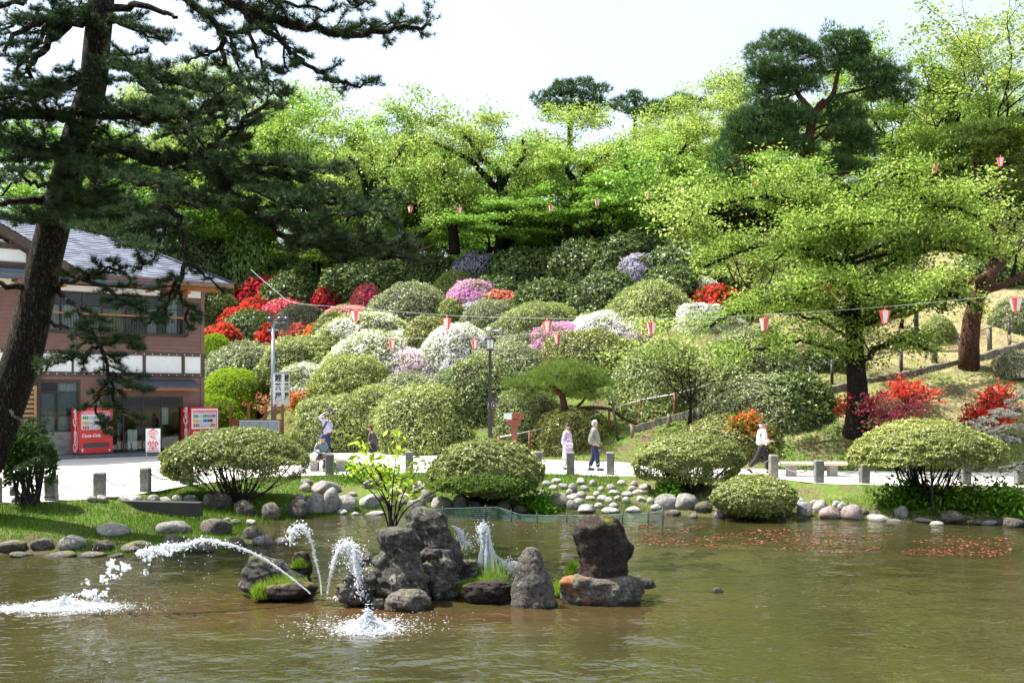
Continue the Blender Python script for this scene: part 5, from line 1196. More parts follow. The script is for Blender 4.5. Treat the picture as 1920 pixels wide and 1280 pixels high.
# pent roof strip below the gable, with box lamp
m = MB(); x1 = fx(58, -1.2); m.prism([(0, -1.25, fl(30, 517, -1.2)[1]), (0, -1.25, fl(30, 508, -1.2)[1]), (0, -.2, fl(30, 500, -1.2)[1]), (0, -.2, fl(30, 512, -1.2)[1])], None, Vector((1, 0, 0)), 0.01) if False else None
m.prism([(XL, -1.25, 7.0), (XL, -1.25, 7.12), (XL, -.1, 7.3), (XL, -.1, 7.05)], None, Vector((1, 0, 0)), x1-XL); m.build('pent_roof', plain('blue_pent', (.055, .085, .13), .45), house)
m = MB(); m.box((fx(9, -.5), -.5, 6.72), (.42, .3, .22), bev=.02); m.build('wall_lamp', cream, house)
# canopy over the entrance
cx0, cx1 = fx(186), fx(352); zt, zb_ = rz_(300, 711), rz_(300, 727)
m = MB(); m.prism([(cx0-.1, -1.15, zb_), (cx0-.1, -1.15, zb_+.07), (cx0-.1, -.05, zt), (cx0-.1, -.05, zt-.08)], None, Vector((1, 0, 0)), cx1-cx0+.3); m.build('canopy', slate_blue, house)
m = MB(); bx3(m, cx0-.05, cx1+.15, -1.05, -.95, zb_-.1, zb_-.005)
for k in range(5): x = cx0+(cx1-cx0)*k/4; bx3(m, x-.05, x+.05, -.95, -.035, zb_-.09, zb_-.02)
m.build('canopy_rafters', orange_wood, house)
# lattice entrance at the far left, corner post
m = MB(); lx0, lx1 = fx(40), fx(63); lz1 = rz_(50, 735)
for k in range(13): z = .35+k*(lz1-.4)/12; bx3(m, lx0, lx1, -.12, -.08, z, z+.09)
m.build('lattice_slats', tan_wood, house, kind='stuff')
m = MB(); bx3(m, lx0-.08, lx0, -.14, -.06, .1, lz1+.1); bx3(m, lx1, lx1+.09, -.14, -.06, .1, lz1+.1); bx3(m, lx0-.2, lx1+.2, -.15, -.05, lz1+.1, lz1+.24); m.build('lattice_frame', tan_wood, house)
m = MB(); bx3(m, fx(68), fx(75), -.2, -.04, .1, 3.2); m.build('corner_post', dark_wood, house)
m = MB(); bx3(m, fx(75), fx(150), -.05, .03, .1, 1.0); m.build('plinth', conc, house)
m = MB(); m.box((fx(-40)/2+fx(342)/2, -.75, .02), (fx(342)-fx(-40), 1.6, .2), bev=.02); m.build('doorstep', plain('step_stone', (.12, .13, .14), .8, var=.2, bump=.3), house)
# dish aerial on the ridge end
P = Vector((-1.8, ridge_y+1.5, 0)); hp = at(303, 432, 44.2)
m = MB(); m.lathe((0, 0, 0), [(.02, -.06), (.15, -.05), (.27, 0), (.285, .0), (.15, -.03)], 16, R=Matrix.Rotation(math.radians(65), 3, 'X')); m.tube([(0, .05, -.02), (0, .1, -1.4)], .025, 6)
o = m.build('satellite_dish', plain('dish', (.6, .62, .64), .4)); o.location = hp; tag(o, 'white round dish aerial on a pole behind the house roof', 'aerial')

# ------------------------------------------------------------ vending machines
v_red = plain('vending_red', (.60, .012, .012), .3, var=.06, spec=.5); v_white = plain('vending_white', (.78, .78, .78), .3, var=.03); v_dark = plain('vending_dark', (.06, .06, .07), .3); v_pink = plain('vending_pink', (.75, .22, .36), .35); txt_white = plain('lettering_white', (.85, .85, .85), .5, var=.02)
drink_cols = [plain('drink_%d' % i, c, .3, var=.05) for i, c in enumerate([(.05, .35, .12), (.6, .05, .05), (.75, .5, .05), (.05, .15, .5), (.6, .6, .6), (.08, .05, .04), (.5, .2, .4)])]
def vending(x, y, rz, label, frame_white):
    w, d, h = 1.32, .74, 1.83
    e = empty('vending_machine', (x, y, .10), label, 'vending machine', 'vending machines by the restaurant', rz)
    m = MB(); m.box((0, d/2, .04), (w-.1, d-.1, .08)); m.build('base', v_dark, e)
    m = MB(); bx3(m, -w/2, w/2, .05, d, .08, h)
    # front face with a recessed display and delivery slot
    zs0, zs1 = .98, 1.72; bx3(m, -w/2, w/2, 0, .05, .08, .30); bx3(m, -w/2, w/2, 0, .05, .48, zs0); bx3(m, -w/2, w/2, 0, .05, zs1, h); bx3(m, -w/2, -.5, 0, .05, .30, .48); bx3(m, .5, w/2, 0, .05, .30, .48); bx3(m, -w/2, -.58, 0, .05, zs0, zs1); bx3(m, .58, w/2, 0, .05, zs0, zs1)
    m.build('cabinet', v_red, e)
    m = MB(); bx3(m, -.575, .575, .03, .045, zs0+.005, zs1-.005)
    if frame_white:
        bx3(m, -.62, .62, -.014, -.002, zs1, zs1+.05); bx3(m, -.62, .62, -.014, -.002, zs0-.05, zs0); bx3(m, -.62, -.58, -.014, -.002, zs0, zs1); bx3(m, .58, .62, -.014, -.002, zs0, zs1)
    m.build('display_panel', v_white, e)
    m = MB(); bx3(m, -.56, .56, .02, .028, zs1-.14, zs1-.02); m.build('header_strip', v_pink, e)
    m = MB(); bx3(m, -.495, .495, .03, .045, .305, .475); bx3(m, -.1, .1, .02, .03, .42, .47); m.build('delivery_flap', v_dark, e)
    m = MB(); rr = random.Random(3)
    for row, z in enumerate((1.02, 1.21, 1.41)):
        k = 14 if row else 12
        for i in range(k):
            m.mat = rr.randrange(7) if i % 3 == 0 else m.mat; xx = -.53+1.06*(i+.5)/k; m.lathe((xx, .0, z), [(.026, 0), (.028, .02), (.028, .085), (.012, .12), (.012, .135)], 6)
    m.build('sample_drinks', drink_cols, e, kind='stuff')
    m = MB()
    for z in (1.0, 1.19, 1.39): bx3(m, -.57, .57, -.02, .03, z, z+.012)
    m.build('shelf', v_white, e)
    m = MB(); bx3(m, -.56, -.50, -.006, .0, .14, .27); bx3(m, .5, .56, -.006, .0, .14, .22); m.build('sticker', v_white, e)
    m = MB(); bx3(m, .42, .56, -.01, 0, .86, .95); m.build('coin_slot', v_dark, e)
    text_mesh('lettering', 'Coca-Cola', .17, txt_white, e, (-.2, -.006, .76), shear=.35, bold=.004)
    text_mesh('lettering', 'Coca-Cola', .40, txt_white, e, (-w/2-.006, d*.52, h*.52), rot=(0, math.radians(-90), math.radians(-90)) if False else (0, 0, 0), shear=.3, bold=.014)
    o = [c for c in COL.objects if c.parent == e][-1]
    # side lettering reads upward: text x -> +z, text y -> +y mirrored to face -x
    o.matrix_local = Matrix(((0, 0, -1, -w/2-.006), (0, -1, 0, d*.5), (-1, 0, 0, h*.52), (0, 0, 0, 1))) @ Matrix.Rotation(math.pi, 4, 'Z')
    if False: pass
    m = MB(); m.prism([(-w/2-.004, d*.18, .25), (-w/2-.004, d*.26, .25), (-w/2-.004, d*.12, .95), (-w/2-.004, d*.2, 1.6), (-w/2-.004, d*.1, .95)], None, Vector((-1, 0, 0)), .003); m.build('ribbon_mark', txt_white, e)
    return e
vp = HC.to_3d()+Vector((HU.x, HU.y, 0))*fx(178, -.75)+Vector((HN.x, HN.y, 0))*(-.95); vending(vp.x, vp.y, math.radians(47), 'red drinks vending machine beside the curtained window, script lettering on its side', False)
vp = HC.to_3d()+Vector((HU.x, HU.y, 0))*fx(386, -.75)+Vector((HN.x, HN.y, 0))*(-.6); vending(vp.x, vp.y, math.radians(50), 'red vending machine with white framed display at the house corner behind the shrub', True)

# ------------------------------------------------------------ signs
red_ink = plain('red_ink', (.72, .06, .06), .6, var=.03); black_ink = plain('black_ink', (.02, .02, .022), .6); board_w = plain('sign_white', (.8, .8, .8), .5, var=.03)
b = gp(287, 860, .0); e = empty('standing_sign', b, 'white standing board with two red brush characters by the entrance', 'sign', rz=math.radians(14))
s = b.y/F; m = MB(); m.box((0, 0, 13*s+22*s), (26*s, .03, 44*s), bev=.008); m.build('sign_board', board_w, e)
m = MB(); [m.box((x, .025, 28*s), (.03, .025, 56*s)) for x in (-12*s, 12*s)]; m.build('legs', plain('alu', (.5, .52, .54), .4, .6), e)
text_mesh('lettering', '食\n堂', .44, red_ink, e, (0, -.018, 34*s), bold=.004, space=1.05)
# tall box sign and its pole with lamps
b = gp(512, 812, 0); Yp = 43.0; b = Vector(((512-CX)/F*Yp, Yp, .1)); e = empty('lamp_pole', b, 'grey steel pole with cameras and lamps on top beside the box sign', 'pole'); s = Yp/F
zt = at(512, 604, Yp).z-b.z; gp_m = plain('galvanised', (.34, .37, .42), .4, .5)
m = MB(); m.tube([(0, 0, -.3), (0, 0, zt)], [.10, .075], 10); m.build('pole', gp_m, e)
m = MB(); m.box((0, 0, zt-.35), (.5, .08, .08)); m.box((.2, 0, zt), (.9, .06, .06)); m.build('crossbar', gp_m, e)
for x in (-.12, .32, .62):
    m = MB(); m.lathe((x, -.05, zt+.12), [(.03, -.12), (.12, -.08), (.13, .06), (.05, .12)], 10, R=Matrix.Rotation(math.radians(100), 3, 'X')); m.build('floodlight', v_dark, e)
m = MB(); m.tube([Vector((.35+.22*math.cos(a), 0, zt-.42+.22*math.sin(a))) for a in [i*.5 for i in range(13)]], .012, 4); m.tube([Vector((.4+.16*math.cos(a), .03, zt-.3+.3*math.sin(a))) for a in [i*.5 for i in range(13)]], .012, 4); m.box((.55, 0, zt-.2), (.2, .15, .3)); m.build('cable_loop', v_dark, e)
bs = Vector(((529-CX)/F*Yp, Yp-.1, .1)); e = empty('box_sign', bs, 'tall white four sided box sign with black brush characters on the grey pole', 'sign', rz=math.radians(-20))
z0, z1 = at(0, 762, Yp).z-.1, at(0, 699, Yp).z-.1; wS = .52
m = MB(); m.box((0, 0, (z0+z1)/2), (wS, wS, z1-z0), bev=.02); m.build('sign_box', board_w, e)
m = MB(); m.box((0, 0, z1+.02), (wS+.04, wS+.04, .05)); m.build('sign_cap', gp_m, e)
m = MB(); m.tube([(0, 0, -.2), (0, 0, z0)], .05, 8); m.build('post', gp_m, e)
for r_, off in ((0, (-.0, -wS/2-.006)), (math.pi/2, (wS/2+.006, 0))):
    text_mesh('lettering', '鯉\n茶\n屋', .36, black_ink, e, (off[0], off[1], (z0+z1)/2+.1), rot=(math.pi/2, 0, r_), bold=.008, space=1.12)
m = MB(); m.box((0, -wS/2-.004, z0+.16), (.4, .004, .3)); m.build('pink_sticker', plain('pale_pink', (.78, .6, .6), .5), e)
# low red wooden fence with panels
Yf_ = 42.0; e = empty('slat_fence', Vector(((482-CX)/F*Yf_, Yf_, 0)), 'low red brown slatted fence with taller posts behind the clipped shrub', 'fence'); s = Yf_/F; red_wood = plain('red_wood', (.30, .085, .045), .6, var=.2, nscale=9)
for px in (432, 466, 498, 516, 530):
    m = MB(); m.box(((px-482)*s, 0, 1.02), (.09, .09, 2.04)); m.build('post', red_wood, e)
for k in range(7):
    m = MB(); m.box(((481-482)*s, .02, .62+k*.12), (98*s, .03, .075)); m.build('slat', red_wood, e)
gp2 = plain('grey_panel', (.20, .25, .28), .5, var=.1)
e = empty('panel_screen', Vector(((486-CX)/F*40.5, 40.5, 0)), 'grey blue panelled screen standing before the red fence', 'screen')
for k in range(4):
    m = MB(); m.box((-.6+k*.4, 0, .95), (.38, .05, .75), bev=.01); m.build('panel', gp2, e)
m = MB(); m.box((0, 0, 1.35), (1.66, .07, .05)); m.box((0, 0, .55), (1.66, .07, .05))
for x in (-.81, -.4, 0, .4, .81): m.box((x, .04, .66), (.05, .05, 1.36))
m.build('frame', gp_m, e)
# ------------------------------------------------------------ lamp, notice boards, lanterns, posts, benches
iron = plain('dark_iron', (.035, .03, .032), .5, var=.15); lamp_g = plain('lamp_glass', (.62, .70, .70), .25, var=.03); weather = plain('weathered_wood', (.22, .18, .14), .85, var=.3, nscale=12, bump=.4); brown_sign = plain('brown_sign', (.20, .06, .04), .6, var=.2)
b = gp(919, 822, 0); Yl = 37.5; b = Vector(((919-CX)/F*Yl, Yl, 0)); e = empty('street_lamp', b, 'dark street lamp with a square lantern and loudspeakers on top', 'lamp'); zl = lambda py: at(0, py, Yl).z
m = MB(); m.box((0, 0, .9), (.17, .17, 1.9), bev=.02); m.box((0, 0, (1.8+zl(655))/2), (.115, .115, zl(655)-1.8)); m.build('pole', iron, e)
m = MB(); z0, z1 = zl(655), zl(637)
m.lathe((0, 0, z0), [(.12, 0), (.17, .05), (.2, z1-z0)], 4, R=Matrix.Rotation(math.pi/4, 3, 'Z'), smooth=False); m.build('lantern_glass', lamp_g, e)
m = MB()
for k in range(4):
    a = k*math.pi/2+math.pi/4; m.tube([(math.cos(a)*.17, math.sin(a)*.17, z0), (math.cos(a)*.215, math.sin(a)*.215, z1)], .016, 4)
for k in range(4): a = k*math.pi/2; m.tube([(math.cos(a)*.125, math.sin(a)*.125, z0+.02), (math.cos(a)*.15, math.sin(a)*.15, z1)], .01, 4)
m.lathe((0, 0, z1), [(.32, 0), (.3, .04), (.1, .13), (.03, .2)], 4, R=Matrix.Rotation(math.pi/4, 3, 'Z'), smooth=False); m.box((0, 0, z0-.02), (.26, .26, .06)); m.build('lantern_frame', iron, e)
m = MB(); zt = z1+.2; m.tube([(0, 0, zt-.05), (0, 0, zt+.18)], .02, 6); m.lathe((-.02, -.08, zt+.14), [(.04, -.1), (.06, 0), (.13, .16)], 10, R=Matrix.Rotation(math.radians(80), 3, 'X')); m.lathe((.28, -.02, zt+.14), [(.04, -.12), (.05, 0), (.12, .16)], 10, R=Matrix.Rotation(math.radians(95), 3, 'Y')); m.tube([(0, 0, zt+.14), (.3, 0, zt+.14)], .015, 5); m.build('loudspeaker', plain('speaker_grey', (.3, .3, .31), .5), e)
# roofed notice board
Yn_ = 39.2; b = Vector(((926-CX)/F*Yn_, Yn_, 0)); e = empty('notice_board', b, 'small notice board under a steep dark gable roof behind the street lamp', 'sign'); s = Yn_/F; zz = lambda py: at(0, py, Yn_).z
m = MB(); m.box((0, 0, zz(745)/2), (.13, .13, zz(745))); m.build('post', weather, e)
m = MB(); m.box((0, -.08, (zz(766)+zz(750))/2), (25*s, .05, zz(750)-zz(766))); m.build('board', plain('notice_grey', (.16, .16, .20), .6), e)
m = MB(); m.box((.14, -.11, zz(763.5)), (.22, .012, .09)); m.build('red_notice', red_ink, e)
m = MB(); [m.box((-.2+k*.1, -.112, zz(758)+rnd.uniform(-.03, .03)), (.05, .01, rnd.uniform(.08, .16))) for k in range(5)]; m.build('notice_slips', board_w, e, kind='stuff')
for sgn in (-1, 1):
    m = MB(); m.prism([(0, -.25, zz(736)), (sgn*21*s, -.25, zz(760)), (sgn*21*s, -.25, zz(760)-.06), (0, -.25, zz(736)-.08)][::(1 if sgn > 0 else -1)], None, Vector((0, 1, 0)), .5); m.build('roof_board', iron, e)
# brown wooden signpost with box
Yb = 35.5; b = Vector(((964-CX)/F*Yb, Yb, 0)); e = empty('wooden_signpost', b, 'red brown wooden post with a box and a pale plate at its top', 'sign'); s = Yb/F; zz = lambda py: at(0, py, Yb).z
m = MB(); m.box((0, 0, zz(785)/2), (11*s, .2, zz(785))); m.build('post', brown_sign, e)
m = MB(); m.box((-1*s, 0, (zz(797)+zz(786))/2), (26*s, .34, zz(786)-zz(797)), bev=.01); m.build('box', brown_sign, e)
m = MB(); m.prism([(-4*s, -.22, zz(785)), (16*s, -.22, zz(785)), (19*s, -.22, zz(777)), (12*s, -.22, zz(774)), (-4*s, -.22, zz(774))], None, Vector((0, 1, 0)), .44); m.build('name_board', brown_sign, e)
m = MB(); m.box((-12*s, -.19, zz(779.5)), (15*s, .03, zz(774)-zz(785))); m.build('plate', plain('pale_plate', (.55, .65, .62), .4), e)

# stone posts with chains
stone = rockmat('post_stone', (.12, .12, .115), (.26, .255, .24), lich=.25, bump=.4, sc=5); top_stone = stone
chain_m = plain('chain_steel', (.20, .19, .18), .45, .7)
postpx = [(97, 938, 48), (187, 932, 47), (273, 922, 46), (352, 909, 46), (618, 890, 40), (768, 886, 40), (1008, 886, 40), (1070, 889, 42), (1145, 890, 43), (1330, 892, 42), (1450, 895, 43), (1535, 905, 43), (1620, 906, 43), (1710, 907, 42), (1810, 908, 42), (1912, 909, 42), (2010, 912, 42), (-10, 942, 48)]
plab = ['leftmost square post with two dark bands, by the left bank', 'second stone post from the left bank, chained both sides', 'third stone post on the left, tallest in front of the white sign', 'stone post half hidden by the left clipped shrub', 'stone post right beside the seated person', 'post seen through the bright sapling', 'stone post at the right edge of the round centre shrub', 'stone post in front of the lady in lavender', 'stone post right of the man in the grey jacket', 'stone post behind the right hand clipped shrub', 'pale topped stone post beside the walker in white', 'stone post in the middle of the long bench', 'stone post at the left rim of the umbrella shaped shrub', 'stone post under the umbrella shaped shrub', 'stone post under the grey conifer boughs', 'stone post at the right edge of the view', 'stone post just beyond the right edge', 'stone post just beyond the left edge']
tops = []
base_me = {}
for i, ((px, py, hp), lb) in enumerate(zip(postpx, plab)):
    Y = gy(py, 0); p = Vector(((px-CX)/F*Y, Y, 0)); p.z = gh(p.x, p.y)-.05; h = pxs(hp, Y)+.05; w = .245
    m = MB(); m.box((0, 0, h/2), (w, w, h), bev=.03)
    if i == 0: pass
    o = m.build('stone_post', stone); o.location = p; o.rotation_euler = (rnd.uniform(-.02, .02), rnd.uniform(-.02, .02), rnd.uniform(-.12, .12)); tag(o, lb, 'post', 'stone posts along the road')
    if i == 0:
        mm_ = MB(); [mm_.box((0, 0, z), (w+.012, w+.012, .03)) for z in (h*.22, h*.78)]; mm_.build('band', iron, o)
    tops.append(p+Vector((0, 0, h*.78)))
def chain(a, b, sag, label, link_=.052):
    L = (b-a).length; n = int(L*1.08/link_); m = MB(); pts = [a.lerp(b, i/n)-Vector((0, 0, sag*4*(i/n)*(1-i/n))) for i in range(n+1)]
    for i in range(n):
        c = (pts[i]+pts[i+1])/2; d = (pts[i+1]-pts[i]).normalized(); u = d.cross(Vector((0, 0, 1))).normalized(); w = d.cross(u)
        if i % 2: u, w = w, u
        ring = [c+d*(math.cos(t)*link_*.68)+u*(math.sin(t)*.017) for t in [k*math.pi/3 for k in range(7)]]; m.tube(ring, .009, 3, cap=False)
    m.build('chain', chain_m, label=label, cat='chain', group='chains between the stone posts')
order = [17, 0, 1, 2, 3]
cl = ['chain sagging between the two leftmost posts', 'chain between the second and third left posts', 'chain between the third left post and the one by the shrub']
for (i, j), l in zip(((0, 1), (1, 2), (2, 3)), cl): chain(tops[i]+Vector((.12, 0, 0)), tops[j]-Vector((.12, 0, 0)), .24, l)
for (i, j), l in zip(((6, 7), (7, 8), (8, 9), (9, 10), (10, 11), (11, 12), (12, 13), (13, 14), (14, 15), (15, 16)),
    ('chain left of the post before the lady in lavender', 'chain crossing in front of the man in the grey jacket', 'chain running behind the right hand clipped shrub from the left', 'chain at the feet of the walker in white', 'chain across the left half of the long bench', 'chain across the right end of the long bench', 'chain under the umbrella shaped shrub', 'chain behind the trunk of the umbrella shaped shrub', 'chain reaching the post at the right edge', 'chain leaving the view at the right edge')):
    chain(tops[i]+Vector((.12, 0, 0)), tops[j]-Vector((.12, 0, 0)), .27, l)
chain(tops[4]-Vector((.12, 0, 0)), tops[4]+Vector((-2.2, .3, -.25)), .2, 'chain hanging in front of the seated person')
# short stake with ropes at the far left
p = gp(23, 930, 0); m = MB(); m.tube([p-Vector((0, 0, .15)), p+Vector((0, 0, .24))], [.07, .06], 8); m.build('short_stake', iron, label='short dark stake with rope wound round it at the left bank', cat='stake')
m = MB(); a = p+Vector((0, 0, .2)); bb = tops[0]+Vector((-.12, 0, 0)); m.tube(cr([a, (a+bb)/2-Vector((0, 0, .05)), bb]), .009, 4); m.tube(cr([a, a+Vector((-.8, .2, .0)), a+Vector((-1.8, .5, .15))]), .009, 4); m.build('rope', weather, label='thin rope tied between the short stake and the leftmost post', cat='rope')

# benches
slab = plain('bench_slab', (.62, .55, .40), .7, var=.1, nscale=5); leg_m = plain('bench_leg', (.28, .26, .25), .85, var=.2)
def bench(px0, px1, Y, label, ztop=.43, dz=0):
    x0, x1 = (px0-CX)/F*Y, (px1-CX)/F*Y; e = empty('bench', ((x0+x1)/2, Y, 0), label, 'bench'); L = x1-x0
    m = MB(); m.box((0, 0, ztop-.045), (L, .42, .09), bev=.015); m.build('seat', slab, e)
    for x in (-L*.30, L*.30): m = MB(); m.box((x, 0, (ztop-.09)/2), (.24, .3, ztop-.09), bev=.01); m.build('leg', leg_m, e)
bench(1458, 1586, 28.9, 'long pale slab bench behind the posts at the right')
bench(574, 655, 30.8, 'pale slab bench with the seated person beside the left clipped shrub')

# path railing up the slope, kerb and posts
rail_m = plain('grey_rail', (.45, .45, .45), .4, .5)
def post_at(px, py, h=.75, r=.07, mat=weather, box=False):
    g = hit(px, py, 28); return g
def railing(name, label, pts, h, rad, mat, post_mat, pr, every=1, cat='fence', lift=0):
    G = [hit(a, b, 28) for a, b in pts]; e = empty(name, G[0], label, cat); o = G[0]
    m = MB(); m.tube([g-o+Vector((0, 0, h)) for g in G], rad, 6); m.build('rail', mat, e)
    for g in G[::every]:
        m = MB(); m.tube([g-o+Vector((0, 0, -.15)), g-o+Vector((0, 0, h+.04))], pr, 7); m.build('post', post_mat, e)
    return G
railing('path_railing', 'thin metal handrail climbing from the signpost to the trained pine', [(935, 862), (993, 850), (1050, 838), (1100, 826), (1142, 810), (1200, 792), (1265, 780), (1335, 762), (1400, 740)], .85, .022, rail_m, brown_sign, .05)
railing('rope_fence', 'dark post and rail fence climbing the dry slope at the right edge', [(1520, 735), (1560, 722), (1620, 712), (1690, 700), (1755, 682), (1800, 672), (1857, 655), (1892, 640), (1960, 620)], .9, .02, iron, iron, .065)
GK = [hit(a, b, 28) for a, b in [(1180, 812), (1260, 790), (1340, 775), (1430, 755), (1530, 742), (1600, 725), (1700, 707), (1760, 692), (1830, 676), (1920, 650), (2000, 630)]]
k0 = empty('stone_kerb', GK[0], 'low mossy stone kerb holding the path on the right slope', 'kerb'); rk = random.Random(8); kb = rockmat('kerb_stone', (.10, .09, .075), (.24, .22, .18), moss=.5, lich=.2, bump=.5, sc=4)
path = cr(GK, 9)
for i in range(0, len(path)-1, 1):
    a, c = path[i], path[i+1]; d = c-a; L = d.length
    if L < .05: continue
    q = d.to_track_quat('X', 'Z').to_matrix(); m = MB(); m.box(((a+c)/2-GK[0])+Vector((0, 0, .06)), (L*.95, .22, .3+rk.uniform(-.04, .05)), R=q, bev=.03); m.build('stone', kb, k0)
for i, (px, py, h) in enumerate([(1186, 800, .5), (1252, 782, .5), (1296, 770, .45), (1310, 768, .6), (1690, 672, .9), (1750, 660, .7), (1855, 640, .9), (1893, 630, .5)]):
    g = hit(px, py+20, 28); m = MB(); m.tube([g-Vector((0, 0, .1)), g+Vector((rnd.uniform(-.06, .06), 0, h))], [.08, .07], 7)
    m.build('wooden_stake', weather, label='weathered round stake '+['left of the broken pine limb', 'under the tip of the long pine limb', 'beside the slender young tree trunk', 'taller, by the slender young tree', 'behind the wide cherry on the path', 'on the path right of the wide cherry', 'beside the fence right of the reddish tree', 'short, by the upper fence end'][i], cat='stake')
# dark utility pole on the right slope
g = hit(1718, 655, 30); m = MB(); m.tube([g-Vector((0, 0, .3)), Vector((g.x, g.y, at(0, 470, g.y).z))], [.11, .08], 8); m.build('utility_pole', iron, label='thin dark pole on the slope behind the wide cherry crown', cat='pole')
# crest railing of the lookout
e = empty('wooden_railing', at(800, 485, 74), 'wooden railing with a slanted brace at the hill crest', 'fence'); m = MB(); s = 74/F
m.box((0, 0, 0), (95*s, .15, .18)); m.build('rail', weather, e)
for x in (-36, -8, 25, 48): m = MB(); m.box((x*s, 0, .3), (.2, .2, 2.2)); m.build('post', weather, e)
m = MB(); m.tube([(-40*s, 0, .1), (15*s, 0, 26*s)], .1, 6); m.build('brace', weather, e)

# strings of paper lanterns
lan_red = plain('lantern_red', (.78, .12, .11), .7, var=.05); lan_white = plain('lantern_white', (.85, .80, .78), .7, var=.03); wire_m = plain('wire', (.45, .47, .48), .5)
def lantern_proto():
    e = empty('paper_lantern', (0, 0, -50), 'x', 'lantern', 'paper lanterns on the strings')
    m = MB(); n = 18; vs = []
    for (r, z) in ((.165, 0), (.085, -.36)):
        for k in range(n): a = 2*math.pi*k/n; vs.append((r*math.cos(a), r*math.sin(a), z))
    for k in range(n): m.mat = (k//3) % 2; m.add([vs[k], vs[(k+1) % n], vs[n+(k+1) % n], vs[n+k]], [(0, 1, 2, 3)], False)
    m.build('shade', [lan_red, lan_white], e)
    m = MB(); m.lathe((0, 0, 0), [(.167, 0), (.17, .012), (.05, .03), (.012, .035), (.012, .14)], 18); m.build('top_ring', lan_red, e); m = MB(); m.lathe((0, 0, -.375), [(.011, -.085), (.012, -.012), (.04, -.01), (.086, 0), (.086, .016)], 14); m.build('bottom_ring', lan_red, e)
    return e
LP0 = lantern_proto(); used = [False]
def lantern(p, lab, sc=1.0, tilt=0):
    if not used[0]: o = LP0; used[0] = True
    else: o = dup(LP0)
    o.location = p; o.rotation_euler = (0, tilt, rnd.uniform(0, 6.28)); o.scale = (sc, sc, sc); o['label'] = lab
YA = lambda px: np.interp(px, [555, 1225, 1920], [37, 32, 27.5])
up = [(555, 568), (667, 577), (838, 591), (1026, 597), (1222, 598), (1433, 590), (1659, 575), (1905, 551), (2100, 530)]
U = [at(x, y, float(YA(x))) for x, y in up]
m = MB(); m.tube(cr([at(470, 505, 44), at(520, 548, 40)]+U), .008, 4); m.build('lantern_wire', wire_m, label='long pale wire carrying the upper row of lanterns across the slope', cat='wire')
ul = ['leftmost lantern of the upper string, above the salmon azalea', 'upper string lantern above the snow white azalea', 'upper string lantern over the green domes left of the pink azalea', 'upper string lantern touching a lower one right of the pink azalea', 'upper string lantern in front of the wide cherry, left', 'upper string lantern in the wide cherry crown', 'rightmost lantern of the upper string by the leaning tree']
for p, l in zip(U[1:8], ul): lantern(p-Vector((0, 0, .13)), l)
Y2 = lambda px: np.interp(px, [590, 1206, 1400], [42, 38, 36])
lo = [(590, 615), (735, 633), (890, 632), (1046, 622), (1206, 604), (1370, 581), (1500, 560)]
U2 = [at(x, y, float(Y2(x))) for x, y in lo]
m = MB(); m.tube(cr(U2), .010, 4); m.build('lantern_wire', wire_m, label='fainter second wire behind the first, from the lamp pole to the cherry', cat='wire')
for p, l in zip(U2[1:6], ['lower string lantern above the blush azalea', 'lower string lantern beside the street lamp head', 'lower string lantern in front of the vivid pink azalea', 'lower string lantern close beside an upper one', 'lower string lantern near the white azalea under the cherry']): lantern(p-Vector((0, 0, .13)), l, .95)
far = [(769, 388, 60), (862, 390, 60), (1033, 386, 60), (1120, 375, 58), (1214, 363, 58), (1413, 345, 52), (1752, 310, 44), (1876, 297, 42), (755, 391, 62)]
fl_ = ['small far lantern left among the crest trees', 'far lantern before the trunk left of the centre cherry', 'far lantern over the centre cherry', 'far lantern right of the centre cherry crown', 'far lantern by the deep green cherry crown', 'far lantern at the left foot of the great pine', 'far lantern below the thin tall cherry', 'far lantern at the layered pine', 'far lantern beside the leftmost far one']
for (x, y, Y), l in list(zip(far, fl_))[:8]: lantern(at(x, y, Y*.9), l, .85)
fw = cr([at(x, y-6, Y*.9) for x, y, Y in far[:8]]); m = MB(); m.tube(fw, .005, 3); m.build('lantern_wire', iron, label='high far wire with lanterns across the crest trees', cat='wire')
# ------------------------------------------------------------ rocks
def rock_mesh(name, seed, sub=3, rough=.16, flat=.0, sharp=.5, top=None):
    """boulder of radius 1: rounded block cut by a few planes, then roughened"""
    import bmesh
    bm = bmesh.new(); bmesh.ops.create_icosphere(bm, subdivisions=sub, radius=1); r = random.Random(seed)
    pl = [(Vector((r.gauss(0, 1), r.gauss(0, 1), r.gauss(0, .7))).normalized(), r.uniform(.62, .9)) for _ in range(9)]
    off = Vector((r.uniform(0, 99), r.uniform(0, 99), r.uniform(0, 99)))
    for v in bm.verts:
        p = v.co.copy()
        for nrm, d in pl:
            e = p.dot(nrm)-d
            if e > 0: p -= nrm*e*sharp
        h = noise.fractal(p*1.6+off, 1, 2, 4)*rough+noise.fractal(p*6+off, 1, 2, 3)*rough*.25
        v.co = p*(1+h)
    for f in bm.faces: f.smooth = True
    me = bpy.data.meshes.new(name); bm.to_mesh(me); bm.free(); return me
rk_pale = rockmat('rock_pale', (.19, .185, .17), (.36, .35, .325), lich=.15, bump=.4, sc=2.5)
rk_grey = rockmat('rock_grey', (.13, .13, .125), (.29, .28, .26), lich=.4, moss=.35, bump=.6, sc=2.5)
rk_dark = rockmat('rock_dark', (.05, .045, .04), (.14, .125, .11), lich=.25, moss=.6, bump=.9, sc=3)
rk_pink = rockmat('rock_pink', (.17, .125, .12), (.30, .235, .22), lich=.15, bump=.4, sc=2.5)
RM = [rock_mesh('rock', 100+i, 3, .12, sharp=.85) for i in range(5)]+[rock_mesh('rock', 200+i, 3, .09, sharp=.62) for i in range(5)]
for me in RM: me.materials.append(rk_grey)
rb_ = random.Random(17)
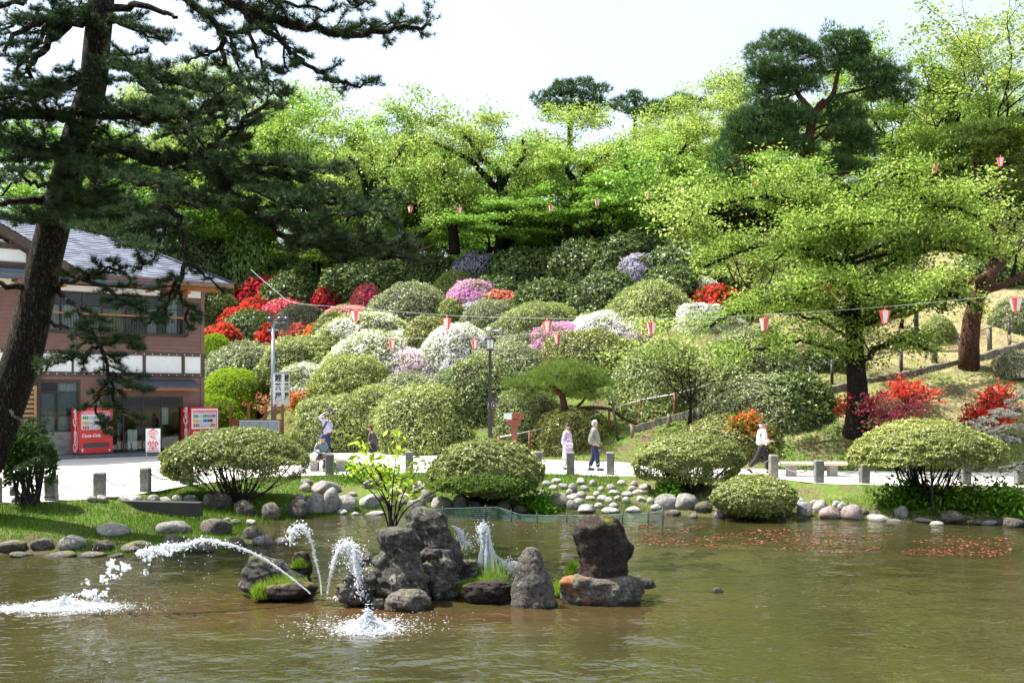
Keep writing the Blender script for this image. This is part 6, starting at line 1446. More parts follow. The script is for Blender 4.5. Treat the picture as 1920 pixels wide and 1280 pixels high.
def stone_at(px, py, w, h, mat, label, group=None, rounded=True, z=None, name='boulder', Y=None):
    """px, py: centre of the visible base; w, h in photo pixels"""
    if Y is None:
        Yw = np.arange(17, 32, .04); Xs = (px-CX)/F*Yw; Z = CAMZ-(py-HY)/F*Yw; g = np.maximum(ghn(Xs, Yw), WZ-.02); k = int(np.argmax(Z <= g)); Y = float(Yw[k])
    X = (px-CX)/F*Y; zb = max(gh(X, Y), WZ-.05); W2 = pxs(w, Y)/2*.92; H = pxs(h, Y)*.86
    me = RM[rb_.randrange(3, 10)] if rounded else RM[rb_.randrange(0, 5)]
    return mesh_dup(name, me, (X, Y+W2*.5, zb+H*.32), (rb_.uniform(-.15, .15), rb_.uniform(-.15, .15), rb_.uniform(0, 6.28)), (W2*1.08, W2*rb_.uniform(.75, 1.0), H*.72), [mat], label=label, cat='rock', group=group)
P_, G_, D_, K_ = rk_pale, rk_grey, rk_dark, rk_pink
# individually recognisable stones: (px, base py, w, h, mat, rounded, label)
ST = [
 (200, 1003, 90, 20, G_, 1, 'long flat stone lying in the grass of the left bank'), (322, 1000, 72, 26, G_, 1, 'smooth oval stone in the grass of the left bank'), (400, 1002, 70, 38, D_, 0, 'rough dark rock at the right end of the left bank grass'),
 (15, 1033, 60, 22, D_, 1, 'dark shore stone at the left edge'), (70, 1030, 56, 24, D_, 1, 'second dark shore stone from the left edge'), (130, 1030, 58, 28, G_, 1, 'lit rounded shore stone with lichen on the left bank'), (190, 1032, 44, 22, D_, 1, 'small dark shore stone on the left bank'), (250, 1034, 62, 20, D_, 1, 'long low dark shore stone'), (318, 1034, 52, 34, D_, 1, 'tall dark shore stone behind the long water jet'), (372, 1036, 60, 22, D_, 1, 'dark shore stone below the rough dark rock'),
 (35, 1046, 46, 16, D_, 1, 'wet stone at the waterline, left'), (105, 1048, 66, 16, D_, 1, 'wet mossy stone at the waterline, second'), (165, 1047, 56, 16, D_, 1, 'flat wet stone at the waterline, third'), (215, 1046, 36, 12, D_, 1, 'small wet stone at the waterline'), (440, 1030, 40, 24, D_, 1, 'dark stone at the tip of the left bank'), (490, 1024, 44, 22, G_, 1, 'grey stone near the tip of the left bank'), (525, 1022, 36, 18, G_, 1, 'last rounded stone of the left bank'), (470, 1010, 40, 26, D_, 0, 'dark angular stone behind the bank tip'),
 # stones below the left clipped shrub
 (410, 955, 50, 34, D_, 0, 'dark rock left below the left clipped shrub'), (455, 968, 46, 34, D_, 0, 'dark rock in the shade of the left clipped shrub'), (505, 975, 46, 36, D_, 0, 'dark rock by the shaded inlet'), (555, 972, 50, 40, D_, 0, 'large shaded rock at the inlet'), (590, 962, 44, 42, G_, 0, 'mossy topped rock right of the inlet'),
 (618, 962, 46, 52, G_, 1, 'tall rounded brown boulder right of the inlet'), (648, 960, 46, 38, G_, 0, 'weathered boulder with pitted face by the water'), (690, 952, 52, 32, P_, 1, 'smooth white boulder by the water'), (640, 966, 26, 12, P_, 1, 'small pale stone at the waterline'), (664, 967, 24, 10, P_, 1, 'smaller pale stone next to it at the waterline'), (700, 966, 44, 10, P_, 1, 'flat pale stone at the waterline'),
 (610, 925, 60, 28, P_, 0, 'large angular pale slab rock on the grass below the bench'), (572, 922, 26, 18, G_, 1, 'small grey stone left of the slab rock'), (573, 910, 26, 14, G_, 1, 'grey stone above the small one'), (694, 915, 56, 24, G_, 0, 'long grey rock behind the sapling'), (745, 930, 30, 20, P_, 1, 'pale round stone behind the sapling leaves'), (785, 925, 34, 26, P_, 0, 'tilted pale stone left of the round centre shrub'), (800, 940, 36, 26, P_, 0, 'pale stone below the tilted one'), (760, 945, 40, 24, P_, 0, 'pale rock right of the sapling stems'), (780, 955, 40, 26, P_, 1, 'pale boulder behind the tall island rock'),
 (828, 955, 46, 26, G_, 1, 'grey speckled boulder left below the centre shrub'), (862, 952, 30, 28, G_, 1, 'grey speckled stone below the centre shrub'), (890, 958, 34, 22, D_, 1, 'dark stone under the centre shrub, left'), (945, 958, 34, 20, D_, 0, 'dark stone under the centre shrub'), (974, 962, 34, 16, D_, 1, 'dark low stone under the centre shrub, right'), (1018, 935, 24, 20, G_, 1, 'grey stone at the right foot of the centre shrub'),
 (1048, 952, 42, 32, G_, 0, 'large brown boulder on the shore right of the centre shrub'), (1072, 955, 26, 20, G_, 1, 'rounded grey stone beside the brown boulder'), (1100, 962, 44, 18, P_, 1, 'low pale rock at the waterline behind the net'),
 (1075, 925, 22, 22, G_, 1, 'grey stone in the grassy slope'), (1145, 962, 36, 12, P_, 1, 'flat pale stone behind the net'), (1190, 962, 40, 14, P_, 1, 'pale flat stone at the right of the net'), (1232, 958, 30, 14, P_, 1, 'pale stone at the right end of the net'),
 (1252, 955, 50, 36, G_, 1, 'grey boulder at the left below the right clipped shrub'), (1290, 955, 60, 32, G_, 1, 'broad rounded boulder below the right clipped shrub'), (1320, 960, 40, 24, D_, 0, 'dark rock between the two right shrubs'), (1265, 968, 30, 14, D_, 0, 'dark wet stone below the right clipped shrub'),
 (1510, 968, 34, 30, G_, 0, 'brown rock right of the small round shrub'), (1538, 962, 28, 26, P_, 1, 'white stone above the brown rock'), (1558, 974, 48, 32, K_, 0, 'pinkish domed boulder at the waterline'), (1602, 976, 46, 36, K_, 1, 'pinkish barrel shaped boulder at the waterline'), (1543, 952, 24, 16, P_, 1, 'white cobble on the sandy shore'), (1502, 950, 20, 18, P_, 1, 'white cobble beside the small round shrub'), (1582, 958, 22, 18, P_, 1, 'small pale stone behind the domed boulder'),
 (1650, 978, 46, 16, P_, 0, 'pale low rock on the right shore'), (1695, 970, 34, 24, G_, 1, 'grey round stone below the umbrella shrub'), (1680, 980, 30, 10, G_, 1, 'flat stone at the waterline below the umbrella shrub'), (1735, 980, 40, 10, G_, 1, 'low grey stone at the foot of the thin stake trunk'), (1790, 980, 46, 24, D_, 1, 'round dark boulder right of the thin trunk'), (1830, 984, 34, 10, D_, 1, 'low dark stone on the right shore'), (1860, 986, 38, 10, G_, 1, 'flat grey stone on the right shore'), (1905, 990, 50, 26, D_, 0, 'dark rock at the right edge of the shore'),
 (60, 938, 30, 14, G_, 1, 'low stone behind the leftmost post'), (170, 940, 24, 14, G_, 1, 'small stone by the second post'), (190, 941, 26, 16, G_, 1, 'rounded stone right of the second post'), (240, 941, 50, 16, P_, 0, 'pale flat rock on the concrete edge'), (285, 942, 30, 16, G_, 1, 'grey stone on the concrete edge'), (330, 942, 22, 16, P_, 1, 'pale stone right on the concrete edge'), (355, 942, 30, 16, P_, 1, 'rounded pale stone at the right end of the concrete edge'), (395, 950, 40, 30, G_, 1, 'big brown boulder at the end of the concrete edge'),
]
for px, py, w, h, mt, rd, lb in ST: stone_at(px, py, w, h, mt, lb, rounded=bool(rd))
# white cobbles set in the grass between the centre and the right shrub
cob = [(1026, 912), (1043, 906), (1038, 919), (1057, 917), (1090, 908), (1112, 912), (1096, 921), (1128, 921), (1120, 930), (1146, 918), (1152, 928), (1108, 938), (1086, 945), (1130, 940), (1143, 944), (1158, 938), (1175, 944), (1190, 912), (1186, 922), (1198, 928), (1176, 930), (1204, 940), (1166, 910), (1068, 928), (1090, 932), (1150, 952), (1122, 952), (1210, 918), (1220, 945), (1075, 938)]
for i, (x, y) in enumerate(cob): stone_at(x, y, rb_.uniform(17, 28), rb_.uniform(9, 14), rk_pale, 'white river cobble set in the grass slope between the centre and right shrubs', 'white cobbles in the grass slope', name='cobble')
cob2 = [(560, 940), (575, 952), (630, 940), (660, 930), (715, 940), (730, 950), (735, 925), (1300, 972), (1350, 972), (1470, 972), (1640, 968), (1570, 950), (1528, 950), (1620, 965), (1760, 986), (1890, 984), (440, 985), (470, 985), (425, 980), (840, 962), (912, 962), (1000, 955), (30, 942), (305, 946), (410, 935)]
for i, (x, y) in enumerate(cob2): stone_at(x, y, rb_.uniform(16, 30), rb_.uniform(9, 16), [rk_grey, rk_dark, rk_pale][i % 3], 'small filler stone wedged between the boulders of the pond edge', 'small filler stones of the pond edge', name='stone')
# dark concrete edge on the left bank
a, b = gp(215, 962, -.35), gp(372, 966, -.35); m = MB(); d = (b-a); m.box((0, 0, 0), (d.length, .18, .34), bev=.015)
o = m.build('concrete_edging', plain('dark_concrete', (.05, .048, .045), .9, bump=.4)); o.location = (a+b)/2+Vector((0, .2, .12)); o.rotation_euler = (0, 0, math.atan2(d.y, d.x)); tag(o, 'dark concrete edging carrying a row of stones on the left bank', 'edging')

# ------------------------------------------------------------ grass on the banks
grass_m = leafmat('grass', (.035, .10, .010), (.09, .20, .018), (.22, .33, .05), trans=.35)
grass_dry = leafmat('grass_dry', (.28, .30, .09), (.42, .42, .16), (.52, .5, .24), trans=.3)
def grass(n, x0, x1, y0, y1, hgt, name, mat, label=None, seed=1, cond=None, w=.006):
    r = np.random.default_rng(seed); X = r.uniform(x0, x1, n); Y = r.uniform(y0, y1, n)
    d = pond_dist(X, Y); ok = (d > .12) & (Y < Yn(X)-.05)
    pn = vnoise(np.stack([X, Y, 0*X], 1), 1.4, seed)
    ok &= (pn > -1.1+.5*r.random(n)) if cond is None else cond(X, Y, pn, r)
    X, Y, pn = X[ok], Y[ok], pn[ok]; Z = ghn(X, Y); k = len(X); B = np.stack([X, Y, Z], 1)
    H = hgt*r.uniform(.5, 1.3, (k, 1))*(1+.35*pn[:, None]); a = r.uniform(0, 6.28, k); u = np.stack([np.cos(a), np.sin(a), 0*a], 1)*w; lean = r.normal(0, .35, (k, 3)); lean[:, 2] = 1
    V = np.stack([B-u, B+u, B+unit(lean)*H], 1).reshape(-1, 3); me = mesh_np(name, V, tris=np.arange(3*k).reshape(k, 3)); me.materials.append(mat); o = link(name, me); tag(o, label, 'grass', kind='stuff'); return o
dry = lambda X: np.clip((X-3.5)/4, 0, 1)
grass(90000, -15, -4, 17.8, 26, .085, 'grass', grass_m, 'short bright green grass of the left bank', 1)
grass(60000, -9, 3.2, 23.5, 31, .10, 'grass', grass_m, 'lush green grass among the stones of the middle bank', 2)
grass(60000, 3, 18, 23, 31, .075, 'grass', grass_m, 'patchy green grass on the right bank', 3, cond=lambda X, Y, p, r: p > .15+.3*r.random(len(X)))
grass(60000, 2, 18, 23, 31, .06, 'grass', grass_dry, 'dry straw coloured grass on the right bank', 4, cond=lambda X, Y, p, r: p < .5+.3*r.random(len(X)))
def hill_grass(n, mat, seed, lab, lo, hi, x0=-13, x1=34):
    r = np.random.default_rng(seed); X = r.uniform(x0, x1, n); Y = Yf(X)+.4+r.random(n)**1.3*26; pn = vnoise(np.stack([X, Y, 0*X], 1), .8, 5); ok = (pn > lo) & (pn < hi); X, Y = X[ok], Y[ok]; k = len(X); B = np.stack([X, Y, ghn(X, Y)], 1)
    H = .13*r.uniform(.5, 1.3, (k, 1)); a = r.uniform(0, 6.28, k); u = np.stack([np.cos(a), np.sin(a), 0*a], 1)*.014; lean = r.normal(0, .4, (k, 3)); lean[:, 2] = 1
    me = mesh_np('grass', np.stack([B-u, B+u, B+unit(lean)*H], 1).reshape(-1, 3), tris=np.arange(3*k).reshape(k, 3)); me.materials.append(mat); tag(link('grass', me), lab, 'grass', kind='stuff')
hill_grass(90000, grass_m, 6, 'green grass patches on the hillside', .1, 9)
hill_grass(70000, grass_dry, 7, 'dry grass patches on the hillside', -9, .25)

# ------------------------------------------------------------ shrubs at the water's edge: domes on visible stems
az_near = leafmat('azalea_near', (.12, .16, .035), (.27, .32, .08), (.48, .5, .2), trans=.33, gloss=.03)
az_umb = leafmat('azalea_umbrella', (.16, .2, .04), (.34, .38, .09), (.5, .52, .2), trans=.33, gloss=.03)
def shore_shrub(px, base_py, top_py, w, label, seed, n=60000, leaf=.042, mat=az_near, low=-.45, flatb=.0, Y=None, dz=0, depth=.8, stem=True, zcf=.55):
    """the crown is an ellipsoid, open below with the branch work showing"""
    if Y is None:
        Yw = np.arange(20, 34, .04); Xs = (px-CX)/F*Yw; Z = CAMZ-(base_py-HY)/F*Yw; g = np.maximum(ghn(Xs, Yw), WZ); Y = float(Yw[int(np.argmax(Z <= g))])+.3
    X = (px-CX)/F*Y; b = Vector((X, Y, gh(X, Y))); zt = at(px, top_py, Y).z-b.z; R = pxs(w, Y)/2; zc = zt*zcf; rz = zt-zc
    r = np.random.default_rng(seed); rr = random.Random(seed); e = empty('clipped_azalea', b, label, 'shrub')
    d = unit(r.normal(0, 1, (n*2, 3))); d = d[d[:, 2] > low][:n]
    dens = vnoise(d, 5, seed)  # thin places low down
    keep = (d[:, 2] > (-.05 if low > -.7 else -2)) | (dens+r.normal(0, .4, len(d)) > .25); d = d[keep]
    Rr = 1+.07*vnoise(d, 2.4, seed)+.04*vnoise(d, 6, seed+1)+.03*vnoise(d, 18, seed+2)+.02*vnoise(d, 40, seed+3)-np.abs(r.normal(0, .05, len(d)))
    S = np.array([R, R*depth, rz]); P = d*Rr[:, None]*S; P[:, 2] = np.where(P[:, 2] < 0, P[:, 2]*zc/rz*.9, P[:, 2])+zc
    V, Q = cards(P, d+np.array([0, 0, .4]), leaf, r, 1.5, .75)
    s = r.choice(len(d), n//40, replace=False); V2, Q2 = cards(P[s]*1.0+d[s]*.05, unit(r.normal(0, 1, (len(s), 3))), leaf*1.1, r, 2.0, .3)
    me = mesh_np('foliage', np.concatenate([V, V2]), quads=np.concatenate([Q, Q2+len(V)])); me.materials.append(mat); link('foliage', me, e)
    if stem:
        m = MB()
        for k in range(34):
            a = rr.uniform(0, 6.28); q = rr.uniform(.2, .92); t = Vector((math.cos(a)*R*q, math.sin(a)*R*depth*q, zc+rz*.75*math.sqrt(1-q*q)*rr.uniform(.2, 1))); bp = Vector((rr.gauss(0, .12), rr.gauss(0, .1), -.05)); mid = bp.lerp(t, .45)+Vector((rr.gauss(0, .08), rr.gauss(0, .08), -.12*t.length))
            path = cr([bp, mid, t], 4); m.tube(path, [.03*(1-.75*i/len(path)) for i in range(len(path))], 5)
            for j in range(5):
                i = rr.randrange(3, len(path)); s2 = path[i]+Vector((rr.gauss(0, R*.22), rr.gauss(0, R*.2), rr.gauss(.05, rz*.25))); m.tube([path[i], path[i].lerp(s2, .5)+Vector((0, 0, .03)), s2], [.011, .008, .004], 3)
        m.build('branches', bark_grey if seed % 2 else bark_cherry, e)
    return e
shore_shrub(445, 945, 802, 262, 'wide clipped azalea on the left bank with dark bare branches below', 1, 70000, .042, low=-.5)
shore_shrub(908, 950, 822, 210, 'round clipped azalea in the centre of the far bank', 2, 66000, .042, low=-.72, zcf=.5)
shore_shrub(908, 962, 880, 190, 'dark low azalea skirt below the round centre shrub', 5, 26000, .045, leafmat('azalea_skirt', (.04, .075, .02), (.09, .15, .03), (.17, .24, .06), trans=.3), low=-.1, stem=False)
shore_shrub(1293, 930, 812, 196, 'round clipped azalea on the far bank right of the centre', 3, 66000, .042, low=-.62, zcf=.5)
shore_shrub(1414, 975, 890, 162, 'small round azalea dome at the water edge, right', 4, 52000, .04, low=-.97, zcf=.42)
shore_shrub(1740, 955, 788, 265, 'umbrella shaped clipped azalea on the right bank', 6, 80000, .04, az_umb, low=-.12)
m = MB(); Y = gy(976, WZ)+.05; m.tube([at(1752, 975, Y), at(1748, 920, Y+.1), at(1745, 860, Y+.3)], [.035, .03, .025], 7); m.build('support_stake', bark_grey, label='thin straight stake below the umbrella shaped azalea', cat='stake')
fern = leafmat('fern', (.05, .14, .015), (.10, .24, .02), (.2, .34, .04), trans=.4)
for i, (px, py, w, h, lb) in enumerate([(1010, 955, 60, 26, 'dark green fern clump right of the centre shrub'), (1700, 950, 90, 50, 'weedy plant in the shade of the umbrella shrub'), (1800, 955, 110, 50, 'dark weeds under the grey conifer'), (1880, 960, 90, 60, 'weeds at the right edge of the bank'), (1255, 935, 40, 40, 'leafy shoots left of the right clipped shrub'), (640, 880, 60, 14, 'grass tuft at the foot of the post by the seated person'), (700, 900, 100, 30, 'tall fresh grass around the sapling')]):
    Yw = np.arange(20, 34, .04); Xs = (px-CX)/F*Yw; g = np.maximum(ghn(Xs, Yw), WZ); Y = float(Yw[int(np.argmax(CAMZ-(py-HY)/F*Yw <= g))])+.1
    r = np.random.default_rng(60+i); n = 1400; X0 = (px-CX)/F*Y; W2, H2 = pxs(w, Y)/2, pxs(h, Y); C = np.stack([X0+r.normal(0, W2*.5, n), Y+r.normal(0, .3, n), np.zeros(n)], 1); C[:, 2] = np.maximum(ghn(C[:, 0], C[:, 1]), WZ)+np.abs(r.normal(0, H2*.4, n))
    V, Q = cards(C, np.tile([0, 0, 1.], (n, 1)), .07, r, 2.2, .9); me = mesh_np('weeds', V, quads=Q); me.materials.append(fern); tag(link('weeds', me), lb, 'plant')
# bushy plant hanging in at the lower left
shore_shrub(52, 895, 792, 96, 'dark leafy shrub behind the pine trunk at the left edge', 9, 16000, .05, leafmat('left_bush', (.03, .07, .02), (.07, .14, .03), (.16, .24, .05), trans=.3), low=-.6, Y=21.6)
# grey drooping conifer boughs reaching in at the right edge
spr = leafmat('grey_conifer', (.20, .21, .18), (.36, .37, .33), (.52, .53, .48), trans=.15)
rc = random.Random(31)
bough_tree('conifer', 'grey drooping conifer reaching in from the right edge over the bank', 25.5,
  [(2080, 960, 0, .22), (2060, 880, 0, .18), (2020, 800, 0, .14), (1990, 740, 0, .1), (1980, 660, 0, .05)],
  [(.05, .55, .11, .2, .1, [(2040, 850, 0), (1980, 830, -.4), (1900, 818, -.8), (1830, 832, -1), (1780, 850, -1.1)]),
   (.05, .5, .11, .2, .1, [(2030, 820, 0), (1960, 800, 0), (1890, 800, 0), (1820, 815, 0), (1770, 842, 0)]),
   (.05, .5, .11, .2, .1, [(2010, 790, 0), (1950, 770, -.3), (1900, 770, -.6), (1860, 785, -.8), (1830, 800, -.9)]),
   (.05, .5, .11, .2, .1, [(2000, 760, 0), (1960, 740, .3), (1915, 745, .5), (1890, 765, .6)]),
   (.05, .5, .11, .2, .1, [(2040, 870, 0), (1970, 868, -.2), (1900, 872, -.4), (1840, 878, -.6)]),
   (.05, .5, .12, .2, .1, [(2000, 740, 0), (1960, 710, 0), (1925, 705, 0)])],
  bark_grey, tuft_crown(.075, 12, .007, .055, 8, spread=.5), rc, 'tree', spr)
# ------------------------------------------------------------ rock island
import bmesh
isl_dark = rockmat('island_rock', (.028, .026, .024), (.10, .095, .085), lich=.55, moss=.5, bump=1.0, sc=3.2)
isl_brown = rockmat('island_brown', (.018, .012, .011), (.055, .038, .034), lich=.12, moss=.9, bump=1.0, sc=4)
isl_grey = rockmat('island_grey', (.05, .042, .038), (.14, .125, .11), lich=.35, moss=.3, bump=.8, sc=3.5)
isl_slab = rockmat('island_slab', (.05, .046, .04), (.17, .16, .14), lich=.6, moss=.6, bump=.9, sc=4, rust=.45)
def outline_rock(name, label, outl, Y, mat, depth=.8, seed=1, tilt=0, rough=.045, res=46):
    """outline in photo pixels gives the half-width at each height; the body is solid and roughened in depth"""
    # outl: [(py, left px, right px)] from top to bottom
    ys_ = [o[0] for o in outl]; L = [o[1] for o in outl]; R = [o[2] for o in outl]; vs, fs = [], []; nr, na = res, 56; off = Vector((seed*7.3, seed*3.1, seed*1.7)); base = at((L[-1]+R[-1])/2, ys_[-1], Y)
    rr = random.Random(seed); planes = [(rr.uniform(0, 6.28), rr.uniform(.72, .95)) for _ in range(7)]
    for i in range(nr+1):
        t = i/nr; py = ys_[0]+(ys_[-1]-ys_[0])*t; l = np.interp(py, ys_, L); r = np.interp(py, ys_, R)
        c = at((l+r)/2, py, Y)-base; w = pxs((r-l)/2, Y)
        for k in range(na):
            a = 2*math.pi*k/na; q = Vector((math.cos(a), math.sin(a)))
            s = 1.0
            for pa, pd in planes:
                dd = q.x*math.cos(pa)+q.y*math.sin(pa)
                if dd > pd: s = min(s, 1-(dd-pd)*.55)
            rd = Vector((q.x*w*(s if abs(q.x) < .95 else 1), q.y*w*depth*s, 0))
            p = c+rd; nz = noise.fractal(p*2.2+off, 1, 2, 3)*rough*2.2+(noise.fractal(p*6+off, .9, 2, 4))*rough*1.0+noise.fractal(p*17+off, .8, 2, 3)*rough*.45
            rid = abs(noise.noise(p*4.3+off))*rough*1.4
            dirv = Vector((q.x, q.y*.9, .25 if t < .15 else 0)); p = p+dirv*(nz-rid)
            vs.append(p)
    for i in range(nr):
        for k in range(na): fs.append((i*na+k, (i+1)*na+k, (i+1)*na+(k+1) % na, i*na+(k+1) % na))
    vs.append(at((L[0]+R[0])/2, ys_[0]-1.5, Y)-base); ti = len(vs)-1
    for k in range(na): fs.append((ti, k, (k+1) % na))
    m = MB(); m.add(vs, fs, True); o = m.build(name, mat, label=label, cat='rock'); o.location = base; return o
YI = 14.2
outline_rock('boulder', 'tallest pitted rock of the island, behind the big dark one', [(952, 778, 806), (962, 765, 826), (985, 758, 838), (1010, 762, 850), (1040, 770, 864), (1075, 775, 862), (1110, 770, 855), (1128, 765, 850)], 14.7, isl_dark, .7, 11, rough=.06)
outline_rock('boulder', 'massive dark rock of the island with a flat mossy head', [(990, 722, 768), (996, 710, 776), (1008, 706, 781), (1030, 708, 786), (1042, 700, 788), (1062, 690, 792), (1085, 678, 800), (1105, 675, 800), (1122, 680, 796)], 14.15, isl_dark, .75, 12, rough=.05)
outline_rock('boulder', 'dark wet rock sprayed by the fountain at the left of the island', [(1075, 655, 690), (1085, 640, 700), (1100, 630, 705), (1115, 630, 705), (1128, 636, 700)], 13.95, isl_dark, .8, 13, rough=.05)
outline_rock('boulder', 'rock shoulder between the sprayed rock and the massive one', [(1032, 672, 700), (1045, 662, 712), (1070, 655, 715), (1100, 655, 715), (1120, 655, 715)], 14.4, isl_dark, .8, 14, rough=.05)
outline_rock('boulder', 'low pitted rock at the water in front of the massive one', [(1105, 755, 785), (1112, 735, 800), (1125, 724, 806), (1140, 722, 808)], 13.75, isl_grey, .8, 15, rough=.035, res=26)
outline_rock('stone', 'small pale stone below the massive island rock', [(1122, 700, 716), (1130, 694, 722), (1138, 694, 722)], 13.8, isl_grey, .8, 16, rough=.02, res=14)
outline_rock('boulder', 'upper rock lump at the right flank of the massive rock', [(1030, 800, 850), (1060, 795, 862), (1090, 800, 864), (1120, 800, 860), (1130, 800, 850)], 14.3, isl_dark, .7, 17, rough=.055)
outline_rock('boulder', 'small dark rock behind the grass patch of the island', [(1050, 865, 895), (1062, 858, 905), (1085, 855, 910)], 14.9, isl_dark, .8, 18, rough=.03, res=20)
outline_rock('boulder', 'long low dark rock below the grass patch of the island', [(1090, 885, 962), (1098, 868, 966), (1110, 866, 964), (1126, 872, 960)], 14.1, isl_brown, .5, 19, rough=.035, res=26)
outline_rock('boulder', 'cone shaped standing rock in the island', [(1026, 987, 1006), (1034, 980, 1014), (1050, 972, 1022), (1075, 967, 1032), (1100, 964, 1038), (1125, 960, 1044), (1134, 958, 1046)], 13.9, isl_grey, .75, 20, rough=.02)
outline_rock('boulder', 'dark brown top rock balanced on the slab at the right of the island', [(965, 1092, 1144), (972, 1082, 1158), (985, 1072, 1168), (1000, 1072, 1176), (1018, 1080, 1184), (1035, 1080, 1186), (1050, 1080, 1180), (1065, 1078, 1178), (1084, 1080, 1178)], 14.3, isl_brown, .8, 33, rough=.028)
outline_rock('rock_slab', 'broad flat slab rock with a rusty stain carrying the dark brown top rock', [(1082, 1054, 1180), (1088, 1048, 1198), (1100, 1050, 1206), (1118, 1050, 1210), (1134, 1056, 1206)], 14.1, isl_slab, .45, 22, rough=.04, res=30)
outline_rock('boulder', 'small rock sticking out at the right end of the island', [(1079, 1188, 1208), (1086, 1182, 1226), (1100, 1182, 1234)], 14.6, isl_dark, .8, 23, rough=.03, res=20)
outline_rock('stone', 'stone just breaking the surface right of the island', [(1102, 1338, 1352), (1108, 1334, 1358)], 14.9, isl_grey, .8, 24, rough=.012, res=8)
outline_rock('boulder', 'low rock with grass left of the water jets', [(1042, 468, 500), (1052, 460, 530), (1075, 452, 560), (1100, 448, 585), (1116, 470, 590)], 14.6, isl_dark, .6, 25, rough=.04, res=30)
outline_rock('boulder', 'right lump of the low grassy rock by the jets', [(1036, 556, 576), (1048, 548, 582), (1070, 540, 584), (1100, 535, 590)], 14.9, isl_brown, .7, 26, rough=.04, res=26)
outline_rock('boulder', 'brown flat shelf of the low grassy rock at the waterline', [(1092, 500, 585), (1098, 480, 596), (1108, 470, 594), (1118, 490, 580)], 14.3, isl_brown, .5, 27, rough=.03, res=20)
g = at(900, 1090, 14.5); m = MB(); m.ell((g.x+.1, g.y+.25, WZ), (.62, .42, .17), 20, 9); m.ell((at(1060, 1090, 14.5).x, 14.75, WZ), (.3, .28, .18), 16, 9); m.ell((at(525, 1085, 14.7).x, 14.75, WZ), (.44, .34, .2), 16, 9)
m.build('island_soil', plain('soil', (.07, .05, .03), .95, bump=.6), kind='structure')
def turf(C, rx, ry, z, n, h, label, seed, mat=grass_m):
    r = np.random.default_rng(seed); a = r.uniform(0, 6.28, n); q = np.sqrt(r.random(n)); B = np.stack([C[0]+np.cos(a)*q*rx, C[1]+np.sin(a)*q*ry, z-.12*q*q], 1); H = h*r.uniform(.4, 1.3, (n, 1)); b = r.uniform(0, 6.28, n); u = np.stack([np.cos(b), np.sin(b), 0*b], 1)*.005; l = r.normal(0, .38, (n, 3)); l[:, 2] = 1
    me = mesh_np('grass', np.stack([B-u, B+u, B+unit(l)*H], 1).reshape(-1, 3), tris=np.arange(3*n).reshape(n, 3)); me.materials.append(mat); tag(link('grass', me), label, 'grass', kind='stuff')
grass_b = leafmat('grass_bright', (.12, .24, .02), (.24, .40, .03), (.40, .52, .07), trans=.45)
turf((at(905, 1085, 14.6).x, 14.6), .45, .3, at(0, 1092, 14.6).z, 5000, .10, 'bright grass patch on the island before the tall fountain', 1, grass_b)
turf((at(1058, 1085, 14.7).x, 14.6), .22, .25, at(0, 1098, 14.6).z, 2600, .14, 'grass between the cone rock and the slab', 2, grass_b)
turf((at(1075, 1050, 15).x, 15.0), .14, .14, at(0, 1062, 15).z, 900, .12, 'grass tuft left of the dark brown top rock', 3, grass_b)
turf((at(530, 1080, 14.6).x, 14.5), .36, .28, at(0, 1092, 14.5).z, 5200, .17, 'long grass on the low rock by the jets', 4, grass_b)
turf((at(562, 1040, 14.9).x, 14.85), .14, .12, at(0, 1050, 14.9).z+.02, 1600, .07, 'mossy tuft on the right lump by the jets', 5, grass_b)
turf((at(490, 1095, 14.2).x, 14.2), .14, .12, at(0, 1106, 14.2).z, 1300, .15, 'grass at the left foot of the low rock', 6, grass_b)
turf((at(925, 1060, 14.9).x, 14.8), .2, .1, at(0, 1082, 14.9).z, 160, .42, 'thin reeds beside the tall fountain', 7, grass_b)
# bare twigs left of the jets and bright leaved sapling rising from the island
rs = random.Random(9)
m = MB()
def twig(m, p, d, L, r0, n, lev, spread=.5, tips=None):
    pts = [p]; q = p; dd = d
    for i in range(n): dd = (dd+Vector((rs.gauss(0, .10), rs.gauss(0, .10), rs.gauss(.02, .05)))).normalized(); q = q+dd*L/n; pts.append(q)
    m.tube(pts, [r0*(1-.7*i/n) for i in range(n+1)], 5)
    if tips is not None and lev <= 1: tips.append(pts)
    if lev > 0:
        for i in range(2, n+1):
            if rs.random() < .75: dv = (dd+Vector((rs.gauss(0, spread), rs.gauss(0, spread), rs.gauss(0, spread*.5)))).normalized(); twig(m, pts[i], dv, L*.5, r0*.5, max(3, n-2), lev-1, spread, tips)
o = at(512, 1060, 14.8)
for dx in (-.55, -.35, .15, .35): twig(m, Vector((0, 0, 0)), Vector((dx, rs.uniform(-.2, .2), 1)).normalized(), rs.uniform(.45, .75), .007, 6, 1)
ob = m.build('bare_twigs', bark_grey); ob.location = o; tag(ob, 'bare twigs sticking up from the low rock behind the jets', 'twigs')
Ys = 15.3; o = at(738, 990, Ys); e = empty('sapling', o, 'sapling with many thin stems and bright yellow green leaves behind the island', 'sapling'); m = MB(); tips = []
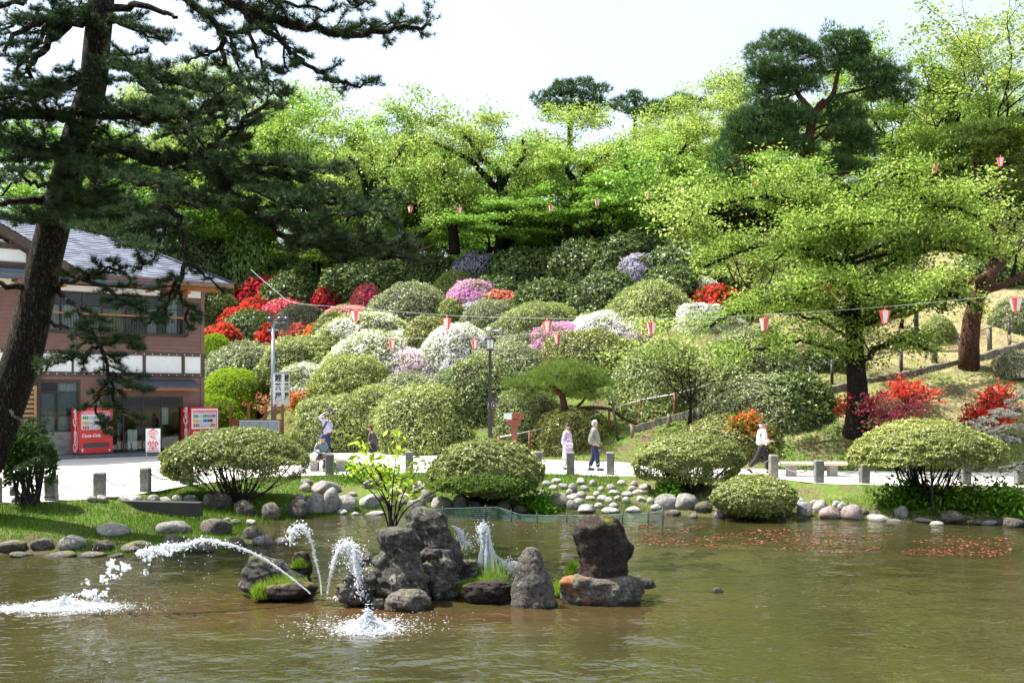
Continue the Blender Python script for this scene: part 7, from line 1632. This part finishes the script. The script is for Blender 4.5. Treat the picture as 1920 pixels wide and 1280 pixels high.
for tx, ty in [(690, 850), (668, 860), (710, 880), (745, 840), (790, 870), (700, 905), (812, 900), (760, 880), (655, 885), (830, 915)]:
    t = at(tx, ty, Ys+rs.uniform(-.4, .4))-o; bp = Vector((rs.uniform(-.08, .08), 0, -.1)); mid = bp.lerp(t, .5)+Vector((-t.x*.22, 0, .05)); path = cr([bp, mid, t], 5); m.tube(path, [.016*(1-.7*i/len(path)) for i in range(len(path))], 5); tips.append(path[-5:])
    for i in range(4, len(path), 2):
        q = path[i]; s = q+Vector((rs.gauss(0, .13), rs.gauss(0, .12), rs.uniform(.04, .16))); m.tube([q, s], [.006, .003], 3); tips.append([q.lerp(s, .5), s])
m.build('stems', bark_cherry, e)
lm = leafmat('sapling_leaf', (.26, .38, .03), (.42, .55, .06), (.62, .70, .15), trans=.5); r = np.random.default_rng(4); V, Q = sprays([(t, 2) for t in tips], r, 5, .062, .6, .09, jit=.8, aspect=2.1); me = mesh_np('leaves', V, quads=Q); me.materials.append(lm); link('leaves', me, e)

# ------------------------------------------------------------ fountains
def foam_mat():
    m, nt, out = newmat('foam'); d = N(nt, 'ShaderNodeBsdfDiffuse'); d.inputs[0].default_value = (.86, .89, .93, 1); t = N(nt, 'ShaderNodeBsdfTranslucent'); t.inputs[0].default_value = (.86, .9, .95, 1); g = N(nt, 'ShaderNodeBsdfGlossy', i_Roughness=.15)
    a = N(nt, 'ShaderNodeMixShader'); a.inputs[0].default_value = .5; b_ = N(nt, 'ShaderNodeMixShader'); b_.inputs[0].default_value = .12; nt.links.new(d.outputs[0], a.inputs[1]); nt.links.new(t.outputs[0], a.inputs[2]); nt.links.new(a.outputs[0], b_.inputs[1]); nt.links.new(g.outputs[0], b_.inputs[2]); tr_ = N(nt, 'ShaderNodeBsdfTransparent'); c_ = N(nt, 'ShaderNodeMixShader'); c_.inputs[0].default_value = .38; nt.links.new(b_.outputs[0], c_.inputs[1]); nt.links.new(tr_.outputs[0], c_.inputs[2]); nt.links.new(c_.outputs[0], out.inputs[0]); return m
foam = foam_mat(); rj = random.Random(21)
def drop(m, p, r, st=Vector((1, 1, 1))):
    R = Matrix.Rotation(rj.uniform(0, 3), 3, Vector((rj.gauss(0, 1), rj.gauss(0, 1), rj.gauss(0, 1))).normalized()); m.ell(p, (r*st.x*rj.uniform(.8, 1.5), r*rj.uniform(.7, 1.1), r*st.z*rj.uniform(.7, 1.2)), 6, 4, R)
def jet(label, pts, Y, r0, r1, breakup, nd, spread, seed, dys=(0, 0)):
    """pts: pixel path from the nozzle; the stream swells, breaks into blobs, then falls as drops"""
    n = len(pts); P3 = cr([at(x, y, Y+dys[0]+(dys[1]-dys[0])*i/(n-1)) for i, (x, y) in enumerate(pts)], 14); N3 = len(P3); e = empty('water_jet', P3[0], label, 'fountain'); o = P3[0]
    r0, r1 = r0*.75, r1*.62
    m = MB(); k = int(N3*breakup); path, rad = [], []
    for i in range(k):
        t = i/N3; w = r0+(r1-r0)*t; path.append(P3[i]-o+Vector((rj.gauss(0, w*.16), rj.gauss(0, w*.16), rj.gauss(0, w*.2)))); rad.append(w*rj.uniform(.7, 1.2))
    m.tube(path, rad, 8); m.build('stream', foam, e)
    m = MB()
    for i in range(nd*3):
        t = rj.random()**.7; q = P3[min(N3-1, int((.12+.88*t)*N3))]-o; s = spread*(.15+t); drop(m, q+Vector((rj.gauss(0, s), rj.gauss(0, s), rj.gauss(-s*.3, s))), rj.uniform(.002, .007)*(1+t*.8), Vector((1, 1, 1.6)))
    for i in range(int(N3*.85), N3) if breakup > .95 else range(k, N3):
        for _ in range(7): drop(m, P3[i]-o+Vector((rj.gauss(0, r1*.9), rj.gauss(0, r1*.9), rj.gauss(0, r1*.8))), r1*rj.uniform(.12, .5), Vector((1.6, 1, 1)))
    m.build('drops', foam, e, kind='stuff'); return e
jet('long arching water jet thrown to the left across the pond', [(582, 1112), (540, 1078), (500, 1050), (460, 1030), (420, 1018), (380, 1012), (345, 1022), (310, 1026), (272, 1035)], 14.1, .016, .045, .78, 240, .05, 1, (0, -.6))
jet('short water jet rising left with a curled foaming top', [(603, 1115), (600, 1085), (592, 1050), (585, 1020), (575, 995), (562, 985), (550, 992), (546, 1010)], 14.1, .014, .04, .97, 120, .05, 2)
jet('short foaming water jet leaning right beside the other one', [(614, 1113), (618, 1085), (625, 1055), (634, 1030), (645, 1020), (658, 1022), (666, 1042), (670, 1072)], 14.05, .022, .055, .97, 320, .085, 3)
jet('falling spray running down in front of the dark wet rock', [(662, 1030), (668, 1060), (674, 1090), (680, 1115)], 13.8, .035, .05, .9, 200, .05, 4)
FT = jet('tall broad white fountain column behind the island grass', [(914, 1080), (913, 1060), (911, 1040), (909, 1020), (907, 1002), (906, 986)], 15.2, .12, .06, .99, 260, .06, 5)
m = MB()
for k in range(7):      # strands falling back round the column
    a = k*.9; dx, dy = math.cos(a), math.sin(a); h = rj.uniform(.55, .8); pts = [Vector((.02*dx, .02*dy, h)), Vector((.07*dx, .07*dy, h*.82)), Vector((.12*dx, .12*dy, h*.45)), Vector((.16*dx, .16*dy, .0))]; q = cr([v+Vector((rj.gauss(0, .01), rj.gauss(0, .01), 0)) for v in pts], 5); m.tube(q, [rj.uniform(.012, .03) for _ in q], 6)
m.build('falling_strands', foam, FT, kind='stuff')
jet('slanting spray to the right of the tall white fountain', [(930, 1040), (940, 1050), (955, 1060), (966, 1056)], 15.2, .02, .03, .4, 120, .07, 6)
jet('thin spray seen behind the tallest island rock', [(848, 986), (860, 992), (868, 1006), (872, 1020)], 15.6, .02, .03, .4, 110, .08, 7)
# separate blobs of the long jet falling on the left
e = empty('water_drops', at(230, 1070, 13.4), 'string of water blobs falling from the end of the long jet', 'fountain'); o = e.location.copy(); m = MB()
for (x, y, s) in [(262, 1040, 10), (270, 1034, 8), (232, 1062, 9), (240, 1064, 8), (206, 1058, 8), (215, 1060, 10), (203, 1070, 9), (192, 1083, 8), (220, 1082, 7), (212, 1078, 6), (272, 1072, 6), (162, 1090, 6), (160, 1108, 9), (166, 1115, 8), (178, 1112, 9), (180, 1122, 8), (195, 1112, 7), (276, 1048, 6), (284, 1045, 6), (300, 1034, 7), (310, 1036, 7), (322, 1030, 8), (204, 1086, 5), (130, 1122, 5), (142, 1116, 5)]:
    for _ in range(8): drop(m, at(x+rj.gauss(0, 4.5), y+rj.gauss(0, 3.5), 13.4+rj.gauss(0, .1))-o, pxs(s, 13.4)*rj.uniform(.12, .42), Vector((1.7, 1, 1)))
for _ in range(90): drop(m, at(rj.uniform(150, 420), 0, 13.4)*Vector((1, 1, 0)) if False else at(rj.uniform(150, 400), rj.uniform(1020, 1130), 13.4)-o, rj.uniform(.003, .007))
m.build('drops', foam, e, kind='stuff')
def splash(px, py, wx_, n, label, h=.05, ring=1.0, seed=1):
    r = random.Random(seed); c = gp(px, py, WZ); e_ = MB(); W2 = pxs(wx_, c.y)/2
    for i in range(int(n*2.2)):
        q = abs(r.gauss(0, .42)); a = r.uniform(0, 6.28); p = Vector((math.cos(a)*q*W2, math.sin(a)*q*W2*ring, max(.004, (h*math.exp(-q*3)*abs(r.gauss(0, 1)))))); s = r.uniform(.002, .0075)*(1.3-.7*min(1, q)); e_.ell(p, (s*r.uniform(1, 4), s*r.uniform(1, 2.2), s*.7), 5, 3)
    o = e_.build('water_splash', foam, kind='stuff'); o.location = c; tag(o, label, 'splash'); return o
splash(690, 1180, 150, 3200, 'white splash where the spray lands in front of the island', .13, .8, 1)
splash(120, 1138, 330, 3600, 'long white splash of the far thrown jet at the left', .06, .45, 2)
splash(60, 1142, 220, 1400, 'left end of the long white splash', .04, .5, 3)
splash(690, 1172, 420, 500, 'sparse droplets around the front splash', .05, .7, 4)
splash(912, 1080, 80, 600, 'foam at the foot of the tall fountain', .06, .8, 5)
splash(655, 1120, 100, 350, 'foam around the sprayed rock', .05, .6, 6)
for i, (x, y) in enumerate([(582, 1113), (603, 1116), (614, 1114)]):
    c = gp(x, y+2, WZ); m = MB(); m.tube([(0, 0, -.1), (0, 0, .03)], .012, 6); ob = m.build('fountain_nozzle', iron); ob.location = c; tag(ob, ['nozzle of the long jet', 'nozzle of the curled jet, middle one', 'nozzle of the right leaning jet'][i]+' at the waterline', 'nozzle', 'fountain nozzles')

# ------------------------------------------------------------ floating red leaves, and the net
fl_red = leafmat('floating_leaf', (.07, .022, .012), (.15, .045, .028), (.34, .16, .11), trans=.1)
def floaters(n, x0, x1, y0, y1, size, label, seed, curve=False):
    r = np.random.default_rng(seed); px = r.uniform(x0, x1, n); py = r.uniform(y0, y1, n); py += (px-x0)/(x1-x0)*26 if curve else 0
    nz = np.sin(px*.021+1)+np.sin(px*.043+py*.3)+np.sin(px*.0101+2+py*.11); ok = nz > -.5; px, py = px[ok], py[ok]; Y = (CAMZ-WZ)*F/(py-HY); X = (px-CX)/F*Y; C = np.stack([X, Y, np.full(len(X), WZ+.012)], 1)
    V, Q = cards(C, np.tile([0, 0, 1.], (len(C), 1)), size, r, 1.3, .1, bend=.1); me = mesh_np('floating_leaves', V, quads=Q); me.materials.append(fl_red); tag(link('floating_leaves', me), label, 'leaves', kind='stuff')
floaters(2600, 1195, 1900, 982, 1022, .05, 'band of small reddish leaves floating on the right of the pond', 1, True)
floaters(180, 960, 1230, 976, 1005, .06, 'few reddish leaves floating behind the island', 2)
floaters(50, 600, 800, 975, 995, .06, 'stray reddish leaves near the sapling', 4)
def netmat():
    m, nt, out = newmat('pond_net'); tc = N(nt, 'ShaderNodeTexCoord').outputs['UV']; d = N(nt, 'ShaderNodeBsdfDiffuse'); d.inputs[0].default_value = (.22, .34, .30, 1); t = N(nt, 'ShaderNodeBsdfTransparent'); mx = N(nt, 'ShaderNodeMixShader'); mx.inputs[0].default_value = .33
    nt.links.new(t.outputs[0], mx.inputs[1]); nt.links.new(d.outputs[0], mx.inputs[2]); nt.links.new(mx.outputs[0], out.inputs[0]); return m
net_thin = plain('net_thread', (.20, .36, .31), .7)
e = empty('pond_net', gp(1000, 978, WZ), 'low green net fence on thin stakes standing in the water behind the island', 'net'); o = e.location.copy()
bs = [(770, 972), (840, 976), (930, 976), (975, 979), (1040, 978), (1100, 980), (1160, 984), (1215, 984), (1245, 985)]; hs = [14, 24, 26, 15, 12, 14, 20, 22, 30]
B3 = cr([gp(x, y, WZ)-o for x, y in bs], 8); hh = np.interp(np.linspace(0, 1, len(B3)), np.linspace(0, 1, len(hs)), hs)*float(gy(980, WZ))/F; m = MB(); rows = 7
for j in range(rows+1): m.tube([p+Vector((.02*math.sin(i*.9+j), .0, hh[i]*j/rows)) for i, p in enumerate(B3)], .0022 if j < rows else .006, 3, cap=False)
for i in range(len(B3)-1):
    for k in range(5): q = B3[i].lerp(B3[i+1], k/5); m.tube([q, q+Vector((.02, 0, hh[i]))], .002, 3, cap=False)
m.build('mesh', net_thin, e, kind='stuff')
for i in range(0, len(B3), 7): m = MB(); m.tube([B3[i]-Vector((0, 0, .2)), B3[i]+Vector((0, 0, hh[i]+.06))], .012, 5); m.build('stake', iron, e)
# ------------------------------------------------------------ people
skin_m = plain('skin', (.55, .33, .23), .55, var=.05); hair_black = plain('hair_black', (.015, .012, .012), .5); hair_brown = plain('hair_brown', (.09, .035, .025), .5); hair_white = plain('hair_white', (.5, .5, .5), .6); eye_m = plain('eye_dark', (.02, .015, .015), .3); lip_m = plain('lips', (.42, .14, .12), .5)
def cloth(n, c, v=.12, sc=14): return plain(n, c, .85, var=v, nscale=sc, bump=.25, bscale=25)
def skin_eval(V, E, R, sub=2, root=0):
    me = bpy.data.meshes.new('tmp'); me.from_pydata([tuple(v) for v in V], E, []); o = bpy.data.objects.new('tmp', me); COL.objects.link(o)
    o.modifiers.new('s', 'SKIN'); sd = me.skin_vertices[0].data
    for i, r in enumerate(R): sd[i].radius = (r[0], r[1]) if hasattr(r, '__len__') else (r, r)
    sd[root].use_root = True
    m = o.modifiers.new('u', 'SUBSURF'); m.levels = sub; m.render_levels = sub
    bpy.context.view_layer.update(); ev = bpy.data.meshes.new_from_object(o.evaluated_get(bpy.context.evaluated_depsgraph_get())); bpy.data.objects.remove(o)
    return ev
def skin_part(name, chains, mat, e, extra=None, sub=2):
    """chains: [[(point, radius)...]...]; a chain starting with a point already used joins there"""
    V, R, E, key = [], [], [], {}
    for ch in chains:
        prev = None
        for p, r in ch:
            k = tuple(round(x, 4) for x in p)
            if k not in key: key[k] = len(V); V.append(p); R.append(r)
            i = key[k]
            if prev is not None and prev != i: E.append((prev, i))
            prev = i
    ev = skin_eval(V, E, R, sub)
    m = MB(); m.v = [tuple(v.co) for v in ev.vertices]; m.f = [list(p.vertices) for p in ev.polygons]; m.m = [0]*len(m.f); m.sm = [True]*len(m.f); bpy.data.meshes.remove(ev)
    if extra: extra(m)
    return m.build(name, mat, e)
def person(loc, rz, H, label, J, top_mat, leg_mat, hair_mat, skirt=None, sleeves=1.0, hat=None, shoes=None, hair_long=0, jacket=0):
    """J: joint positions for a 1.7 m body facing +x (y to the left)"""
    e = empty('person', loc, label, 'person', rz=rz); s = H/1.7; e.scale = (s, s, s); v = {k: Vector(p) for k, p in J.items()}
    pel, ch, nk, hd = v['pelvis'], v['chest'], v['neck'], v['head']; up = (hd-nk).normalized(); sh = {}
    fwd = v.get('look', Vector((1, 0, 0))).normalized(); left = up.cross(fwd).normalized()
    chains = [[(pel, (.12, .15)), (pel.lerp(ch, .5), (.105, .13)), (ch, (.115, .16)), (ch.lerp(nk, .75), (.075, .09)), (nk, .052), (hd-up*.06, .07), (hd+up*.0, (.088, .078)), (hd+up*.075, (.078, .07))]]
    for k in 'LR':
        S, El, Wr, Ha = v['sh'+k], v['el'+k], v['wr'+k], v['ha'+k]; chains.append([(ch, (.115, .16)), (S, .058), (S.lerp(El, .5), .046), (El, .038), (El.lerp(Wr, .4), .036), (Wr, .024), (Ha, (.034, .02))])
        Hp, Kn, An, To = v['hp'+k], v['kn'+k], v['an'+k], v['to'+k]; chains.append([(pel, (.12, .15)), (Hp, .088), (Hp.lerp(Kn, .5), .072), (Kn, .052), (Kn.lerp(An, .35), .052), (An, .033), (An+(To-An)*.55+Vector((0, 0, -.03)), .036), (To, .026)])
    def extra(m):
        for k in 'LR':
            Wr, Ha = v['wr'+k], v['ha'+k]; d = (Ha-Wr).normalized(); sd = d.cross(Vector((0, 0, 1))); sd = sd.normalized() if sd.length > .1 else Vector((0, 1, 0)); cu = v.get('curl'+k, Vector((0, 0, -1)) if abs(d.z) < .6 else fwd)
            if abs(d.z) > .6: sd = fwd.cross(d).normalized().cross(d)*1.0; sd = sd.normalized()
            cu = (cu-d*cu.dot(d)).normalized()
            for q, (off, L) in enumerate(((-.026, .066), (-.009, .076), (.009, .072), (.026, .058))):
                b = Ha+sd*off+d*.01; m.tube([b-d*.02, b+d*L*.45, b+d*L*.75+cu*L*.35, b+d*L*.8+cu*L*.75], [.0095, .0085, .0078, .006], 6)
            b = Wr.lerp(Ha, .55)+sd*.03; m.tube([b-sd*.012, b+sd*.018+d*.02, b+sd*.022+d*.045+cu*.01, b+sd*.014+d*.065+cu*.02], [.012, .0105, .009, .007], 6)
        m.tube([hd+fwd*.075+up*.025, hd+fwd*.098-up*.005, hd+fwd*.088-up*.02], [.008, .013, .012], 6)   # nose
        for sg in (-1, 1): m.ell(hd+left*sg*.079-fwd*.004, (.016, .01, .028), 8, 5)
        m.ell(hd-up*.065+fwd*.045, (.04, .04, .03), 8, 5)  # chin
    skin_part('body', chains, skin_m, e, extra)
    m = MB(); [m.ell(hd+fwd*.082+left*sg*.03+up*.02, (.008, .012, .008), 8, 5) for sg in (-1, 1)]; m.build('eyes', eye_m, e)
    m = MB(); m.ell(hd+fwd*.084-up*.042, (.008, .022, .006), 8, 5); m.build('mouth', lip_m, e)
    R3 = Matrix((fwd, left, up)).transposed()
    m = MB(); m.ell(hd-fwd*.018+up*.045, (.097, .089, .085), 14, 9, R3); m.ell(hd-fwd*.05-up*.01, (.062, .078, .08), 12, 8, R3)
    if hair_long: m.ell(hd-fwd*.045-up*.05, (.07, .088, .07), 12, 8, R3); m.ell(hd-fwd*.03+up*.07, (.095, .095, .07), 12, 8, R3)
    m.build('hair', hair_mat, e)
    # upper garment
    g = 1.38+jacket*.16; cc = [[(pel+(ch-pel)*(-.12 if not jacket else -.38), (.14*g, .17*g)), (pel.lerp(ch, .5), (.11*g, .135*g)), (ch, (.115*g, .155*g)), (ch.lerp(nk, .62), (.088, .12)), (nk-(nk-ch)*.12, .066)]]
    for k in 'LR':
        S, El, Wr = v['sh'+k], v['el'+k], v['wr'+k]; a = [(ch, (.115*g, .155*g)), (S, .07), (S.lerp(El, .5), .060), (El, .054)]
        if sleeves > .5: a += [(El.lerp(Wr, .5), .048), (El.lerp(Wr, .9), .042)]
        cc.append(a)
    skin_part('jacket' if jacket else 'shirt', cc, top_mat, e)
    if skirt is None:
        cc = [[(pel+(ch-pel)*.18, (.125, .155)), (pel, (.138, .168))]]
        for k in 'LR': Hp, Kn, An = v['hp'+k], v['kn'+k], v['an'+k]; cc.append([(pel, (.138, .168)), (Hp, .118), (Hp.lerp(Kn, .5), .106), (Kn, .09), (Kn.lerp(An, .5), .082), (Kn.lerp(An, .93), .078)])
        skin_part('trousers', cc, leg_mat, e)
    else:
        z0, r0_, r1_ = skirt; b = (v['knL']+v['knR'])/2; b = Vector((b.x, b.y, z0)); t = pel+(ch-pel)*.15; n = 18; vs = []
        for i in range(6):
            f = i/5; c = t.lerp(b, f); rr_ = r0_+(r1_-r0_)*f
            for k in range(n): a = 2*math.pi*k/n; w = 1+(.05*math.sin(a*6)*f); vs.append(c+Vector((math.cos(a)*rr_*.85*w, math.sin(a)*rr_*w, 0)))
        m = MB(); m.add(vs, [(i*n+k, i*n+(k+1) % n, (i+1)*n+(k+1) % n, (i+1)*n+k) for i in range(5) for k in range(n)]+[tuple(range(n)), tuple(range(6*n-1, 5*n-1, -1))], True); m.build('skirt', leg_mat, e)
    m = MB()
    for k in 'LR':
        An, To = v['an'+k], v['to'+k]; d = (To-An); dh = Vector((d.x, d.y, 0)).normalized(); q = An+Vector((0, 0, -.045)); pitch = d.z+.05
        m.tube([q-dh*.05, q+dh*.05+Vector((0, 0, pitch*.3)), To+Vector((0, 0, 0)), To+dh*.045], [.036, .044, .042, .02], 9)
    m.build('shoes', shoes or eye_m, e)
    if hat: hat(e, hd, up, fwd, left, R3)
    return e
def base_pose(**kw):
    J = dict(pelvis=(0, 0, .95), chest=(.01, 0, 1.28), neck=(.015, 0, 1.46), head=(.03, 0, 1.585), shL=(0, .18, 1.40), shR=(0, -.18, 1.40), elL=(-.03, .24, 1.13), elR=(-.03, -.24, 1.13), wrL=(.03, .25, .89), wrR=(.03, -.25, .89), haL=(.05, .25, .81), haR=(.05, -.25, .81),
             hpL=(0, .09, .9), hpR=(0, -.09, .9), knL=(.02, .10, .49), knR=(.02, -.10, .49), anL=(0, .10, .08), anR=(0, -.10, .08), toL=(.15, .12, .035), toR=(.15, -.12, .035)); J.update(kw); return J
def road_pt(px, Y): X = (px-CX)/F*Y; return Vector((X, Y, gh(X, Y)+.012))
# man with white hair and grey jacket, walking to the right
person(road_pt(1114, 31.0), math.radians(-6), 1.62, 'white haired man in grey jacket and navy trousers walking right behind the stone posts',
  base_pose(anL=(-.16, .09, .09), toL=(-.02, .10, .035), knL=(-.01, .1, .5), anR=(.14, -.09, .08), toR=(.29, -.1, .04), knR=(.10, -.1, .5), elR=(-.09, -.25, 1.13), wrR=(.06, -.22, .93), haR=(.12, -.2, .87), elL=(-.02, .25, 1.13), wrL=(.14, .2, .97), haL=(.21, .17, .94)),
  cloth('grey_jacket', (.26, .25, .22), .3, 20), cloth('navy_trousers', (.018, .022, .075)), hair_white, jacket=1)
# lady in a lavender suit
person(road_pt(1063, 31.2), math.radians(-22), 1.50, 'lady in a pale lavender jacket and skirt with dark pinned hair',
  base_pose(anL=(-.12, .08, .09), toL=(.02, .09, .035), anR=(.10, -.08, .08), toR=(.25, -.09, .04), knR=(.08, -.09, .5), elR=(-.05, -.25, 1.13), wrR=(.10, -.2, .98), haR=(.17, -.15, .96), elL=(-.04, .25, 1.13), wrL=(.05, .26, .9), haL=(.08, .26, .82), look=(.75, -.65, .02)),
  cloth('lavender_jacket', (.56, .44, .62), .06), cloth('lavender_skirt', (.50, .39, .58), .14, 25), hair_black, skirt=(.42, .17, .24), jacket=1)
m = MB(); p = road_pt(1066, 31.05); m.box((0, 0, 0), (.26, .1, .17), bev=.03); m.tube([Vector((-.08, 0, .08)), Vector((-.05, 0, .2)), Vector((.05, 0, .2)), Vector((.08, 0, .08))], .01, 5)
o = m.build('handbag', plain('bag_pale', (.62, .52, .6), .6)); o.location = p+Vector((0, -.22, .82)); tag(o, 'pale handbag held by the lady in lavender', 'bag')
# walker in a white shirt striding to the right
def beret(e, hd, up, fwd, left, R3):
    m = MB(); m.ell(hd+up*.075-fwd*.02, (.11, .105, .065), 14, 8, R3); m.build('cap', hair_black, e)
person(road_pt(1428, 29.6), math.radians(4), 1.62, 'person in white shirt, dark cap and wide black trousers striding right',
  base_pose(pelvis=(0, 0, .93), hpL=(.02, .09, .88), hpR=(-.02, -.09, .88), knL=(.22, .1, .5), anL=(.24, .1, .09), toL=(.39, .1, .06), knR=(-.20, -.1, .5), anR=(-.46, -.1, .2), toR=(-.36, -.1, .06), chest=(.03, 0, 1.27), elR=(.02, -.25, 1.12), wrR=(.22, -.2, 1.06), haR=(.3, -.18, 1.08), elL=(.1, .24, 1.13), wrL=(.3, .2, 1.05), haL=(.38, .19, 1.06)),
  cloth('white_shirt', (.78, .78, .76), .04), cloth('black_trousers', (.022, .016, .02)), hair_white, hat=beret)
# woman looking left, dark jacket and shorts
person(road_pt(700, 31.8), math.radians(188), 1.46, 'woman with short reddish brown hair in dark jacket and black shorts facing left',
  base_pose(chest=(.05, 0, 1.27), neck=(.09, 0, 1.44), head=(.13, 0, 1.555), shL=(.04, .17, 1.39), shR=(.04, -.17, 1.39), elL=(-.02, .22, 1.13), elR=(-.02, -.22, 1.13), wrL=(.13, .14, 1.0), haL=(.2, .1, .99), wrR=(.12, -.14, .99), haR=(.19, -.1, .98), look=(1, .15, -.12)),
  cloth('dark_jacket', (.075, .06, .07), .25), cloth('black_shorts', (.02, .02, .03)), hair_brown, skirt=(.6, .17, .20), jacket=1, hair_long=1)
# photographer with tripod on the shoulder
PH = road_pt(613, 38.6)
person(PH, math.radians(-25), 1.66, 'young man in pale blue checked shirt and navy trousers with a tripod on his shoulder',
  base_pose(anL=(-.14, .09, .09), toL=(.0, .1, .035), anR=(.12, -.09, .08), toR=(.27, -.1, .04), knR=(.1, -.1, .5), elR=(-.12, -.36, 1.56), wrR=(-.02, -.2, 1.74), haR=(.03, -.13, 1.78), elL=(.05, .27, 1.17), wrL=(.16, .12, 1.32), haL=(.16, .03, 1.38), curlR=(1, 0, 0), look=(1, -.25, -.05)),
  cloth('check_shirt', (.42, .45, .68), .35, 45), cloth('navy_jeans', (.02, .03, .085)), hair_black)
e = empty('camera_tripod', PH+Vector((-.1, -.32, 1.1)), 'black camera on a folded tripod carried over the shoulder', 'tripod'); m = MB(); tp = Vector((.20, .1, .36))
for dx, dy in ((-.62, -.0), (-.52, .08), (-.44, -.1)): m.tube([tp, tp+Vector((dx*.5, dy*.5, -.46)), tp+Vector((dx, dy, -.95))], [.026, .02, .012], 6)
m.build('tripod_legs', v_dark, e); m = MB(); m.box(tuple(tp+Vector((.06, 0, .38))), (.18, .13, .13), bev=.02); m.box(tuple(tp+Vector((.06, 0, .46))), (.08, .08, .06), bev=.01); m.lathe(tp+Vector((.14, 0, .36)), [(.045, 0), (.05, .1), (.06, .14)], 10, R=Matrix.Rotation(math.radians(90), 3, 'Y')); m.tube([tp, tp+Vector((.03, 0, .2)), tp+Vector((.05, 0, .34))], .022, 6); m.build('camera_body', v_dark, e)
# seated person on the left bench
def bucket(e, hd, up, fwd, left, R3):
    m = MB(); m.lathe(hd+up*.045, [(.155, -.03), (.105, .015), (.1, .07), (.085, .105), (.02, .11)], 16, R=R3); m.build('hat', cloth('navy_hat', (.04, .07, .16)), e)
SE = Vector(((601-CX)/F*30.75, 30.72, .0))
person(SE, math.radians(-38), 1.56, 'elderly person with navy hat and grey blue jacket sitting on the left bench',
  base_pose(pelvis=(0, 0, .53), chest=(.06, 0, .86), neck=(.10, 0, 1.04), head=(.13, 0, 1.16), shL=(.06, .19, .98), shR=(.06, -.19, .98), elL=(.04, .27, .74), elR=(.04, -.27, .74), wrL=(.26, .15, .66), wrR=(.26, -.15, .66), haL=(.33, .1, .645), haR=(.33, -.1, .645),
    hpL=(.04, .1, .52), hpR=(.04, -.1, .52), knL=(.42, .12, .54), knR=(.42, -.12, .54), anL=(.40, .12, .09), anR=(.36, -.12, .09), toL=(.55, .13, .035), toR=(.51, -.13, .035), look=(1, .25, -.05)),
  cloth('greyblue_jacket', (.15, .20, .23), .15), cloth('dark_trousers', (.025, .022, .03)), hair_white, hat=bucket, jacket=1)
m = MB(); m.box((0, 0, 0), (.17, .09, .17), bev=.04); m.prism([(-.1, 0, .1), (.1, 0, .12), (.03, 0, .2)], None, Vector((0, 1, 0)), .03)
o = m.build('white_bag', plain('white_cloth', (.75, .75, .78), .8)); o.location = SE+Vector((-.1, -.32, .56)); o.rotation_euler = (0, .5, .3); tag(o, 'white cloth bag at the lap of the seated person', 'bag')
